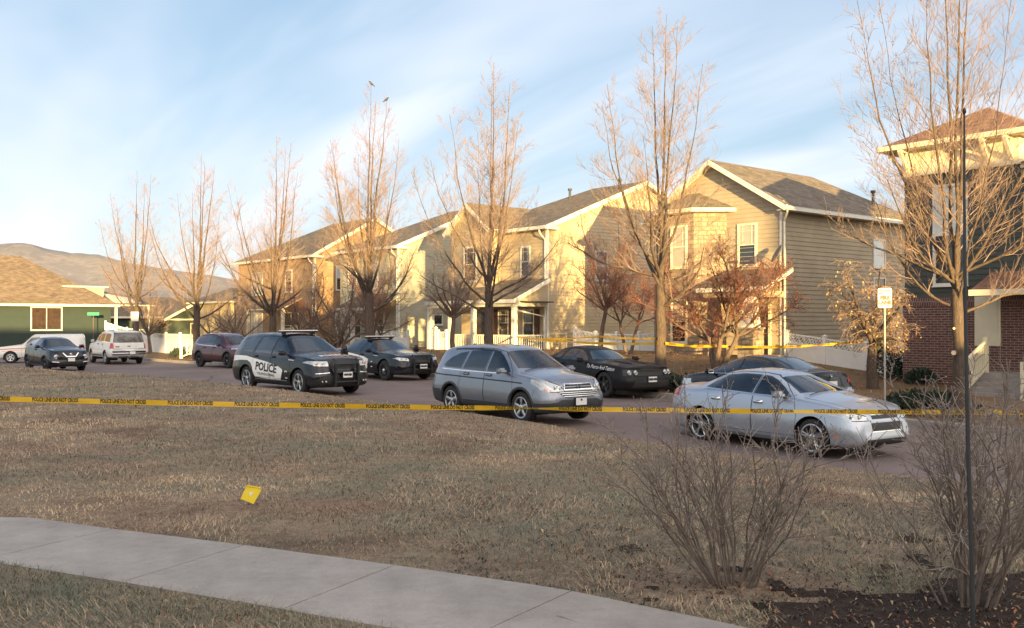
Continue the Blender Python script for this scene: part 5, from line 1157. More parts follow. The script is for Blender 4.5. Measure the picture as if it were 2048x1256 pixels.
    plate(c, root, 0, .52, [('MDH-271', .07, -.022, 'ink')], off=.12); police_kit(c, root, -.15, 1.18, (.4, .92), px=2.58, h0=.24)
    m = MB()
    for sg in (-1, 1): cyl_lamp(m, c, sg * .60, .76, .04); cyl_lamp(m, c, sg * .74, .77, .04)
    split_sides(m, 'lamp_reflector', root)
police_sedan()
def black_coupe():
    sp = base_spec(2.95, .96, 1.11, 1.92, 1.45, [(2.435, .76), (2.42, .86), (2.34, .91), (1.9, .96), (1.4, 1.01), (.88, 1.05), (.15, 1.36), (-.15, 1.42), (-.5, 1.44), (-.95, 1.40), (-1.65, 1.13), (-2.1, 1.10), (-2.5, 1.08), (-2.57, 1.0), (-2.59, .8)], .98, 1.05, .90, r=.365, arch=.415, hoodw=.80, roofw=.52, deckw=.68, zbot=.20)
    sp.update(paint=M['matte_black'], rim=M['black_alloy'], rimstyle='double', spokes=5, rr=.76, belt=1.0, tubz=.35, tubw=.76, tub_rear=-1.5, seatx=-.35, seatz=.48, mirrorx=.55, mirrorz=1.02,
        dlo=[[(.62, 1.025), (.4, 1.16), (.18, 1.26), (-.02, 1.325), (-.30, 1.345), (-.52, 1.34), (-.60, 1.20), (-.62, 1.03)], [(-.72, 1.06), (-.66, 1.32), (-.90, 1.28), (-1.02, 1.16), (-1.02, 1.09)]],
        ndoors=1, wsx=(.24, .86), wsw=(.47, .72), rw=(-1.55, -1.05), rww=(.56, .48),
        doors=[[(.82, .36), (.86, .7), (.76, 1.0), (.35, 1.23), (.05, 1.36), (-.4, 1.385), (-.62, 1.37), (-.72, 1.05), (-.70, .36)]])
    sp['fshear'] = [(0, -.06), (.3, .04), (.5, .05), (.60, .02), (.64, -.04), (.82, -.04), (.86, .03), (1, .0)]
    c = make_car(sp); P = sp['paint']; B = M['black_plastic']; root = place('muscle_coupe', 'dull black two-door muscle car with white script lettering on its front wing', 'car', 2.58, 29.6, 33.5, .09)
    doors(c, sp); greenhouse(c, sp, M['glass'], M['tint'])
    c.region('*grille', B, [(-.86, .645), (.86, .645), (.84, .82), (-.84, .82)], 'front', zones=[1, 2, 3, 4, 6], xr=(2.05, 9), mirror=False)
    c.region('*bumper', B, [(-.70, .30), (.70, .30), (.62, .50), (-.62, .50)], 'front', zones=[0, 1, 2, 6], xr=(2.1, 9), mirror=False)
    c.region('*taillight', M['red_lens'], [(-.86, .86), (.86, .86), (.86, 1.0), (-.86, 1.0)], 'front', zones=[1, 2, 3, 5], xr=(-9, -2.4), mirror=False)
    arches(c, sp); c.build(root, P); b = c.parts['body']; seams(c, b, sp, hood=[(.9, .80), (1.6, .80), (2.25, .70)]); common(c, root, sp, P)
    m = MB(); c.text(m, 'To Pierce And Tattoo', 1.30, .80, .15, M['white_ink'], 'side', -1, bold=.006, shear=.35, sx=.92, rot=-.05); c.text(m, 'To Pierce And Tattoo', 1.30, .80, .15, M['white_ink'], 'side', 1, bold=.006, shear=.35, sx=.92, rot=.05); m.build('lettering', b)
    for sg in (-1, 1): handle(c, c.parts['door#0|%d' % sg], -.50, .92, sg, P)
    plate(c, root, 0, .535, [('OXO-900', .072, -.022, 'ink')], off=.03)
    for sg in (-1, 1):
        m = MB()
        for y in (.55, .73): cyl_lamp(m, c, sg * y, .735, .068, .04, ring='alloy')
        m.build('headlight', root, True)
    # hood scoops
    m = MB()
    for sg in (-1, 1): c.ribbon(m, [(1.15, sg * .30), (1.9, sg * .26)], .12, P, 'top', off=.018); c.ribbon(m, [(1.9, sg * .26), (1.93, sg * .26)], .12, B, 'top', off=.022)
    m.build('hood_scoop', b)
black_coupe()
def silver_sedan():
    sp = base_spec(2.69, .86, .99, 1.80, 1.48, [(2.205, .70), (2.18, .82), (2.05, .90), (1.7, 1.0), (1.3, 1.06), (1.12, 1.09), (.30, 1.41), (0, 1.46), (-.4, 1.48), (-.9, 1.43), (-1.60, 1.16), (-1.9, 1.13), (-2.2, 1.11), (-2.29, 1.02), (-2.335, .80)], .98, 1.04, 1.12, r=.335, arch=.385, hoodw=.72, roofw=.53, deckw=.62, zbot=.19)
    sp.update(paint=M['silver2'], rim=M['alloy'], rimstyle='double', spokes=5, rr=.72, belt=1.0, tubz=.35, tubw=.72, tub_rear=-1.4, seatx=-.15, seatz=.52, mirrorx=.72, mirrorz=1.04,
        dlo=[[(.86, 1.02), (.6, 1.175), (.38, 1.29), (.18, 1.36), (.02, 1.375), (.0, 1.035)], [(-.05, 1.04), (-.03, 1.38), (-.45, 1.385), (-.85, 1.345), (-1.05, 1.25), (-1.22, 1.15), (-1.30, 1.09)]],
        wsx=(.38, 1.09), wsw=(.48, .68), rw=(-1.52, -1.0), rww=(.54, .47),
        doors=[[(.98, .34), (1.02, .7), (.94, 1.0), (.55, 1.26), (.28, 1.38), (.0, 1.415), (-.02, .34)], [(-.035, .34), (-.01, 1.415), (-.5, 1.42), (-.88, 1.375), (-1.1, 1.26), (-1.2, 1.1), (-1.12, .85), (-1.05, .7), (-.90, .34)]])
    sp['fshear'] = [(0, -.04), (.2, .05), (.35, .06), (.5, .03), (.8, .0), (1, -.04)]
    c = make_car(sp); P = sp['paint']; B = M['black_plastic']; root = place('silver_sedan', 'light silver four-door sedan nearest the viewer, seen through the bare shrub', 'car', 5.22, 18.75, 34.5, -.10)
    doors(c, sp); greenhouse(c, sp, M['glass'], M['glass'])
    c.region('headlight', M['lens'], [(.46, .68), (.76, .68), (.86, .76), (.885, .86), (.72, .82), (.50, .76)], 'front', zones=[1, 2, 3, 4, 6], xr=(1.5, 9))
    c.region('*grille', B, [(-.36, .70), (.36, .70), (.38, .765), (-.38, .765)], 'front', zones=[1, 2, 3, 4, 6], xr=(1.9, 9), mirror=False)
    c.region('*grille', B, [(-.40, .50), (.40, .50), (.42, .64), (-.42, .64)], 'front', zones=[1, 2, 3, 4, 6], xr=(1.9, 9), mirror=False)
    c.region('*grille', B, [(-.62, .24), (.62, .24), (.55, .36), (-.55, .36)], 'front', zones=[0, 1, 2, 6], xr=(1.9, 9), mirror=False)
    c.region('taillight', M['red_lens'], [(.50, .88), (.92, .88), (.88, 1.06), (.55, 1.05)], 'front', zones=[1, 2, 3, 5], xr=(-9, -1.95))
    arches(c, sp); c.build(root, P); b = c.parts['body']; seams(c, b, sp, hood=[(1.10, .74), (1.6, .72), (2.0, .62)], extra=([(1.62, .72), (1.70, .50), (1.74, .36)], [(-1.75, .66), (-2.0, .8), (-2.2, .85)])); common(c, root, sp, P)
    lm = MB(); outline(c, lm, [(.46, .68), (.76, .68), (.86, .76), (.885, .86), (.72, .82), (.50, .76)]); lm.build('lamp_surround', b)
    for k, x in ((0, .14), (1, -.92)):
        for sg in (-1, 1): handle(c, c.parts['door#%d|%d' % (k, sg)], x, .89, sg, M['chrome'])
    m = MB()
    for sg in (-1, 1): c.ribbon(m, [(-1.30, 1.062), (-.6, 1.035), (.9, .995)], .02, M['chrome'], 'side', sg, .004); c.ribbon(m, [(-.9, .26), (.95, .26)], .05, P, 'side', sg, .016)
    m.build('side_moulding', root); m = MB()
    c.ribbon(m, [(-.42, .672), (.42, .672)], .035, P, 'front', off=.015); c.ribbon(m, [(-.38, .775), (.38, .775)], .012, M['chrome'], 'front', off=.008); c.ribbon(m, [(-.42, .49), (.42, .49)], .012, M['chrome'], 'front', off=.008); c.ribbon(m, [(-.62, .225), (.62, .225)], .02, M['chrome'], 'front', off=.02); m.build('grille_trim', c.parts['grille'])
    m = MB()
    for sg in (-1, 1):
        cyl_lamp(m, c, sg * .62, .735, .045); cyl_lamp(m, c, sg * .74, .75, .045)
        p, n = c.side(1.88, .40, sg, .006); V = [c.side(x, z, sg, .006)[0] for x, z in ((1.82, .38), (1.90, .38), (1.90, .43), (1.82, .43))]; m.mesh(V, [(0, 1, 2, 3)], M['amber'])
    split_sides(m, 'lamp_reflector', root)
silver_sedan()
def black_sedan():
    sp = base_spec(2.70, .86, .98, 1.78, 1.44, [(2.21, .66), (2.18, .78), (2.05, .85), (1.6, .96), (1.25, 1.03), (1.15, 1.05), (.25, 1.38), (-.05, 1.43), (-.45, 1.44), (-.95, 1.39), (-1.75, 1.14), (-2.0, 1.11), (-2.22, 1.10), (-2.30, 1.0), (-2.33, .78)], .93, 1.02, 1.14, r=.325, arch=.375, hoodw=.70, roofw=.50, deckw=.62, zbot=.19)
    sp.update(paint=M['black_paint'], rim=M['alloy'], rimstyle='double', spokes=5, rr=.68, belt=.98, tubz=.35, tubw=.70, tub_rear=-1.4, seatx=-.15, seatz=.5, mirrorx=.74, mirrorz=.98,
        dlo=[[(.88, .97), (.6, 1.13), (.35, 1.26), (.12, 1.33), (-.05, 1.345), (-.06, 1.0)], [(-.12, 1.0), (-.10, 1.35), (-.5, 1.345), (-.9, 1.29), (-1.1, 1.2), (-1.25, 1.10), (-1.2, 1.05)]],
        wsx=(.34, 1.1), wsw=(.46, .66), rw=(-1.68, -1.02), rww=(.56, .45),
        doors=[[(.98, .34), (1.02, .65), (.92, .96), (.5, 1.24), (.2, 1.365), (-.08, 1.385), (-.09, .34)], [(-.10, .34), (-.08, 1.385), (-.55, 1.38), (-.95, 1.31), (-1.2, 1.15), (-1.15, .85), (-1.05, .68), (-.92, .34)]])
    sp['rshear'] = [(0, 0), (.5, .04), (.7, .03), (.85, -.03), (1.05, .0), (1.2, .02)]
    c = make_car(sp); P = sp['paint']; B = M['black_plastic']; q = S(14.9, 20.3); root = place('black_sedan', 'black sedan facing away behind the light silver sedan, red taillight at its right', 'car', 6.24, 24.65, 211, .0)
    doors(c, sp); greenhouse(c, sp, M['tint'], M['tint'])
    c.region('taillight', M['red_lens'], [(.55, .83), (.92, .83), (.90, .99), (.60, .97)], 'front', zones=[1, 2, 3, 5], xr=(-9, -1.98))
    c.region('headlight', M['lens'], [(.5, .62), (.9, .62), (.9, .78), (.5, .72)], 'front', zones=[1, 2, 3, 4, 6], xr=(1.55, 9))
    c.region('*grille', B, [(-.40, .3), (.40, .3), (.45, .6), (-.45, .6)], 'front', zones=[1, 2, 6], xr=(1.9, 9), mirror=False)
    arches(c, sp); c.build(root, P); b = c.parts['body']; seams(c, b, sp, extra=([(-1.72, .66), (-2.0, .8)],)); common(c, root, sp, P)
    lm = MB(); outline(c, lm, [(.5, .62), (.9, .62), (.9, .78), (.5, .72)]); lm.build('lamp_surround', b)
    for k, x in ((0, .06), (1, -.95)):
        for sg in (-1, 1): handle(c, c.parts['door#%d|%d' % (k, sg)], x, .86, sg, P)
    plate(c, root, 0, .80, None, rear=True, off=.02); m = MB(); cyl_lamp(m, c, .0, 1.0, .035, -.02, rear=True); 
    for sg in (-1, 1): c.ribbon(m, [(-1.25, 1.04), (-.6, .985), (.9, .95)], .018, M['chrome'], 'side', sg, .004)
    m.build('trim', root); m = MB(); p = c.top(-.9, 0)[0]; m.tube([p, p + Vector((-.12, 0, .12)), p + Vector((-.26, 0, .22))], [.006, .004, .003], B, 5); m.build('antenna', root)
black_sedan()
def small_crossover():
    sp = base_spec(2.53, .86, .75, 1.77, 1.57, [(2.12, .80), (2.10, .90), (2.0, .98), (1.6, 1.06), (1.1, 1.12), (.95, 1.13), (.25, 1.49), (-.05, 1.55), (-.4, 1.57), (-1.0, 1.53), (-1.45, 1.46), (-1.65, 1.36), (-1.82, 1.12), (-1.95, 1.02), (-2.0, .92), (-2.02, .78)], 1.06, 1.16, .96, r=.34, arch=.40, hoodw=.70, roofw=.54, zbot=.22)
    sp.update(paint=M['black_paint'], rim=M['black_alloy'], rimstyle='double', spokes=5, rr=.70, belt=1.07, tubz=.42, tubw=.68, tub_rear=-1.5, seatx=-.2, seatz=.64, mirrorx=.66, mirrorz=1.12,
        dlo=[[(.76, 1.10), (.5, 1.26), (.25, 1.40), (.05, 1.44), (-.15, 1.45), (-.15, 1.12)], [(-.22, 1.12), (-.22, 1.45), (-.7, 1.43), (-1.02, 1.36), (-1.1, 1.22), (-.98, 1.18)]],
        wsx=(.34, .92), wsw=(.50, .66), rw=(-1.85, -1.62), rww=(.5, .5), rwmode='front', rwpoly=[(-.50, 1.14), (.50, 1.14), (.42, 1.40), (-.42, 1.40)],
        doors=[[(.84, .40), (.88, .72), (.82, 1.06), (.4, 1.36), (.1, 1.49), (-.18, 1.50), (-.2, .40)], [(-.21, .40), (-.19, 1.50), (-.75, 1.48), (-1.1, 1.38), (-1.12, 1.1), (-.95, .8), (-.78, .40)]])
    sp['fshear'] = [(0, -.04), (.25, .04), (.45, .06), (.55, .03), (.7, .04), (.9, -.02)]
    c = make_car(sp); P = sp['paint']; B = M['black_plastic']; root = place('small_crossover', 'small rounded black crossover with round headlights at the far end of the kerb', 'car', -21.5, 45.9, 42.7, -.01)
    doors(c, sp); greenhouse(c, sp, M['glass'], M['tint'])
    c.region(None, B, [(1.7, .0), (1.7, .36), (-1.7, .36), (-1.7, 0)], 'side', zones=[0, 1, 2])
    c.region('*grille', B, [(-.36, .60), (.36, .60), (.44, .84), (-.44, .84)], 'front', zones=[1, 2, 3, 4, 6], xr=(1.7, 9), mirror=False)
    c.region('*bumper', B, [(-.60, .28), (.60, .28), (.55, .46), (-.55, .46)], 'front', zones=[0, 1, 2, 6], xr=(1.7, 9), mirror=False)
    c.region('taillight', M['red_lens'], [(.5, 1.0), (.9, 1.0), (.8, 1.25), (.6, 1.1)], 'front', zones=[1, 2, 3, 5], xr=(-9, -1.6))
    arches(c, sp); c.build(root, P); b = c.parts['body']; seams(c, b, sp, hood=[(.95, .72), (1.5, .70), (1.9, .58)]); common(c, root, sp, P); arch_trim(c, root, sp, M['grey_plastic'], .05, off=.03)
    for sg in (-1, 1): handle(c, c.parts['door#0|%d' % sg], -.02, 1.0, sg, P); handle(c, c.parts['door#1|%d' % sg], -.98, 1.22, sg, B)
    for sg in (-1, 1):
        m = MB(); cyl_lamp(m, c, sg * .63, .70, .10, .01); m.build('headlight', root, True)
        m = MB(); c.ribbon(m, [(1.45, sg * .73), (1.72, sg * .62)], .10, M['lens'], 'top', off=.01); c.ribbon(m, [(sg * .52, .45), (sg * .78, .47)], .03, M['white_ink'], 'front', off=.02); m.build('running_light', root)
    m = MB(); c.ribbon(m, [(-.34, .86), (-.20, .70), (.20, .70), (.34, .86)], .04, M['chrome'], 'front', off=.02); cyl_lamp(m, c, 0, .80, .06, .02); c.ribbon(m, [(-.45, .27), (.45, .27)], .03, M['chrome'], 'front', off=.015)
    for sg in (-1, 1): c.ribbon(m, [(-.75, .30), (.8, .30)], .03, M['chrome'], 'side', sg, .012)
    m.build('grille_trim', root)
    plate(c, root, 0, .56, None, off=.06)
small_crossover()
def white_suv():
    sp = base_spec(3.02, .90, 1.16, 2.0, 1.94, [(2.41, .96), (2.39, 1.06), (2.3, 1.10), (1.6, 1.16), (1.15, 1.20), (.45, 1.74), (.1, 1.86), (-.5, 1.90), (-1.8, 1.90), (-2.3, 1.87), (-2.42, 1.80), (-2.56, 1.32), (-2.60, 1.20), (-2.64, 1.0), (-2.66, .70)], 1.20, 1.24, 1.18, r=.385, arch=.44, hoodw=.80, roofw=.74, zbot=.36, rear_w=.85)
    sp['ws'] = [(x, w * 1.0) for x, w in sp['ws'][:5]] + [(-2.3, .93), (-2.55, .90), (-2.66, .84)]; sp['wm'] = sp['wm'][:5] + [(-2.4, 1.0), (-2.6, .96), (-2.66, .88)]; sp['wt'] = sp['wt'][:5] + [(-2.3, .74), (-2.45, .76), (-2.66, .8)]
    sp.update(paint=M['white_paint'], rim=M['alloy'], rimstyle='wide', spokes=5, rr=.60, belt=1.2, tubz=.55, tubw=.80, seatx=-.1, seatz=.82, mirrorx=.88, mirrorz=1.28, mirror=M['black_plastic'],
        dlo=[[(.94, 1.25), (.72, 1.43), (.5, 1.62), (.40, 1.68), (-.12, 1.70), (-.12, 1.25)], [(-.24, 1.25), (-.24, 1.71), (-.92, 1.72), (-1.02, 1.60), (-1.04, 1.25)], [(-1.2, 1.26), (-1.16, 1.72), (-2.12, 1.71), (-2.3, 1.27)]],
        wsx=(.5, 1.15), wsw=(.66, .74), rw=(-2.3, -2.1), rww=(.5, .5), rwmode='front', rwpoly=[(-.84, 1.22), (.84, 1.22), (.72, 1.78), (-.72, 1.78)],
        doors=[[(1.02, .55), (1.04, 1.18), (.68, 1.52), (.46, 1.74), (-.16, 1.76), (-.18, .55)], [(-.20, .55), (-.18, 1.76), (-.96, 1.77), (-1.12, 1.6), (-1.12, 1.0), (-1.0, .78), (-.90, .55)]])
    c = make_car(sp); P = sp['paint']; B = M['black_plastic']; root = place('white_suv', 'large white SUV seen from behind, with red taillights and a chrome rear bumper', 'SUV', -22.75, 56.0, 216.8, -.14)
    doors(c, sp); greenhouse(c, sp, M['glass'], M['tint'])
    c.region('taillight', M['red_lens'], [(.80, .90), (.99, .90), (.97, 1.20), (.80, 1.20)], 'front', zones=[1, 2, 3, 5], xr=(-9, -2.42))
    c.region('headlight', M['lens'], [(.5, .85), (.95, .85), (.95, 1.0), (.5, 1.0)], 'front', zones=[1, 2, 3, 4, 6], xr=(2.1, 9))
    c.region('*grille', B, [(-.45, .80), (.45, .80), (.45, 1.02), (-.45, 1.02)], 'front', zones=[1, 2, 3, 4, 6], xr=(2.1, 9), mirror=False)
    arches(c, sp); c.build(root, P); b = c.parts['body']; seams(c, b, sp); common(c, root, sp, P)
    lm = MB(); outline(c, lm, [(.5, .85), (.95, .85), (.95, 1.0), (.5, 1.0)]); lm.build('lamp_surround', b)
    m = MB(); rbox(m, (-2.80, -.93, .56), (-2.60, .93, .72), M['chrome'], .05); rbox(m, (-2.79, -.90, .70), (-2.62, .90, .76), B, .02); m.build('rear_bumper', root, True)
    m = MB(); m.tube([(-2.62, -.5, .42), (-2.70, -.5, .42), (-2.70, .5, .42), (-2.62, .5, .42)], .04, B, 8); m.box((-2.82, -.05, .38), (-2.64, .05, .46), M['chrome']); m.build('tow_hitch', root)
    m = MB(); c.ribbon(m, [(-.84, .885), (.84, .885)], .012, M['seam'], 'rear', off=.003); c.ribbon(m, [(-.55, 1.0), (-.35, 1.0)], .05, M['chrome'], 'rear', off=.006); c.ribbon(m, [(-.08, 1.02), (.08, 1.02)], .045, B, 'rear', off=.006); c.ribbon(m, [(.50, 1.0), (.74, 1.0)], .05, B, 'rear', off=.006)
    for sg in (-1, 1): c.ribbon(m, [(-.9, .82), (1.0, .82)], .05, P, 'side', sg, .01); c.ribbon(m, [(-.9, .50), (.95, .50)], .06, B, 'side', sg, .012)
    m.build('tailgate_trim', root)
    for k, x in ((0, .0), (1, -.9)):
        for sg in (-1, 1): handle(c, c.parts['door#%d|%d' % (k, sg)], x, 1.12, sg, B)
    plate(c, root, -.15, .66, None, rear=True, x=-2.80, off=.03)
    m = MB()
    for sg in (-1, 1):
        P_ = [c.top(x, sg * .66, .0)[0] for x in (.0, -.4, -1.2, -2.0)]; m.tube([P_[0]] + [p + Vector((0, 0, .06)) for p in (P_[1], P_[2], P_[3])] + [P_[3] + Vector((-.1, 0, 0))], .02, B, 6)
    m.build('roof_rail', root)
white_suv()
def maroon_suv():
    sp = base_spec(2.70, .93, .99, 1.87, 1.68, [(2.28, .78), (2.26, .90), (2.18, .98), (1.7, 1.06), (1.3, 1.11), (1.18, 1.13), (.38, 1.58), (.05, 1.66), (-.5, 1.69), (-1.2, 1.67), (-1.8, 1.60), (-2.0, 1.50), (-2.16, 1.16), (-2.25, 1.02), (-2.32, .90), (-2.34, .75)], 1.03, 1.10, 1.16, r=.37, arch=.43, hoodw=.72, roofw=.58, zbot=.27)
    sp.update(paint=M['maroon'], rim=M['black_alloy'], rimstyle='double', spokes=5, rr=.66, belt=1.06, tubz=.45, tubw=.72, seatx=-.1, seatz=.68, mirrorx=.80, mirrorz=1.10,
        dlo=[[(.90, 1.075), (.66, 1.26), (.42, 1.43), (.25, 1.51), (.02, 1.54), (.0, 1.08)], [(-.07, 1.08), (-.07, 1.55), (-.5, 1.555), (-.88, 1.53), (-.98, 1.11)], [(-1.06, 1.12), (-.98, 1.52), (-1.3, 1.47), (-1.6, 1.37), (-1.74, 1.22), (-1.68, 1.17)]],
        wsx=(.44, 1.14), wsw=(.53, .68), rw=(-2.1, -1.9), rww=(.5, .5), rwmode='front', rwpoly=[(-.58, 1.14), (.58, 1.14), (.50, 1.5), (-.50, 1.5)],
        doors=[[(1.0, .42), (1.03, .75), (.98, 1.05), (.66, 1.33), (.38, 1.53), (-.0, 1.585), (-.04, .42)], [(-.05, .42), (-.02, 1.585), (-.55, 1.60), (-.92, 1.57), (-1.02, 1.1), (-1.0, .86), (-1.02, .74), (-.84, .42)]])
    c = make_car(sp); P = sp['paint']; B = M['black_plastic']; root = place('maroon_suv', 'maroon SUV with black wheel arch trim, partly hidden by the black police SUV', 'SUV', -14.0, 48.3, 46, -.03)
    doors(c, sp); greenhouse(c, sp, M['glass'], M['tint'])
    c.region(None, B, [(1.8, .0), (1.8, .42), (-1.8, .42), (-1.8, 0)], 'side', zones=[0, 1, 2])
    c.region('headlight', M['lens'], [(.45, .92), (.88, .92), (.88, .98), (.45, .97)], 'front', zones=[1, 2, 3, 4, 6], xr=(1.7, 9)); c.region('*grille', B, [(-.6, .6), (.6, .6), (.6, .8), (-.6, .8)], 'front', zones=[1, 2, 6], xr=(1.9, 9), mirror=False)
    c.region('taillight', M['red_lens'], [(.5, 1.02), (.95, 1.02), (.9, 1.12), (.5, 1.12)], 'front', zones=[1, 2, 3, 5], xr=(-9, -2.0))
    arches(c, sp); c.build(root, P); b = c.parts['body']; seams(c, b, sp, hood=[(1.15, .73), (1.7, .70), (2.1, .6)]); common(c, root, sp, P); arch_trim(c, root, sp, B, .07)
    lm = MB(); outline(c, lm, [(.45, .92), (.88, .92), (.88, .98), (.45, .97)]); lm.build('lamp_surround', b)
    for k, x in ((0, .12), (1, -.80)):
        for sg in (-1, 1): handle(c, c.parts['door#%d|%d' % (k, sg)], x, .98, sg, P)
    m = MB()
    for sg in (-1, 1): c.ribbon(m, [(-1.76, 1.14), (-.98, 1.085), (.0, 1.055), (.93, 1.05)], .025, M['chrome'], 'side', sg, .004)
    m.build('side_moulding', root); m = MB()
    for sg in (-1, 1):
        P_ = [c.top(x, sg * .58, .0)[0] for x in (.2, -.2, -.9, -1.5, -1.65)]; m.tube([P_[0], P_[1] + Vector((0, 0, .045)), P_[2] + Vector((0, 0, .05)), P_[3] + Vector((0, 0, .045)), P_[4]], .018, M['alloy'], 6)
    m.build('roof_rail', root)
maroon_suv()
def camper():
    sp = base_spec(2.9, .95, 1.0, 1.86, 1.66, [(2.40, .74), (2.38, .84), (2.30, .88), (1.5, .99), (1.0, 1.06), (.90, 1.08), (.42, 1.52), (.34, 1.60), (.2, 1.645), (-1.0, 1.66), (-2.35, 1.66), (-2.42, 1.62), (-2.43, 1.3), (-2.45, .8)], 1.0, 1.0, .95, r=.33, arch=.38, hoodw=.74, roofw=.76, zbot=.28, rear_w=.85)
    sp.update(paint=M['white_paint'], rim=M['alloy'], rimstyle='wide', spokes=5, rr=.6, belt=1.0, tubz=.45, tubw=.72, seatx=-.1, seatz=.55, mirrorx=.62, mirrorz=1.06, mirror=M['white_paint'],
        dlo=[[(.74, 1.05), (.50, 1.32), (.36, 1.46), (-.05, 1.48), (-.05, 1.05)], [(-.5, 1.32), (-.5, 1.48), (-1.25, 1.48), (-1.25, 1.32)]], ndoors=1,
        wsx=(.42, .88), wsw=(.66, .68), rw=(-2.3, -2.1), rww=(.5, .5), rwmode='front', rwpoly=[(-.5, 1.2), (.5, 1.2), (.5, 1.5), (-.5, 1.5)],
        doors=[[(.86, .40), (.90, .98), (.62, 1.28), (.40, 1.50), (-.08, 1.54), (-.10, .40)]])
    c = make_car(sp); P = sp['paint']; B = M['black_plastic']; root = place('camper_pickup', 'old white pickup with camper shell and red side stripe at the far left', 'pickup truck', -27.6, 57.0, -68, -.14)
    doors(c, sp); greenhouse(c, sp, M['glass'], M['tint'])
    c.region('headlight', M['lens'], [(.55, .62), (.80, .62), (.80, .78), (.55, .78)], 'front', zones=[1, 2, 3, 4, 6], xr=(2.0, 9)); c.region('*grille', B, [(-.5, .62), (.5, .62), (.5, .76), (-.5, .76)], 'front', zones=[1, 2, 6], xr=(2.0, 9), mirror=False)
    c.region('taillight', M['red_lens'], [(.7, .7), (.95, .7), (.95, .95), (.7, .95)], 'front', zones=[1, 2, 3, 5], xr=(-9, -2.3))
    arches(c, sp); c.build(root, P); b = c.parts['body']; seams(c, b, sp); common(c, root, sp, P); m = MB()
    lm = MB(); outline(c, lm, [(.55, .62), (.80, .62), (.80, .78), (.55, .78)]); lm.build('lamp_surround', b)
    for sg in (-1, 1): c.ribbon(m, [(2.0, .80), (1.0, .84), (-.2, .86), (-2.3, .86)], .045, M['red_lens'], 'side', sg, .005); c.ribbon(m, [(1.9, .68), (1.3, .74), (-.2, .80)], .025, M['amber'], 'side', sg, .005)
    m.build('stripe', b); m = MB(); rbox(m, (2.35, -.90, .34), (2.56, .90, .48), B, .03); m.build('bumper', root, True)
    for sg in (-1, 1): handle(c, c.parts['door#0|%d' % sg], .0, .95, sg, B)
camper()
# ---------------------------------------------------------------- bare trees and shrubs
def tubes_mesh(segs, name, mat, parent, seed=0, extra=None):
    """segs: list of polylines [(points, radii, sides)]; one mesh"""
    V = []; F = []; base = 0
    rs = np.random.RandomState(seed)
    for pts, rad, n in segs:
        P = np.array(pts, float); K = len(P); T = np.empty_like(P); T[1:-1] = P[2:] - P[:-2]; T[0] = P[1] - P[0]; T[-1] = P[-1] - P[-2]
        T /= np.linalg.norm(T, axis=1)[:, None] + 1e-9
        ref = np.array([.31, .17, .93]) if abs(T[0, 2]) < .8 else np.array([.93, .2, .1])
        A = np.cross(T, ref); A /= np.linalg.norm(A, axis=1)[:, None] + 1e-9; B = np.cross(T, A)
        an = np.arange(n) * 2 * np.pi / n + .5; r = np.array(rad)[:, None, None]
        V.append((P[:, None, :] + (A[:, None, :] * np.cos(an)[None, :, None] + B[:, None, :] * np.sin(an)[None, :, None]) * r).reshape(-1, 3))
        i = np.arange(K - 1)[:, None]; j = np.arange(n)[None, :]; j2 = (j + 1) % n
        q = np.stack([i * n + j, i * n + j2, (i + 1) * n + j2, (i + 1) * n + j], -1).reshape(-1, 4) + base; F.append(q); base += K * n
    V = np.concatenate(V); F = np.concatenate(F); me = bpy.data.meshes.new(name)
    me.vertices.add(len(V)); me.vertices.foreach_set('co', V.ravel()); me.loops.add(F.size); me.loops.foreach_set('vertex_index', F.ravel().astype(np.int32))
    me.polygons.add(len(F)); me.polygons.foreach_set('loop_start', np.arange(0, F.size, 4, dtype=np.int32)); me.polygons.foreach_set('use_smooth', [True] * len(F))
    me.materials.append(mat); me.update(calc_edges=True); me.validate()
    o = bpy.data.objects.new(name, me); col.objects.link(o); o.parent = parent; return o
def unit(v): return v / (np.linalg.norm(v) + 1e-9)
def grow(rs, p, d, L, r0, r1, n, up=.0, wob=.12, tgt=None):
    """a wandering, tapering branch; up bends it skywards"""
    pts = [np.array(p, float)]; d = unit(np.array(d, float)); st = L / n
    for i in range(n):
        d = d + rs.normal(0, wob, 3) * (1 if i else .4); d[2] += up; d = unit(d); pts.append(pts[-1] + d * st)
    return pts, list(np.linspace(r0, r1, n + 1))
def along(pts, t):
    k = t * (len(pts) - 1); i = min(int(k), len(pts) - 2); f = k - i; return pts[i] * (1 - f) + pts[i + 1] * f, unit(pts[i + 1] - pts[i])
def side_dir(rs, d, ang):
    a = unit(np.cross(d, rs.normal(0, 1, 3))); return unit(d * math.cos(ang) + a * math.sin(ang))
M['bark_grey'] = mat_bark('grey_brown_bark', (.05, .036, .028), (.13, .092, .068))
M['twig_tan'] = mat_plain('tan_twigs', (.25, .175, .135), .85, .2, 3)
M['twig_red'] = mat_plain('red_brown_twigs', (.20, .085, .06), .85, .25, 3)
M['bark_dark'] = mat_bark('dark_bark', (.10, .07, .055), (.20, .14, .11))
M['cut_wood'] = mat_plain('cut_wood', (.62, .48, .30), .8, .15, 20)
TIPS = {}
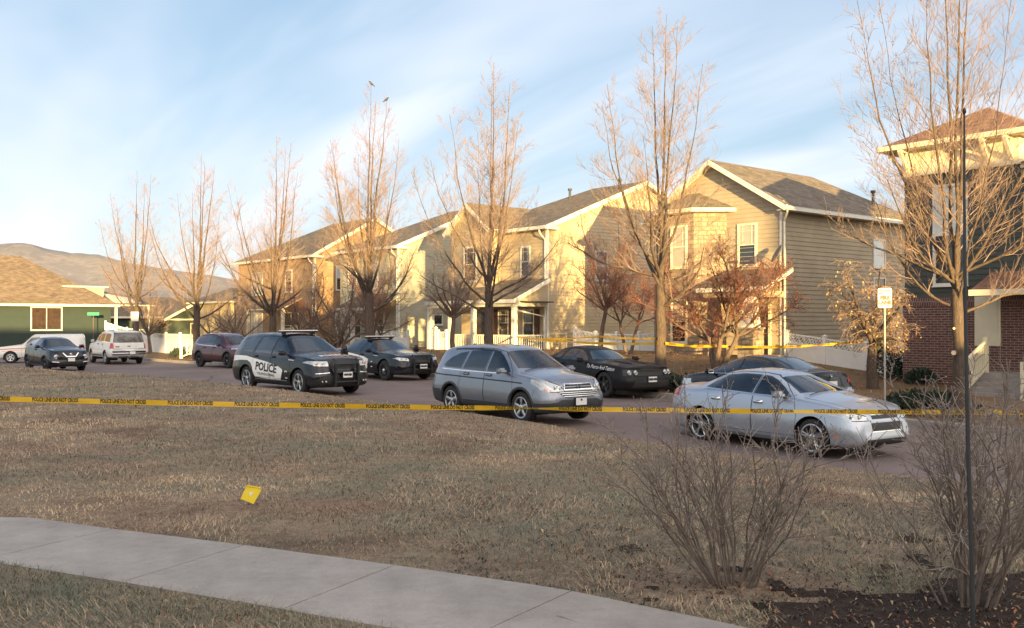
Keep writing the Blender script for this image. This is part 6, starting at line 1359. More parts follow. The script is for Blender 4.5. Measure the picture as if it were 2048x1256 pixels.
def street_tree(label, s, t, H, spread, fork, seed, trunk_r=.17, lead=8, low=2, dens=1.0, fine=True, lean=(0, 0), group='bare street trees along the far kerb', z=None, lowdirs=None):
    trunk_r *= .85; rs = np.random.RandomState(seed); p0 = S(s, t, gz(s, t) if z is None else z); root = thing('bare_tree', label, 'tree', p0, 0, group); T = []; C = []; Lk = []
    H = H - p0.z
    # trunk
    n = 7; tp = [np.array((lean[0] * k / n * fork + rs.normal(0, .02), lean[1] * k / n * fork + rs.normal(0, .02), fork * k / n - (.1 if k == 0 else 0))) for k in range(n + 1)]
    T.append((tp, [trunk_r * (1.35 if k == 0 else 1.08 - .25 * k / n) for k in range(n + 1)], 10))
    leaders = []
    for i in range(lead):
        az = 2 * np.pi * (i + rs.uniform(-.3, .3)) / lead; central = i < 3; f = (.06, .30, .34)[i] if central else .50 + .50 * ((i * .37 + rs.uniform(0, .3)) % 1.0)
        top = H * (1.0 if i == 0 else rs.uniform(.95, .995)) if central else H * (.99 - .34 * f * f) * rs.uniform(.90, 1.0)
        rad = spread * f; zs_ = fork * (rs.uniform(.88, 1.0) if central else rs.uniform(.72, 1.15))
        a = np.array(tp[-1]) * min(1, zs_ / fork); a[2] = zs_; e = np.array((math.cos(az) * rad + lean[0] * H * .5, math.sin(az) * rad + lean[1] * H * .5, top))
        out = np.array((math.cos(az), math.sin(az), 0)); m1 = a + (e - a) * .28 + out * rad * (.30 if not central else .05); m2 = a + (e - a) * .62 + out * rad * .18
        pts = []; N = 15; jit = rs.normal(0, 1, (N + 1, 3)).cumsum(0) * .035
        for k in range(N + 1):
            u = k / N; q = (1-u)**3 * a + 3*(1-u)**2*u * m1 + 3*(1-u)*u*u * m2 + u**3 * e; pts.append(q + jit[k] * min(1, u * 4) * (1 - .5 * u))
        r0 = trunk_r * (.42 if central else rs.uniform(.22, .34)); rad_ = [max(.006, r0 * (1 - k / N) ** 1.05) for k in range(N + 1)]
        leaders.append((pts, r0, top - zs_)); T.append((pts, rad_, 7))
    for i in range(low):       # long low limbs
        az = lowdirs[i] if lowdirs else rs.uniform(0, 2 * np.pi); zz = fork * rs.uniform(.70, 1.25); L = spread * rs.uniform(1.0, 1.35)
        pts, rad_ = grow(rs, (0, 0, zz), (math.cos(az), math.sin(az), .35), L, trunk_r * .27, .010, 10, .075, .10); T.append((pts, rad_, 6)); leaders.append((pts, trunk_r * .36, L))
    segs = []
    for pts, r0, Lh in leaders:
        nb = int((9 + Lh * 2.7) * dens)
        for b in range(nb):
            t_ = (b + rs.uniform(0, 1)) / nb * .84 + .13; a, d = along(pts, t_); L = (1 - t_) ** .8 * Lh * .34 * rs.uniform(.5, 1.2) + .30
            dd = side_dir(rs, d, rs.uniform(.5, 1.0)); dd[2] = abs(dd[2]) * .6 + .12; bp, br = grow(rs, a, dd, L, max(.007, r0 * (1 - t_) * .30), .0035, 6, .10, .13); segs.append((bp, br, 4))
            nt = int((4 + L * 5.6) * dens)
            for q in range(nt):
                u = rs.uniform(.15, 1); a2, d2 = along(bp, u); l2 = (.22 + .42 * (1.1 - u) * L) * rs.uniform(.5, 1.1); d3 = side_dir(rs, d2, rs.uniform(.4, .95)); d3[2] += .2
                tp2, tr2 = grow(rs, a2, d3, l2, .0045, .0024, 4, .07, .16); segs.append((tp2, tr2, 3))
                if fine:
                    for w in range(rs.randint(1, 3)):
                        a3, d4 = along(tp2, rs.uniform(.2, 1)); tp3, tr3 = grow(rs, a3, side_dir(rs, d4, rs.uniform(.4, .9)) + np.array((0, 0, .2)), rs.uniform(.10, .28), .0036, .0022, 2, .05, .15); segs.append((tp3, tr3, 3))
    tubes_mesh(T, 'trunk', M['bark_grey'], root); tubes_mesh(segs, 'crown', M['twig_tan'], root)
    root_tip = leaders[0][0][-1]; TIPS[label] = (p0 + Vector(root_tip), p0 + Vector(leaders[1][0][-1]))
    return root
PI = math.pi
street_tree('bare street tree in front of the stone bay turret', 19.6, 22.3, 11.6, 2.5, 3.2, 11, .20, 7, 3, 1.0, lowdirs=[-.3, -.9, 2.6])
street_tree('bare street tree in front of the beige porch house', 28.0, 22.4, 11.7, 2.9, 3.1, 23, .21, 9, 3, 1.0, lowdirs=[2.9, -.2, .4])
street_tree('bare street tree between the two police vehicles, two birds in its top', 36.3, 22.4, 12.4, 2.9, 3.3, 37, .25, 10, 3, .95, lowdirs=[2.8, .3, -.2])
street_tree('bare street tree behind the police SUV, in front of the orange-brown house', 45.2, 22.3, 11.6, 3.3, 3.0, 41, .23, 10, 3, .85, lowdirs=[2.7, .2, 3.3])
street_tree('bare street tree behind the maroon SUV', 54.9, 22.3, 11.9, 3.2, 3.2, 59, .25, 8, 3, .8, lowdirs=[2.8, .3, 3.4])
street_tree('bare street tree behind the large white SUV', 65.0, 22.3, 12.1, 3.2, 3.2, 61, .24, 8, 3, .75, lowdirs=[2.8, .3, 3.5])
rt = street_tree('bare tree with sawn-off limbs in front of the red brick wall at right', 10.5, 22.1, 12.5, 2.9, 3.0, 77, .17, 8, 5, .85, lowdirs=[3.1, 2.7, .1, -.5, 3.6])
for (dx, dz, r_) in ((-.19, 1.55, .06), (.20, 1.1, .045), (-.18, 2.1, .03)):
    m = MB(); m.tube([(dx * .6, -.12, dz), (dx * 1.05, -.22, dz + .01)], [r_, r_], M['bark_grey'], 10); m.tube([(dx * 1.05, -.22, dz + .01), (dx * 1.08, -.232, dz + .011)], [r_ * .9, r_ * .9], M['cut_wood'], 12); m.build('branch_stub', rt)
def small_tree(label, s, t, H, W, fork, seed, stems=1, trunk_r=.08, dens=1.0, mats=('bark_dark', 'twig_red'), flat=.5, droop=0, z=None, leaves=None, group='small bare ornamental trees in the front gardens'):
    rs = np.random.RandomState(seed); zg = gz(s, t) if z is None else z; root = thing('ornamental_tree', label, 'tree', S(s, t, zg), 0, group); T = []; segs = []; br = []; LV = []
    for k in range(stems):
        az = 2 * np.pi * k / stems + rs.uniform(-.3, .3); o = .25 if stems > 1 else 0
        pts, rad = grow(rs, (math.cos(az) * o * .3, math.sin(az) * o * .3, -.1), (math.cos(az) * o, math.sin(az) * o, 1), fork * rs.uniform(.85, 1.1), trunk_r * 1.15, trunk_r * .75, 5, .0, .07); T.append((pts, rad, 8)); br.append((pts[-1], unit(pts[-1] - pts[-2])))
    Hc = H - fork; limbs = []
    nl = 13
    for i in range(nl):
        a, d = br[i % len(br)]; az = 2 * np.pi * (i * .618) ; el = rs.uniform(.25, 1.35) * (1 - flat * .35) + .1; L = min(Hc / max(.35, math.sin(el)), W / max(.35, math.cos(el))) * rs.uniform(.8, 1.05)
        pts, rad = grow(rs, a - d * rs.uniform(0, .25) * fork * .4, (math.cos(az) * math.cos(el), math.sin(az) * math.cos(el), math.sin(el)), L, trunk_r * .5, .010, 9, .03 - droop * .06, .13); T.append((pts, rad, 5)); limbs.append((pts, L))
    for pts, L in limbs:
        nb = int((6 + 4 * L) * dens)
        for b in range(nb):
            u = rs.uniform(.15, 1); a, d = along(pts, u); l = (.25 + (1.05 - u) * L * .5) * rs.uniform(.5, 1.1); dd = side_dir(rs, d, rs.uniform(.5, 1.2)); dd[2] += .12 - droop * .5
            bp, r_ = grow(rs, a, dd, l, .011, .005, 5, .03 - droop * .12, .2); segs.append((bp, r_, 4))
            for q in range(int((4 + 5 * l) * dens)):
                a2, d2 = along(bp, rs.uniform(.1, 1)); tp, tr = grow(rs, a2, side_dir(rs, d2, rs.uniform(.4, 1.2)), rs.uniform(.12, .38), .0055, .0035, 3, .0 - droop * .25, .28); segs.append((tp, tr, 3))
                if leaves and rs.rand() < leaves[0]: LV.append(tp[-1]); LV.append(tp[1])
                if rs.rand() < .6:
                    a3, d3 = along(tp, .6); tp, tr = grow(rs, a3, side_dir(rs, d3, .8), rs.uniform(.06, .18), .0045, .003, 2, 0, .3); segs.append((tp, tr, 3))
    tubes_mesh(T, 'trunk', M[mats[0]], root); tubes_mesh(segs, 'crown', M[mats[1]], root)
    if leaves and LV:
        m = MB()
        for p in LV:
            for _ in range(leaves[2]):
                c = Vector(p) + Vector(rs.normal(0, .04, 3)); L = rs.uniform(.05, .10); a = Vector((rs.normal(0, .35), rs.normal(0, .35), -1)).normalized() * L; b = a.cross(Vector(rs.normal(0, 1, 3))).normalized() * L * .32
                m.face([c, c + a * .5 + b, c + a, c + a * .5 - b], M[leaves[1][rs.randint(len(leaves[1]))]])
        m.build('dry_leaves', root)
    return root
M['leaf_ochre'] = mat_plain('ochre_leaves', (.27, .17, .08), .7, .3, 8); M['leaf_rust'] = mat_plain('rust_leaves', (.22, .10, .055), .7, .3, 8); M['leaf_yellow'] = mat_plain('yellow_green_leaves', (.30, .24, .09), .7, .3, 8); M['berry'] = mat_plain('dark_red_leaves', (.22, .05, .035), .7, .3, 8)
small_tree('multi-stemmed reddish crabapple in front of the tan house porch', 21.2, 27.0, 4.4, 2.9, 1.5, 5, 3, .10, 1.6, flat=.9, leaves=(.07, ['berry', 'leaf_rust'], 1))
small_tree('slim upright bare tree in front of the beige gable wall', 30.0, 30.2, 7.0, 1.9, 2.3, 6, 1, .10, 1.0, flat=.1, mats=('bark_dark', 'twig_red'))
small_tree('round bare tree left of the beige house porch', 36.7, 27.2, 5.6, 1.9, 1.9, 8, 1, .12, 1.0, flat=.4, mats=('bark_dark', 'twig_tan'))
small_tree('small reddish tree between the beige house and the stone bay', 28.7, 30.6, 5.6, 2.0, 1.6, 9, 2, .07, 1.0, flat=.4)
small_tree('spreading dark crabapple in front of the grey-green house', 42.0, 24.2, 5.2, 2.7, 1.1, 12, 4, .12, 1.0, flat=.8, mats=('bark_dark', 'bark_dark'))
small_tree('reddish bushy tree at the corner of the grey-green house', 46.5, 29.0, 5.4, 2.3, 1.2, 13, 3, .09, 1.0, flat=.6)
small_tree('bushy reddish tree in front of the orange-brown house', 54.5, 29.0, 5.6, 2.3, 1.6, 14, 2, .12, .95, flat=.5)
small_tree('low bare tree at the left front corner of the orange-brown house', 60.0, 27.0, 4.6, 2.5, 1.2, 15, 3, .12, .9, flat=.7, mats=('bark_dark', 'twig_tan'))
small_tree('slim bare tree in front of the white lattice fence', 68.0, 24.3, 5.4, 1.7, 1.5, 16, 1, .13, .8, flat=.3, mats=('bark_dark', 'twig_tan'))
small_tree('small bare tree with pinkish twigs behind the white lattice fence', 68.0, 29.0, 4.9, 2.2, 1.6, 17, 2, .08, .8, flat=.5, mats=('bark_dark', 'twig_tan'))
small_tree('heavily pruned tree with clusters of dry ochre leaves beside the fire lane sign', 15.7, 27.5, 4.4, 1.08, 1.7, 21, 1, .17, 1.05, flat=.3, droop=1, mats=('bark_grey', 'twig_tan'), leaves=(.16, ['leaf_ochre', 'leaf_rust', 'leaf_yellow'], 2))
# --- shrubs in front -------------------------------------------------------------------
M['shrub_bark'] = mat_plain('grey_shrub_bark', (.20, .16, .135), .85, .35, 14); M['shrub_twig'] = mat_plain('grey_shrub_twigs', (.27, .22, .19), .85, .35, 14)
def shrub(label, x, y, H, W, n, seed, bud=True, z=.38, tw=1.0):
    rs = np.random.RandomState(seed); root = thing('bare_shrub', label, 'shrub', (x, y, z), 0); T = []; segs = []
    for i in range(n):
        az = rs.uniform(0, 2 * PI); f = rs.uniform(.05, 1) ** .8; b = np.array((math.cos(az) * .16 * f, math.sin(az) * .16 * f, -.05)); L = H * rs.uniform(.7, 1.08); tilt = f * W / H * 1.15
        pts, rad = grow(rs, b, (math.cos(az) * tilt * .75, math.sin(az) * tilt * .75, 1), L, rs.uniform(.006, .0125), .003, 12, -.004, .11); T.append((pts, rad, 6))
        for k in range(int(rs.randint(7, 13) * tw)):
            u = rs.uniform(.25, .98); a, d = along(pts, u); l = (.16 + (1 - u) * H * .38) * rs.uniform(.5, 1.2); dd = side_dir(rs, d, rs.uniform(.35, .9)); dd[2] += .15; bp, r_ = grow(rs, a, dd, l, .0048, .0024, 6, .04, .20); segs.append((bp, r_, 5))
            for q in range(int(rs.randint(3, 7) * tw)):
                a2, d2 = along(bp, rs.uniform(.15, 1)); tp, tr = grow(rs, a2, side_dir(rs, d2, rs.uniform(.5, 1.1)), rs.uniform(.04, .20), .0028, .0018, 3, .02, .25); segs.append((tp, tr, 4))
                if bud and rs.rand() < .7: segs.append(([tp[-1], tp[-1] + unit(tp[-1] - tp[-2]) * .006, tp[-1] + unit(tp[-1] - tp[-2]) * .014], [.003, .0052, .001], 4))
    tubes_mesh(T, 'stem', M['shrub_bark'], root); tubes_mesh(segs, 'twigs', M['shrub_twig'], root); return root
shrub('large bare many-stemmed grey shrub in front of the light silver sedan', 1.58, 6.95, 1.42, 1.15, 27, 3, tw=.85)
shrub('large bare grey shrub at the right edge of the picture', 2.95, 6.35, 1.6, 1.0, 32, 4, tw=.85)
shrub('bare grey shrub behind the large one at the right edge', 4.3, 8.2, 1.6, 1.1, 22, 7, tw=.8)
# --- evergreen bushes -------------------------------------------------------------------
M['ever'] = mat_plain('evergreen_needles', (.022, .040, .022), .8, .45, 5)
def evergreen(label, s, t, w, h, seed, n=1500, z=None, cat='bush', name='evergreen_bush', leaf=.10):
    rs = np.random.RandomState(seed); root = thing(name, label, cat, S(s, t, gz(s, t) if z is None else z)); m = MB(); br = []
    for i in range(n):
        d = rs.normal(0, 1, 3); d /= np.linalg.norm(d); d[2] = abs(d[2]); k = .55 + .45 * rs.rand() ** .5; lump_ = 1 + .22 * noise.noise(Vector(d * 2.3) + Vector((seed, 0, 0)))
        c = Vector((d[0] * w * k * lump_, d[1] * w * k * lump_, d[2] * h * k * lump_ + .05)); L = leaf * rs.uniform(.6, 1.4); a = (Vector(d) + Vector(rs.normal(0, .5, 3))).normalized() * L; b = a.cross(Vector(rs.normal(0, 1, 3))).normalized() * L * .3
        m.face([c - a * .4, c + b, c + a, c - b], M['ever'])
    m.build('foliage', root); q = MB()
    for k in range(4): q.tube([(0, 0, -.05), (math.cos(k * 1.7) * w * .3, math.sin(k * 1.7) * w * .3, h * .5)], [.03, .012], M['bark_dark'], 5)
    q.build('stem', root); return root
evergreen('round dark evergreen bush behind the fire lane sign', 17.3, 31.2, .58, 1.4, 1)
evergreen('low dark spreading juniper at the nose of the black coupe', 18.6, 22.7, .9, .45, 2, 1200)
evergreen('low dark juniper behind the roof of the light silver sedan', 20.4, 23.0, 1.0, .42, 3, 1200)
evergreen('low dark juniper right of the silver sedan bonnet', 11.8, 23.2, 1.2, .5, 4, 1500)
evergreen('low dark juniper at the foot of the brick wall', 15.6, 30.3, .5, .45, 5, 600)
evergreen('clipped brown-green bush by the tail of the large white SUV', 60.5, 23.4, .6, .5, 6, 700)
# ---------------------------------------------------------------- fences
def fence(label, a, b, npan, H=1.45, z0=None, z1=None, top=.38, rake=None, group='white vinyl lattice-topped fences', name='vinyl_fence', posts=True):
    a = Vector(a); b = Vector(b); root = thing(name, label, 'fence', a, 0, group); d = (b - a); d.z = 0; L = d.length; d.normalize(); T = M['vinyl']; n = Vector((d.y, -d.x, 0))
    za = 0; zb = b.z - a.z; hs = rake or [H] * (npan + 1)
    P = [(d * (L * i / npan) + Vector((0, 0, za + (zb - za) * i / npan)), hs[i]) for i in range(npan + 1)]
    for p, h in P:
        m = MB(); F = Matrix(((d.x, n.x, 0, p.x), (d.y, n.y, 0, p.y), (0, 0, 1, p.z), (0, 0, 0, 1))); m.box((-.065, -.065, -.3), (.065, .065, h + .06), T, F); m.box((-.085, -.085, h + .06), (.085, .085, h + .09), T, F); m.mesh([F @ Vector(q) for q in ((-.07, -.07, h + .09), (.07, -.07, h + .09), (.07, .07, h + .09), (-.07, .07, h + .09), (0, 0, h + .14))], [(0, 1, 4), (1, 2, 4), (2, 3, 4), (3, 0, 4)], T); m.build('post', root)
    for (p, h), (q, k) in zip(P, P[1:]):
        m = MB(); u = Vector((0, 0, 1)); A = lambda t_, z_: p.lerp(q, t_) + u * z_ + d * 0; w = (q - p).length; e = .065 / w
        def at_(t_, f): hh = h + (k - h) * t_; return p.lerp(q, t_) + u * (hh - top * (1 - f)) if f >= 0 else p.lerp(q, t_) + u * .05
        # board panel
        N = max(4, int(w / .18))
        for i in range(N):
            t0 = e + (1 - 2 * e) * i / N; t1 = e + (1 - 2 * e) * (i + 1) / N - .006 / w
            for sg in (-1, 1):
                o = n * .012 * sg; V = [at_(t0, -1) + o, at_(t1, -1) + o, at_(t1, 0) + o, at_(t0, 0) + o]; m.face(V if sg > 0 else V[::-1], T)
        m.build('panel', root); r = MB()
        r.bar(at_(e, 0), at_(1 - e, 0), .05, .09, T); r.build('rail', root); r = MB(); r.bar(at_(e, 1) - u * .03, at_(1 - e, 1) - u * .03, .05, .06, T); r.build('rail', root); r = MB(); r.bar(at_(e, -1), at_(1 - e, -1), .05, .10, T); r.build('rail', root); l = MB(); ht = top - .06; step = .13; K = int(w / step) + 3
        for i in range(-3, K):
            for sg in (1, -1):
                x0 = i * step; x1 = x0 + ht; y0, y1 = (0, 1) if sg > 0 else (1, 0); xa, xb = max(.065, x0), min(w - .065, x1)
                if xb - xa < .03: continue
                fa = y0 + (y1 - y0) * (xa - x0) / ht; fb = y0 + (y1 - y0) * (xb - x0) / ht; l.bar(at_(xa / w, fa * .92) + n * .006 * sg, at_(xb / w, fb * .92) + n * .006 * sg, .008, .028, T)
        l.build('lattice', root)
    return root
def SG(s, t): return S(s, t, gz(s, t))
fence('white lattice-topped fence between the beige house and the stone bay', S(36.0, 34.4, .25), S(30.1, 34.4, .25), 4, rake=[1.62, 1.42, 1.40, 1.42, 1.5])
fence('white raked lattice-topped fence beside the tan side wall', S(22.75, 33.45, .18), S(19.3, 33.3, -.12), 2, rake=[1.62, 1.58, 1.50])
fence('white lattice-topped fence between the pruned tree and the brick wall', S(19.2, 33.3, -.12), S(16.65, 32.5, -.12), 1, rake=[1.50, 1.50])
fence('long white lattice-topped fence lit by the sun at the far left', S(73.0, 25.3, -.1), S(60.0, 25.3, -.1), 5, H=1.5, rake=[1.5] * 6)
fence('white lattice gate panel beside the grey-green porch house', S(44.4, 31.2, .35), S(43.4, 31.0, .35), 1, rake=[1.5, 1.5])
fence('white lattice panel at the left end of the beige porch', S(43.2, 31.0, .35), S(42.4, 31.0, .35), 1, rake=[1.35, 1.35])
fence('white curved picket fence beside the porch of the green corner house', S(78.6, 24.6, .0), S(77.8, 27.6, .0), 2, rake=[2.2, 1.7, 1.6])
fence('white lattice fence behind the roof of the police sedan', S(51.0, 32.0, .3), S(47.6, 32.0, .3), 2, rake=[1.35] * 3)
def step_rail():
    root = thing('stair_railing', 'short cream stair railing beside the maroon SUV', 'railing', S(58.5, 22.8, 0), ROT + R(60)); m = MB(); T = M['cream_trim']
    m.bar((0, 0, .75), (1.5, 0, 1.35), .08, .07, T); m.bar((0, 0, .1), (1.5, 0, .7), .06, .06, T)
    for i in range(6): m.bar((.02 + i * .29, 0, .1 + i * .118), (.02 + i * .29, 0, .76 + i * .118), .05, .05, T)
    m.build('balustrade', root); q = MB(); q.box((-.09, -.09, -.15), (.07, .07, .95), T); q.build('post', root)
step_rail()
# ---------------------------------------------------------------- signs
M['sign_white'] = mat_plain('sign_white', (.58, .56, .53), .45, .05, 4); M['sign_red'] = mat_plain('sign_red', (.25, .012, .01), .5, .05, 4); M['galv'] = mat_plain('galvanised_post', (.42, .40, .36), .45, .1, 12, .5); M['sign_green'] = mat_plain('sign_green', (.0, .22, .12), .5, .05, 4)
def rounded(w, h, r, n=5):
    P = []
    for cx, cy, a0 in ((w/2-r, h/2-r, 0), (-w/2+r, h/2-r, 90), (-w/2+r, -h/2+r, 180), (w/2-r, -h/2+r, 270)):
        for i in range(n + 1): a = R(a0 + 90 * i / n); P.append((cx + r * math.cos(a), cy + r * math.sin(a)))
    return P
def fire_sign():
    p = Vector((8.72, 22.8, .12)); root = thing('fire_lane_sign', 'white no-parking fire lane sign with red lettering on a thin steel post', 'sign', p, R(-6)); m = MB(); m.tube([(0, .02, -.3), (0, .02, 2.62)], .024, M['galv'], 8); m.build('post', root)
    m = MB(); W, H = .315, .46; zc = 2.81; F = Matrix(((1, 0, 0, 0), (0, 0, -1, 0), (0, 1, 0, zc - .13), (0, 0, 0, 1)))
    P = rounded(W, H, .04); m.face([F @ Vector((x, y, .004)) for x, y in P], M['sign_white']); m.face([F @ Vector((x, y, -.002)) for x, y in P][::-1], M['galv'])
    for i in range(len(P)): a, b = P[i], P[(i + 1) % len(P)]; m.face([F @ Vector((a[0], a[1], -.002)), F @ Vector((b[0], b[1], -.002)), F @ Vector((b[0], b[1], .004)), F @ Vector((a[0], a[1], .004))], M['galv'])
    Q = rounded(W - .03, H - .03, .03); Q2 = rounded(W - .042, H - .042, .026)
    for i in range(len(Q)): j = (i + 1) % len(Q); m.face([F @ Vector((*Q[i], .0052)), F @ Vector((*Q[j], .0052)), F @ Vector((*Q2[j], .0052)), F @ Vector((*Q2[i], .0052))], M['sign_red'])
    m.box((-.135, .07, .0045), (.135, .078, .0055), M['sign_red'], F); m.box((-.135, .09, .0045), (-.05, .20, .0055), M['sign_red'], F)
    add_text(m, 'NO', .075, M['sign_white'], F @ Matrix.Translation((-.092, .12, .007)), off=.004); add_text(m, 'PARKING', .05, M['sign_red'], F @ Matrix.Translation((.045, .15, .006)), off=.003, sx=.85)
    add_text(m, 'FIRE', .12, M['sign_red'], F @ Matrix.Translation((0, -.035, .006)), off=.010); add_text(m, 'LANE', .12, M['sign_red'], F @ Matrix.Translation((0, -.145, .006)), off=.010)
    m.box((-.07, -.185, .005), (.12, -.170, .006), M['sign_red'], F); m.face([F @ Vector(q) for q in ((-.12, -.1775, .006), (-.07, -.198, .006), (-.07, -.157, .006))], M['sign_red']); m.build('panel', root)
fire_sign()
def far_sign(label, X, Y, ztop, w, h, mat, name, pole, txt=None, tm=None, dark=True):
    root = thing(name, label, 'sign', (X, Y, 0), R(8)); m = MB(); m.tube([(0, .03, -.2), (0, .03, ztop - h * .3)], pole, M['galv'] if not dark else M['bark_dark'], 8); m.build('post', root); m = MB(); m.box((-w / 2, -.012, ztop - h), (w / 2, .0, ztop), M[mat])
    F = Matrix(((1, 0, 0, 0), (0, 0, -1, -.014), (0, 1, 0, ztop - h * .75), (0, 0, 0, 1)))
    for t_, s_, dy in (txt or []): add_text(m, t_, s_, M[tm], F @ Matrix.Translation((0, dy, .002)), off=.004)
    m.build('panel', root)
far_sign('green street name sign on a post at the cross street', -32.0, 74.5, 2.95, .86, .24, 'sign_green', 'street_name_sign', .035)
far_sign('white speed limit sign on a post above the large white SUV', -23.6, 61.0, 2.85, .46, .58, 'sign_white', 'speed_limit_sign', .035)
def alarm_sign():
    q = S(24.6, 30.8); root = thing('yard_sign', 'small red yard sign on a stake in front of the stone bay', 'sign', (q.x, q.y, gz(24.6, 30.8)), R(-10)); m = MB(); m.tube([(0, .01, -.1), (0, .01, .8)], .010, M['galv'], 5); m.build('stake', root); m = MB()
    P = [(-.12, .12), (-.06, .15), (0, .16), (.06, .15), (.12, .12), (.12, 0), (.07, -.09), (0, -.14), (-.07, -.09), (-.12, 0)]; F = Matrix(((1, 0, 0, 0), (0, 0, -1, 0), (0, 1, 0, .8), (0, 0, 0, 1)))
    m.face([F @ Vector((x, y, .004)) for x, y in P][::-1], M['sign_red']); m.face([F @ Vector((x, y, -.004)) for x, y in P], M['sign_red']); m.box((-.07, .0, .004), (.07, .015, .006), M['sign_white'], F); m.build('panel', root)
alarm_sign()
# ---------------------------------------------------------------- police tape
def mat_tape():
    t = NT('yellow_tape'); v = t.coord(); f = t.noise(v, 5, 4); t.set(Base_Color=t.ramp(f, [(.3, (.72, .42, .02)), (.7, (.84, .52, .03))]), Roughness=.35); t.bsdf.inputs['Subsurface Weight'].default_value = 0
    tl = t.n('ShaderNodeBsdfTranslucent'); tl.inputs[0].default_value = (.8, .5, .03, 1); mx = t.n('ShaderNodeMixShader'); mx.inputs[0].default_value = .35; t.link(t.bsdf.outputs[0], mx.inputs[1]); t.link(tl.outputs[0], mx.inputs[2]); t.link(mx.outputs[0], t.out.inputs[0]); return t.m
M['tape'] = mat_tape()
def tape(label, pts, w=.068, sag=.06, twist=(), letters=True, per=.89, text=True, name='police_tape', ph=.3):
    pts = [Vector(p) for p in pts]; P = []; D = [0]
    for a, b in zip(pts, pts[1:]):
        n = max(8, int((b - a).length / .12))
        for i in range(n): u = i / n; P.append(a.lerp(b, u) - Vector((0, 0, sag * 4 * u * (1 - u))))
    P.append(pts[-1])
    for a, b in zip(P, P[1:]): D.append(D[-1] + (b - a).length)
    def frame(x):
        x = min(max(x, 0), D[-1] - 1e-4); i = min(int(np.searchsorted(D, x, 'right')) - 1, len(P) - 2); f = (x - D[i]) / (D[i + 1] - D[i]); p = P[i].lerp(P[i + 1], f); d = (P[i + 1] - P[i]).normalized()
        nrm = d.cross(Vector((0, 0, 1))).normalized(); a = sum(amp * math.exp(-((x - c) / s_) ** 2) for c, s_, amp in twist) + .20 * math.sin(x * .9) + .12 * math.sin(x * 2.3) + .08 * math.sin(x * 6.1); up = Vector((0, 0, 1)) * math.cos(a) + nrm * math.sin(a); return p, d, up, d.cross(up)
    m = MB(); V = []; K = int(D[-1] / .10)
    for i in range(K + 1):
        p, d, up, n = frame(D[-1] * i / K); V += [p - up * w / 2, p + n * .002 * math.sin(i), p + up * w / 2]
    m.mesh(V, [(3*i+j, 3*i+3+j, 3*i+4+j, 3*i+1+j) for i in range(K) for j in (0, 1)], M['tape'])
    if text:
        TV, TF = text_geo('POLICE LINE DO NOT CROSS', 1.0, .035, 0, .78); xs_ = [a for a, b in TV]; wd = max(xs_) - min(xs_); sc_ = .60 / wd; k = 0; x = ph
        # two-sided lettering, standing 1.5 mm off the film
        while x < D[-1] - .7:
            for sd in (1,):
                out = []
                for a, b in TV:
                    p, d, up, n = frame(x + (a - min(xs_)) * sc_); out.append(p + up * ((b * 1.0) * .074 + .002 - .020) + n * .0035 * sd)
                m.mesh(out, TF, M['ink'])
            x += per
    return tag(m.build(name, None), label, 'barrier tape', 'police tape strung across the scene')
tape('yellow POLICE LINE DO NOT CROSS tape stretched across the lawn in front of the cars', [(-16.6, 12.35, 1.52), (-9.2, 12.9, 1.30), (0.2, 13.6, 1.04), (9.6, 13.6, 1.0), (20.0, 13.4, 1.05)], sag=.03, twist=((17.0, .5, 1.0), (20.7, .35, -.9)), ph=.40)
_t1 = S(19.6, 22.3); _t2 = S(21.2, 27.0)
tape('yellow tape from the bay-window street tree to the beige porch', [(_t1.x - .1, _t1.y - .24, 1.60), (2.2, 38.2, 1.47), (.22, 47.6, 1.52)], w=.085, sag=.05, per=1.3, twist=((3, .8, .7), (9, .6, .9)))
tape('second yellow tape strand just above the first, ending at a garden tree', [(_t1.x - .1, _t1.y - .26, 1.74), (S(30.0, 30.2).x, S(30.0, 30.2).y - .12, 1.60), (1.1, 47.0, 1.40)], w=.07, sag=.03, per=1.3, twist=((3, .8, .9),))
tape('yellow tape from the bay-window street tree to the crabapple stems', [(_t1.x + .1, _t1.y - .24, 1.60), (_t2.x, _t2.y - .15, 1.42)], w=.085, sag=.05, per=1.3, twist=((2, .5, 1.0),))
tape('yellow tape from the crabapple stems past the porch to the raked fence post', [(_t2.x + .1, _t2.y - .15, 1.40), (S(19.35, 33.1).x, S(19.35, 33.1).y - .1, 1.52)], w=.085, sag=.10, per=1.3, twist=((1, .8, .6), (4.2, .5, 1.1)))
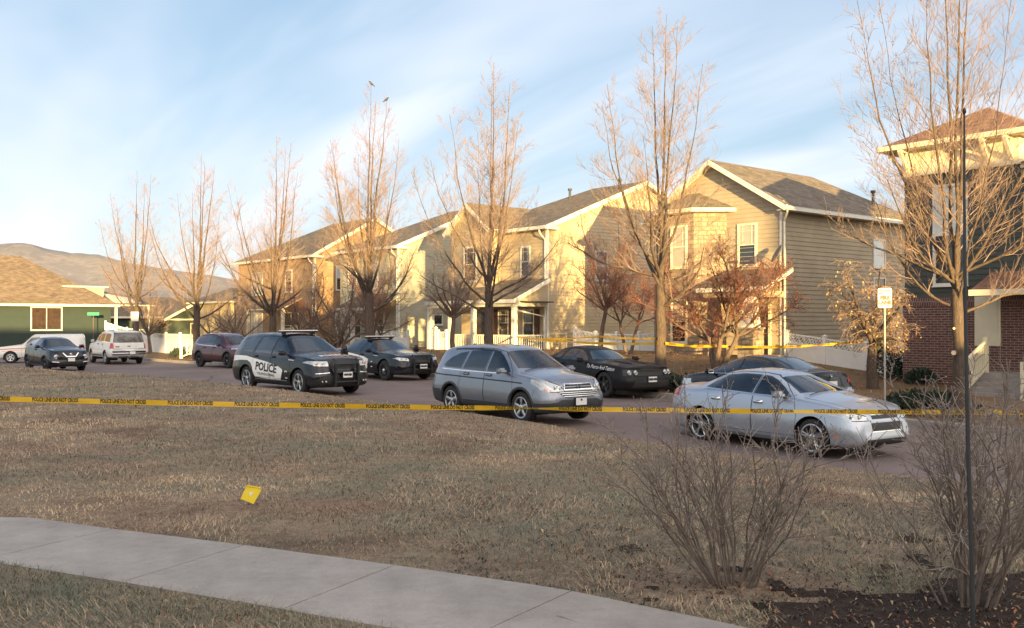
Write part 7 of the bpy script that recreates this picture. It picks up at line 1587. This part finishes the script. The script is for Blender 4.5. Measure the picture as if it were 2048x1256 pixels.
# ---------------------------------------------------------------- marker, pole, birds
def marker():
    p = at(497, 1010, .40); root = thing('evidence_marker', 'small tilted yellow plastic evidence marker flag lying on the dry lawn', 'marker', (p.x, p.y, .40), 0); t = M['marker_yellow'] = mat_plain('marker_yellow', (.80, .60, .01), .35, .06, 8)
    m = MB(); P = [(-.055, .17), (.085, .155), (.10, .145), (.055, .0), (.0, .015), (-.085, .03)]; F = Matrix.Translation((0, 0, .02)) @ Matrix.Rotation(R(-18), 4, 'X') @ Matrix.Rotation(R(9), 4, 'Y') @ Matrix(((1, 0, 0, 0), (0, 0, -1, 0), (0, 1, 0, 0), (0, 0, 0, 1)))
    th = .004; m.face([F @ Vector((x, y, th)) for x, y in P][::-1], t); m.face([F @ Vector((x, y, -th)) for x, y in P], t)
    for i in range(len(P)): a, b = P[i], P[(i + 1) % len(P)]; m.face([F @ Vector((a[0], a[1], -th)), F @ Vector((b[0], b[1], -th)), F @ Vector((b[0], b[1], th)), F @ Vector((a[0], a[1], th))], t)
    rbox(m, (-.058, .158, -.008), (.10, .176, .010), t, .006, F); add_text(m, 'V', .05, M['white_ink'], F @ Matrix.Translation((.005, .075, .007)), off=.004); m.face([F @ Vector((.005 + .018 * math.cos(i), .10 + .010 * math.sin(i), .0065)) for i in np.arange(0, 6.28, .7)], M['white_ink']); m.build('flag', root)
    q = MB(); q.tube([(-.02, .03, -.06), (-.015, .09, .16)], .0025, M['galv'], 5); q.build('wire_stake', root)
marker()
def rod():
    root = thing('garden_pole', 'thin dark metal pole with a small knob, standing before the tree at right', 'pole', (2.50, 5.35, .35)); m = MB()
    m.tube([(.03, 0, -.3), (.02, 0, .5), (.0, 0, 1.2), (-.012, 0, 2.0), (-.016, 0, 2.6), (-.014, 0, 3.05)], [.013, .013, .012, .010, .008, .005], M['grey_plastic'], 8); m.build('shaft', root); k = MB(); k.lathe([(0, 3.035), (.009, 3.045), (.011, 3.055), (.007, 3.07), (0, 3.075)], M['black_plastic'], 10, Matrix.Translation((-.014, 0, 0))); k.build('knob', root, True)
rod()
M['feather'] = mat_plain('dark_feathers', (.05, .045, .05), .8, .3, 10)
def bird(x, y, z, f, label):
    root = thing('bird', label, 'bird', (x, y, z), R(f), 'birds perched on the treetop'); m = MB()
    m.tube([(-.17, 0, -.06), (-.10, 0, .0), (-.05, 0, .035), (.0, 0, .07), (.035, 0, .11), (.055, 0, .14), (.075, 0, .155), (.09, 0, .157), (.115, 0, .155)], [.012, .020, .042, .055, .045, .030, .028, .015, .003], M['feather'], 10)
    for sy in (-.015, .015): m.tube([(0, sy, .04), (.0, sy, -.02)], .004, M['feather'], 4)
    m.build('body', root, True)
    for sy in (-1, 1): w = MB(); w.mesh([(.02, sy * .045, .09), (-.04, sy * .06, .075), (-.15, sy * .02, -.03), (-.05, sy * .055, .02), (.02, sy * .056, .05)], [(0, 1, 2, 3, 4)], M['feather']); w.build('wing', root)
    return root
_tp = TIPS['bare street tree between the two police vehicles, two birds in its top']
bird(_tp[0].x, _tp[0].y, _tp[0].z + .01, 200, 'left of two small dark birds perched on the treetop' if _tp[0].x < _tp[1].x else 'right of two small dark birds perched on the treetop')
bird(_tp[1].x, _tp[1].y, _tp[1].z + .01, 20, 'right of two small dark birds perched on the treetop' if _tp[0].x < _tp[1].x else 'left of two small dark birds perched on the treetop')
# ---------------------------------------------------------------- grass, leaves, litter
def attr_mat(name, rough=.9, trans=.0):
    t = NT(name); a = t.n('ShaderNodeAttribute'); a.attribute_name = 'tone'; t.set(Base_Color=a.outputs['Color'], Roughness=rough); t.bsdf.inputs['Specular IOR Level'].default_value = .15; return t.m
def scatter(name, P, h, w, lean, az, C, mat, base=.5):
    """each blade: a thin bent triangle strip; arrays of length n"""
    n = len(P); d = np.stack([np.cos(az), np.sin(az), np.zeros(n)], 1); s_ = np.stack([-np.sin(az), np.cos(az), np.zeros(n)], 1)
    up = np.stack([np.zeros(n), np.zeros(n), np.ones(n)], 1); a = P - s_ * w[:, None] * base; b = P + s_ * w[:, None] * base
    mid = P + up * (h * np.cos(lean * .6) * .55)[:, None] + d * (h * np.sin(lean * .6) * .55)[:, None]; tip = mid + up * (h * np.cos(lean * 1.25) * .5)[:, None] + d * (h * np.sin(lean * 1.25) * .5)[:, None]
    V = np.stack([a, b, mid + s_ * w[:, None] * .38, mid - s_ * w[:, None] * .38, tip], 1).reshape(-1, 3); base = np.arange(n)[:, None] * 5
    Q = (base + np.array([[0, 1, 2, 3]])); Tt = (base + np.array([[3, 2, 4]])); me = bpy.data.meshes.new(name); me.vertices.add(len(V)); me.vertices.foreach_set('co', V.ravel())
    loops = np.concatenate([Q, Tt], 1).ravel().astype(np.int32); me.loops.add(len(loops)); me.loops.foreach_set('vertex_index', loops); st = (np.arange(n)[:, None] * 7 + np.array([[0, 4]])).ravel().astype(np.int32)
    me.polygons.add(2 * n); me.polygons.foreach_set('loop_start', st); ca = me.color_attributes.new('tone', 'FLOAT_COLOR', 'POINT'); cc = np.repeat(np.concatenate([C, np.ones((n, 1))], 1), 5, 0); ca.data.foreach_set('color', cc.ravel())
    me.materials.append(mat); me.update(calc_edges=True); o = bpy.data.objects.new(name, me); col.objects.link(o); return o
def vnoise(x, y, f, seed):
    rs = np.random.RandomState(seed); G = rs.rand(256, 256); u = x * f + 1000; v = y * f + 1000; i = np.floor(u).astype(int); j = np.floor(v).astype(int); a = u - i; b = v - j; a = a * a * (3 - 2 * a); b = b * b * (3 - 2 * b)
    g = lambda p, q: G[p % 256, q % 256]; return g(i, j) * (1 - a) * (1 - b) + g(i + 1, j) * a * (1 - b) + g(i, j + 1) * (1 - a) * b + g(i + 1, j + 1) * a * b
def fbm(x, y, f, seed): return sum(vnoise(x, y, f * 2 ** k, seed + k) * .5 ** k for k in range(4)) / 1.875
def lawn_arrays(n, seed, y0=2.6, y1=46, pw=1.35):
    rs = np.random.RandomState(seed); u = rs.rand(n); y = (y0 ** (1 - pw) + u * (y1 ** (1 - pw) - y0 ** (1 - pw))) ** (1 / (1 - pw)); x = (rs.rand(n) * 1.24 - .62) * (y + 1.2); s_ = y * .766 - x * .643; t_ = x * .766 + y * .643
    return rs, x, y, s_, t_
_hy = None
def hfield(x, y):
    """height of the lawn, bilinear from a cached grid"""
    global _hy
    if _hy is None:
        gx = np.arange(-34, 22, .2); gy = np.arange(1, 50, .2); _hy = (gx, gy, np.array([[lawn_h(*to_st(a, b)) for b in gy] for a in gx]))
    gx, gy, G = _hy; i = np.clip(((x - gx[0]) / .2), 0, len(gx) - 2); j = np.clip(((y - gy[0]) / .2), 0, len(gy) - 2); a = i.astype(int); b = j.astype(int); fa = i - a; fb = j - b
    return G[a, b] * (1 - fa) * (1 - fb) + G[a + 1, b] * fa * (1 - fb) + G[a, b + 1] * (1 - fa) * fb + G[a + 1, b + 1] * fa * fb
curbv = np.vectorize(curb_t)
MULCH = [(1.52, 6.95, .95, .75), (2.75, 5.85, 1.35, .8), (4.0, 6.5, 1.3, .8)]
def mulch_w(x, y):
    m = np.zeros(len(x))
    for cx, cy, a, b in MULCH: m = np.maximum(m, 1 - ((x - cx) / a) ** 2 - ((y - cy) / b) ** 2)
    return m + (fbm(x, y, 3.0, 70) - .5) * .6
def grass():
    rs, x, y, s_, t_ = lawn_arrays(430000, 1); ok = (t_ < curbv(s_) - .06) & (s_ < 51); ok &= ~on_path(x, y, -.04 + .05 * (rs.rand() < .5))
    mw = mulch_w(x, y); ok &= ~((mw > .15) & (rs.rand(len(x)) < .93)); wear = fbm(x, y, .5, 5); near = np.exp(-((x * .48 + y * .88 - (6.25)) / .9) ** 2); ok &= rs.rand(len(x)) < 1 - .45 * near - .3 * (wear < .4)
    x, y, s_, t_ = x[ok], y[ok], s_[ok], t_[ok]; n = len(x); rs = np.random.RandomState(2); z = hfield(x, y)
    g = fbm(x, y, .28, 11) + .35 * (fbm(x, y, 1.3, 15) - .5); k = np.clip((g - .465) * 9 + .5 , 0, 1) * np.clip(1.0 - .0 * y, 0, 1); bright = np.clip((fbm(x, y, .9, 21) - .40) * 3.6 + (fbm(x, y, .35, 45) - .5) * 1.2, 0, 1)
    dry = np.array([.60, .45, .285]); dk = np.array([.19, .125, .092]); gr = np.array([.15, .175, .13]); pk = np.array([.34, .20, .14])
    C = dk * (1 - bright)[:, None] + dry * bright[:, None]; C = C * (1 - .80 * k)[:, None] + gr * (.80 * k)[:, None]
    rd = np.exp(-(((x + 1.75) / .75) ** 2 + ((y - 9.7) / .35) ** 2)); C = C * (1 - .55 * rd)[:, None] + np.array([.34, .13, .10]) * (.55 * rd)[:, None]
    rim_ = np.clip(1 - (curbv(s_) - t_) / 3.0, 0, 1) * fbm(x, y, .8, 31); C = C * (1 - .6 * rim_)[:, None] + pk * (.6 * rim_)[:, None]; C *= rs.uniform(.82, 1.42, (n, 1)); front = (x * .48 + y * .88) < 5.1
    h = rs.uniform(.024, .052, n) * (1 + .3 * k) * (1 + .03 * y); h[front] *= 1.25; wd = (.0016 + .00034 * y) * rs.uniform(.7, 1.4, n); lean = rs.uniform(.85, 1.62, n)
    o = scatter('grass', np.stack([x, y, z - .004], 1), h, wd, lean, rs.uniform(0, 2 * np.pi, n), C, attr_mat('grass_blades')); tag(o, kind='stuff')
grass()
def straw():
    rs, x, y, s_, t_ = lawn_arrays(80000, 17, 2.8, 30, 1.5); cl = fbm(x, y, 1.6, 91); ok = (t_ < curbv(s_) - .25) & (s_ < 50) & ~on_path(x, y, -.02) & (cl > .46) & (rs.rand(len(x)) < .85) & (mulch_w(x, y) < .3)
    x, y, cl = x[ok], y[ok], cl[ok]; n = len(x); z = hfield(x, y); C = np.array([.56, .42, .27]) * rs.uniform(.6, 1.25, (n, 1)); az = vnoise(x, y, 1.1, 8) * 9 + rs.normal(0, .7, n)
    o = scatter('straw', np.stack([x, y, z + rs.uniform(.008, .03, n)], 1), rs.uniform(.05, .12, n) * (1 + .02 * y), (.0014 + .00024 * y) * rs.uniform(.7, 1.3, n), rs.uniform(1.3, 1.7, n), az, C, bpy.data.materials['grass_blades']); tag(o, kind='stuff')
straw()
def leaf_litter():
    rs, x, y, s_, t_ = lawn_arrays(26000, 7, 3, 40, 1.1); d = curbv(s_) - t_; pr = np.exp(-np.maximum(d, 0) / 1.6) * (.9 * (s_ < 30) + .25) + .025 + .55 * np.clip(mulch_w(x, y), 0, 1) + .30 * np.exp(-((x - 1.5) / 2.2) ** 2 - ((y - 11) / 3.5) ** 2)
    ok = (d > .02) & (s_ < 50) & (rs.rand(len(x)) < pr) & ~on_path(x, y, .0); x, y = x[ok], y[ok]; n = len(x); z = hfield(x, y); C = np.array([[.36, .20, .11], [.30, .13, .07], [.46, .33, .20], [.22, .13, .09]])[rs.randint(0, 4, n)] * rs.uniform(.6, 1.3, (n, 1))
    o = scatter('fallen_leaves', np.stack([x, y, z + .012], 1), rs.uniform(.025, .06, n), rs.uniform(.014, .03, n), rs.uniform(1.0, 1.8, n), rs.uniform(0, 6.28, n), C, attr_mat('leaf_tones'), .08); tag(o, kind='stuff')
    # verge: rust-coloured leaves under the trees and hedge
    m = 5000; s2 = rs.uniform(8, 60, m); t2 = rs.uniform(21.5, 32.5, m); x = t2 * .766 - s2 * .643; y = t2 * .643 + s2 * .766; z = np.array([gz(a, b) for a, b in zip(s2, t2)]); C = np.array([[.30, .13, .07], [.36, .19, .10], [.22, .10, .06]])[rs.randint(0, 3, m)] * rs.uniform(.6, 1.3, (m, 1))
    o = scatter('verge_leaves', np.stack([x, y, z + .01], 1), rs.uniform(.06, .13, m), rs.uniform(.04, .07, m), rs.uniform(1.0, 1.6, m), rs.uniform(0, 6.28, m), C, bpy.data.materials['leaf_tones'], .1); tag(o, kind='stuff')
leaf_litter()
def shadow_mulch_bed():  # bark bed under the shrubs, its dark patch also painting the shadow there
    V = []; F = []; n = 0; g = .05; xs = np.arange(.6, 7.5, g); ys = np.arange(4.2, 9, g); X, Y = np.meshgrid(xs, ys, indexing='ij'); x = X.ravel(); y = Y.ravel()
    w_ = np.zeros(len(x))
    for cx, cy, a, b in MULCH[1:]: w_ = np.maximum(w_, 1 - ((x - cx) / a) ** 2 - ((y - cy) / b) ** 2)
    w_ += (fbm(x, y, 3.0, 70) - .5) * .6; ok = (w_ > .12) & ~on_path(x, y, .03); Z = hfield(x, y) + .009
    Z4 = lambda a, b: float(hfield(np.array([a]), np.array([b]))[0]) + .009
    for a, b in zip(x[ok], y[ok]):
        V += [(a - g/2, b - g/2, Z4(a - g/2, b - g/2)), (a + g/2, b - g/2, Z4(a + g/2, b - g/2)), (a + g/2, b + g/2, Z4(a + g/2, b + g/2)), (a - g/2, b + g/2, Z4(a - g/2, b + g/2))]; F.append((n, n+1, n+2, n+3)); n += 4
    m = MB(); m.mesh(V, F, M['mulch']); tag(m.build('shadow_mulch_bed'), kind='structure')
shadow_mulch_bed()
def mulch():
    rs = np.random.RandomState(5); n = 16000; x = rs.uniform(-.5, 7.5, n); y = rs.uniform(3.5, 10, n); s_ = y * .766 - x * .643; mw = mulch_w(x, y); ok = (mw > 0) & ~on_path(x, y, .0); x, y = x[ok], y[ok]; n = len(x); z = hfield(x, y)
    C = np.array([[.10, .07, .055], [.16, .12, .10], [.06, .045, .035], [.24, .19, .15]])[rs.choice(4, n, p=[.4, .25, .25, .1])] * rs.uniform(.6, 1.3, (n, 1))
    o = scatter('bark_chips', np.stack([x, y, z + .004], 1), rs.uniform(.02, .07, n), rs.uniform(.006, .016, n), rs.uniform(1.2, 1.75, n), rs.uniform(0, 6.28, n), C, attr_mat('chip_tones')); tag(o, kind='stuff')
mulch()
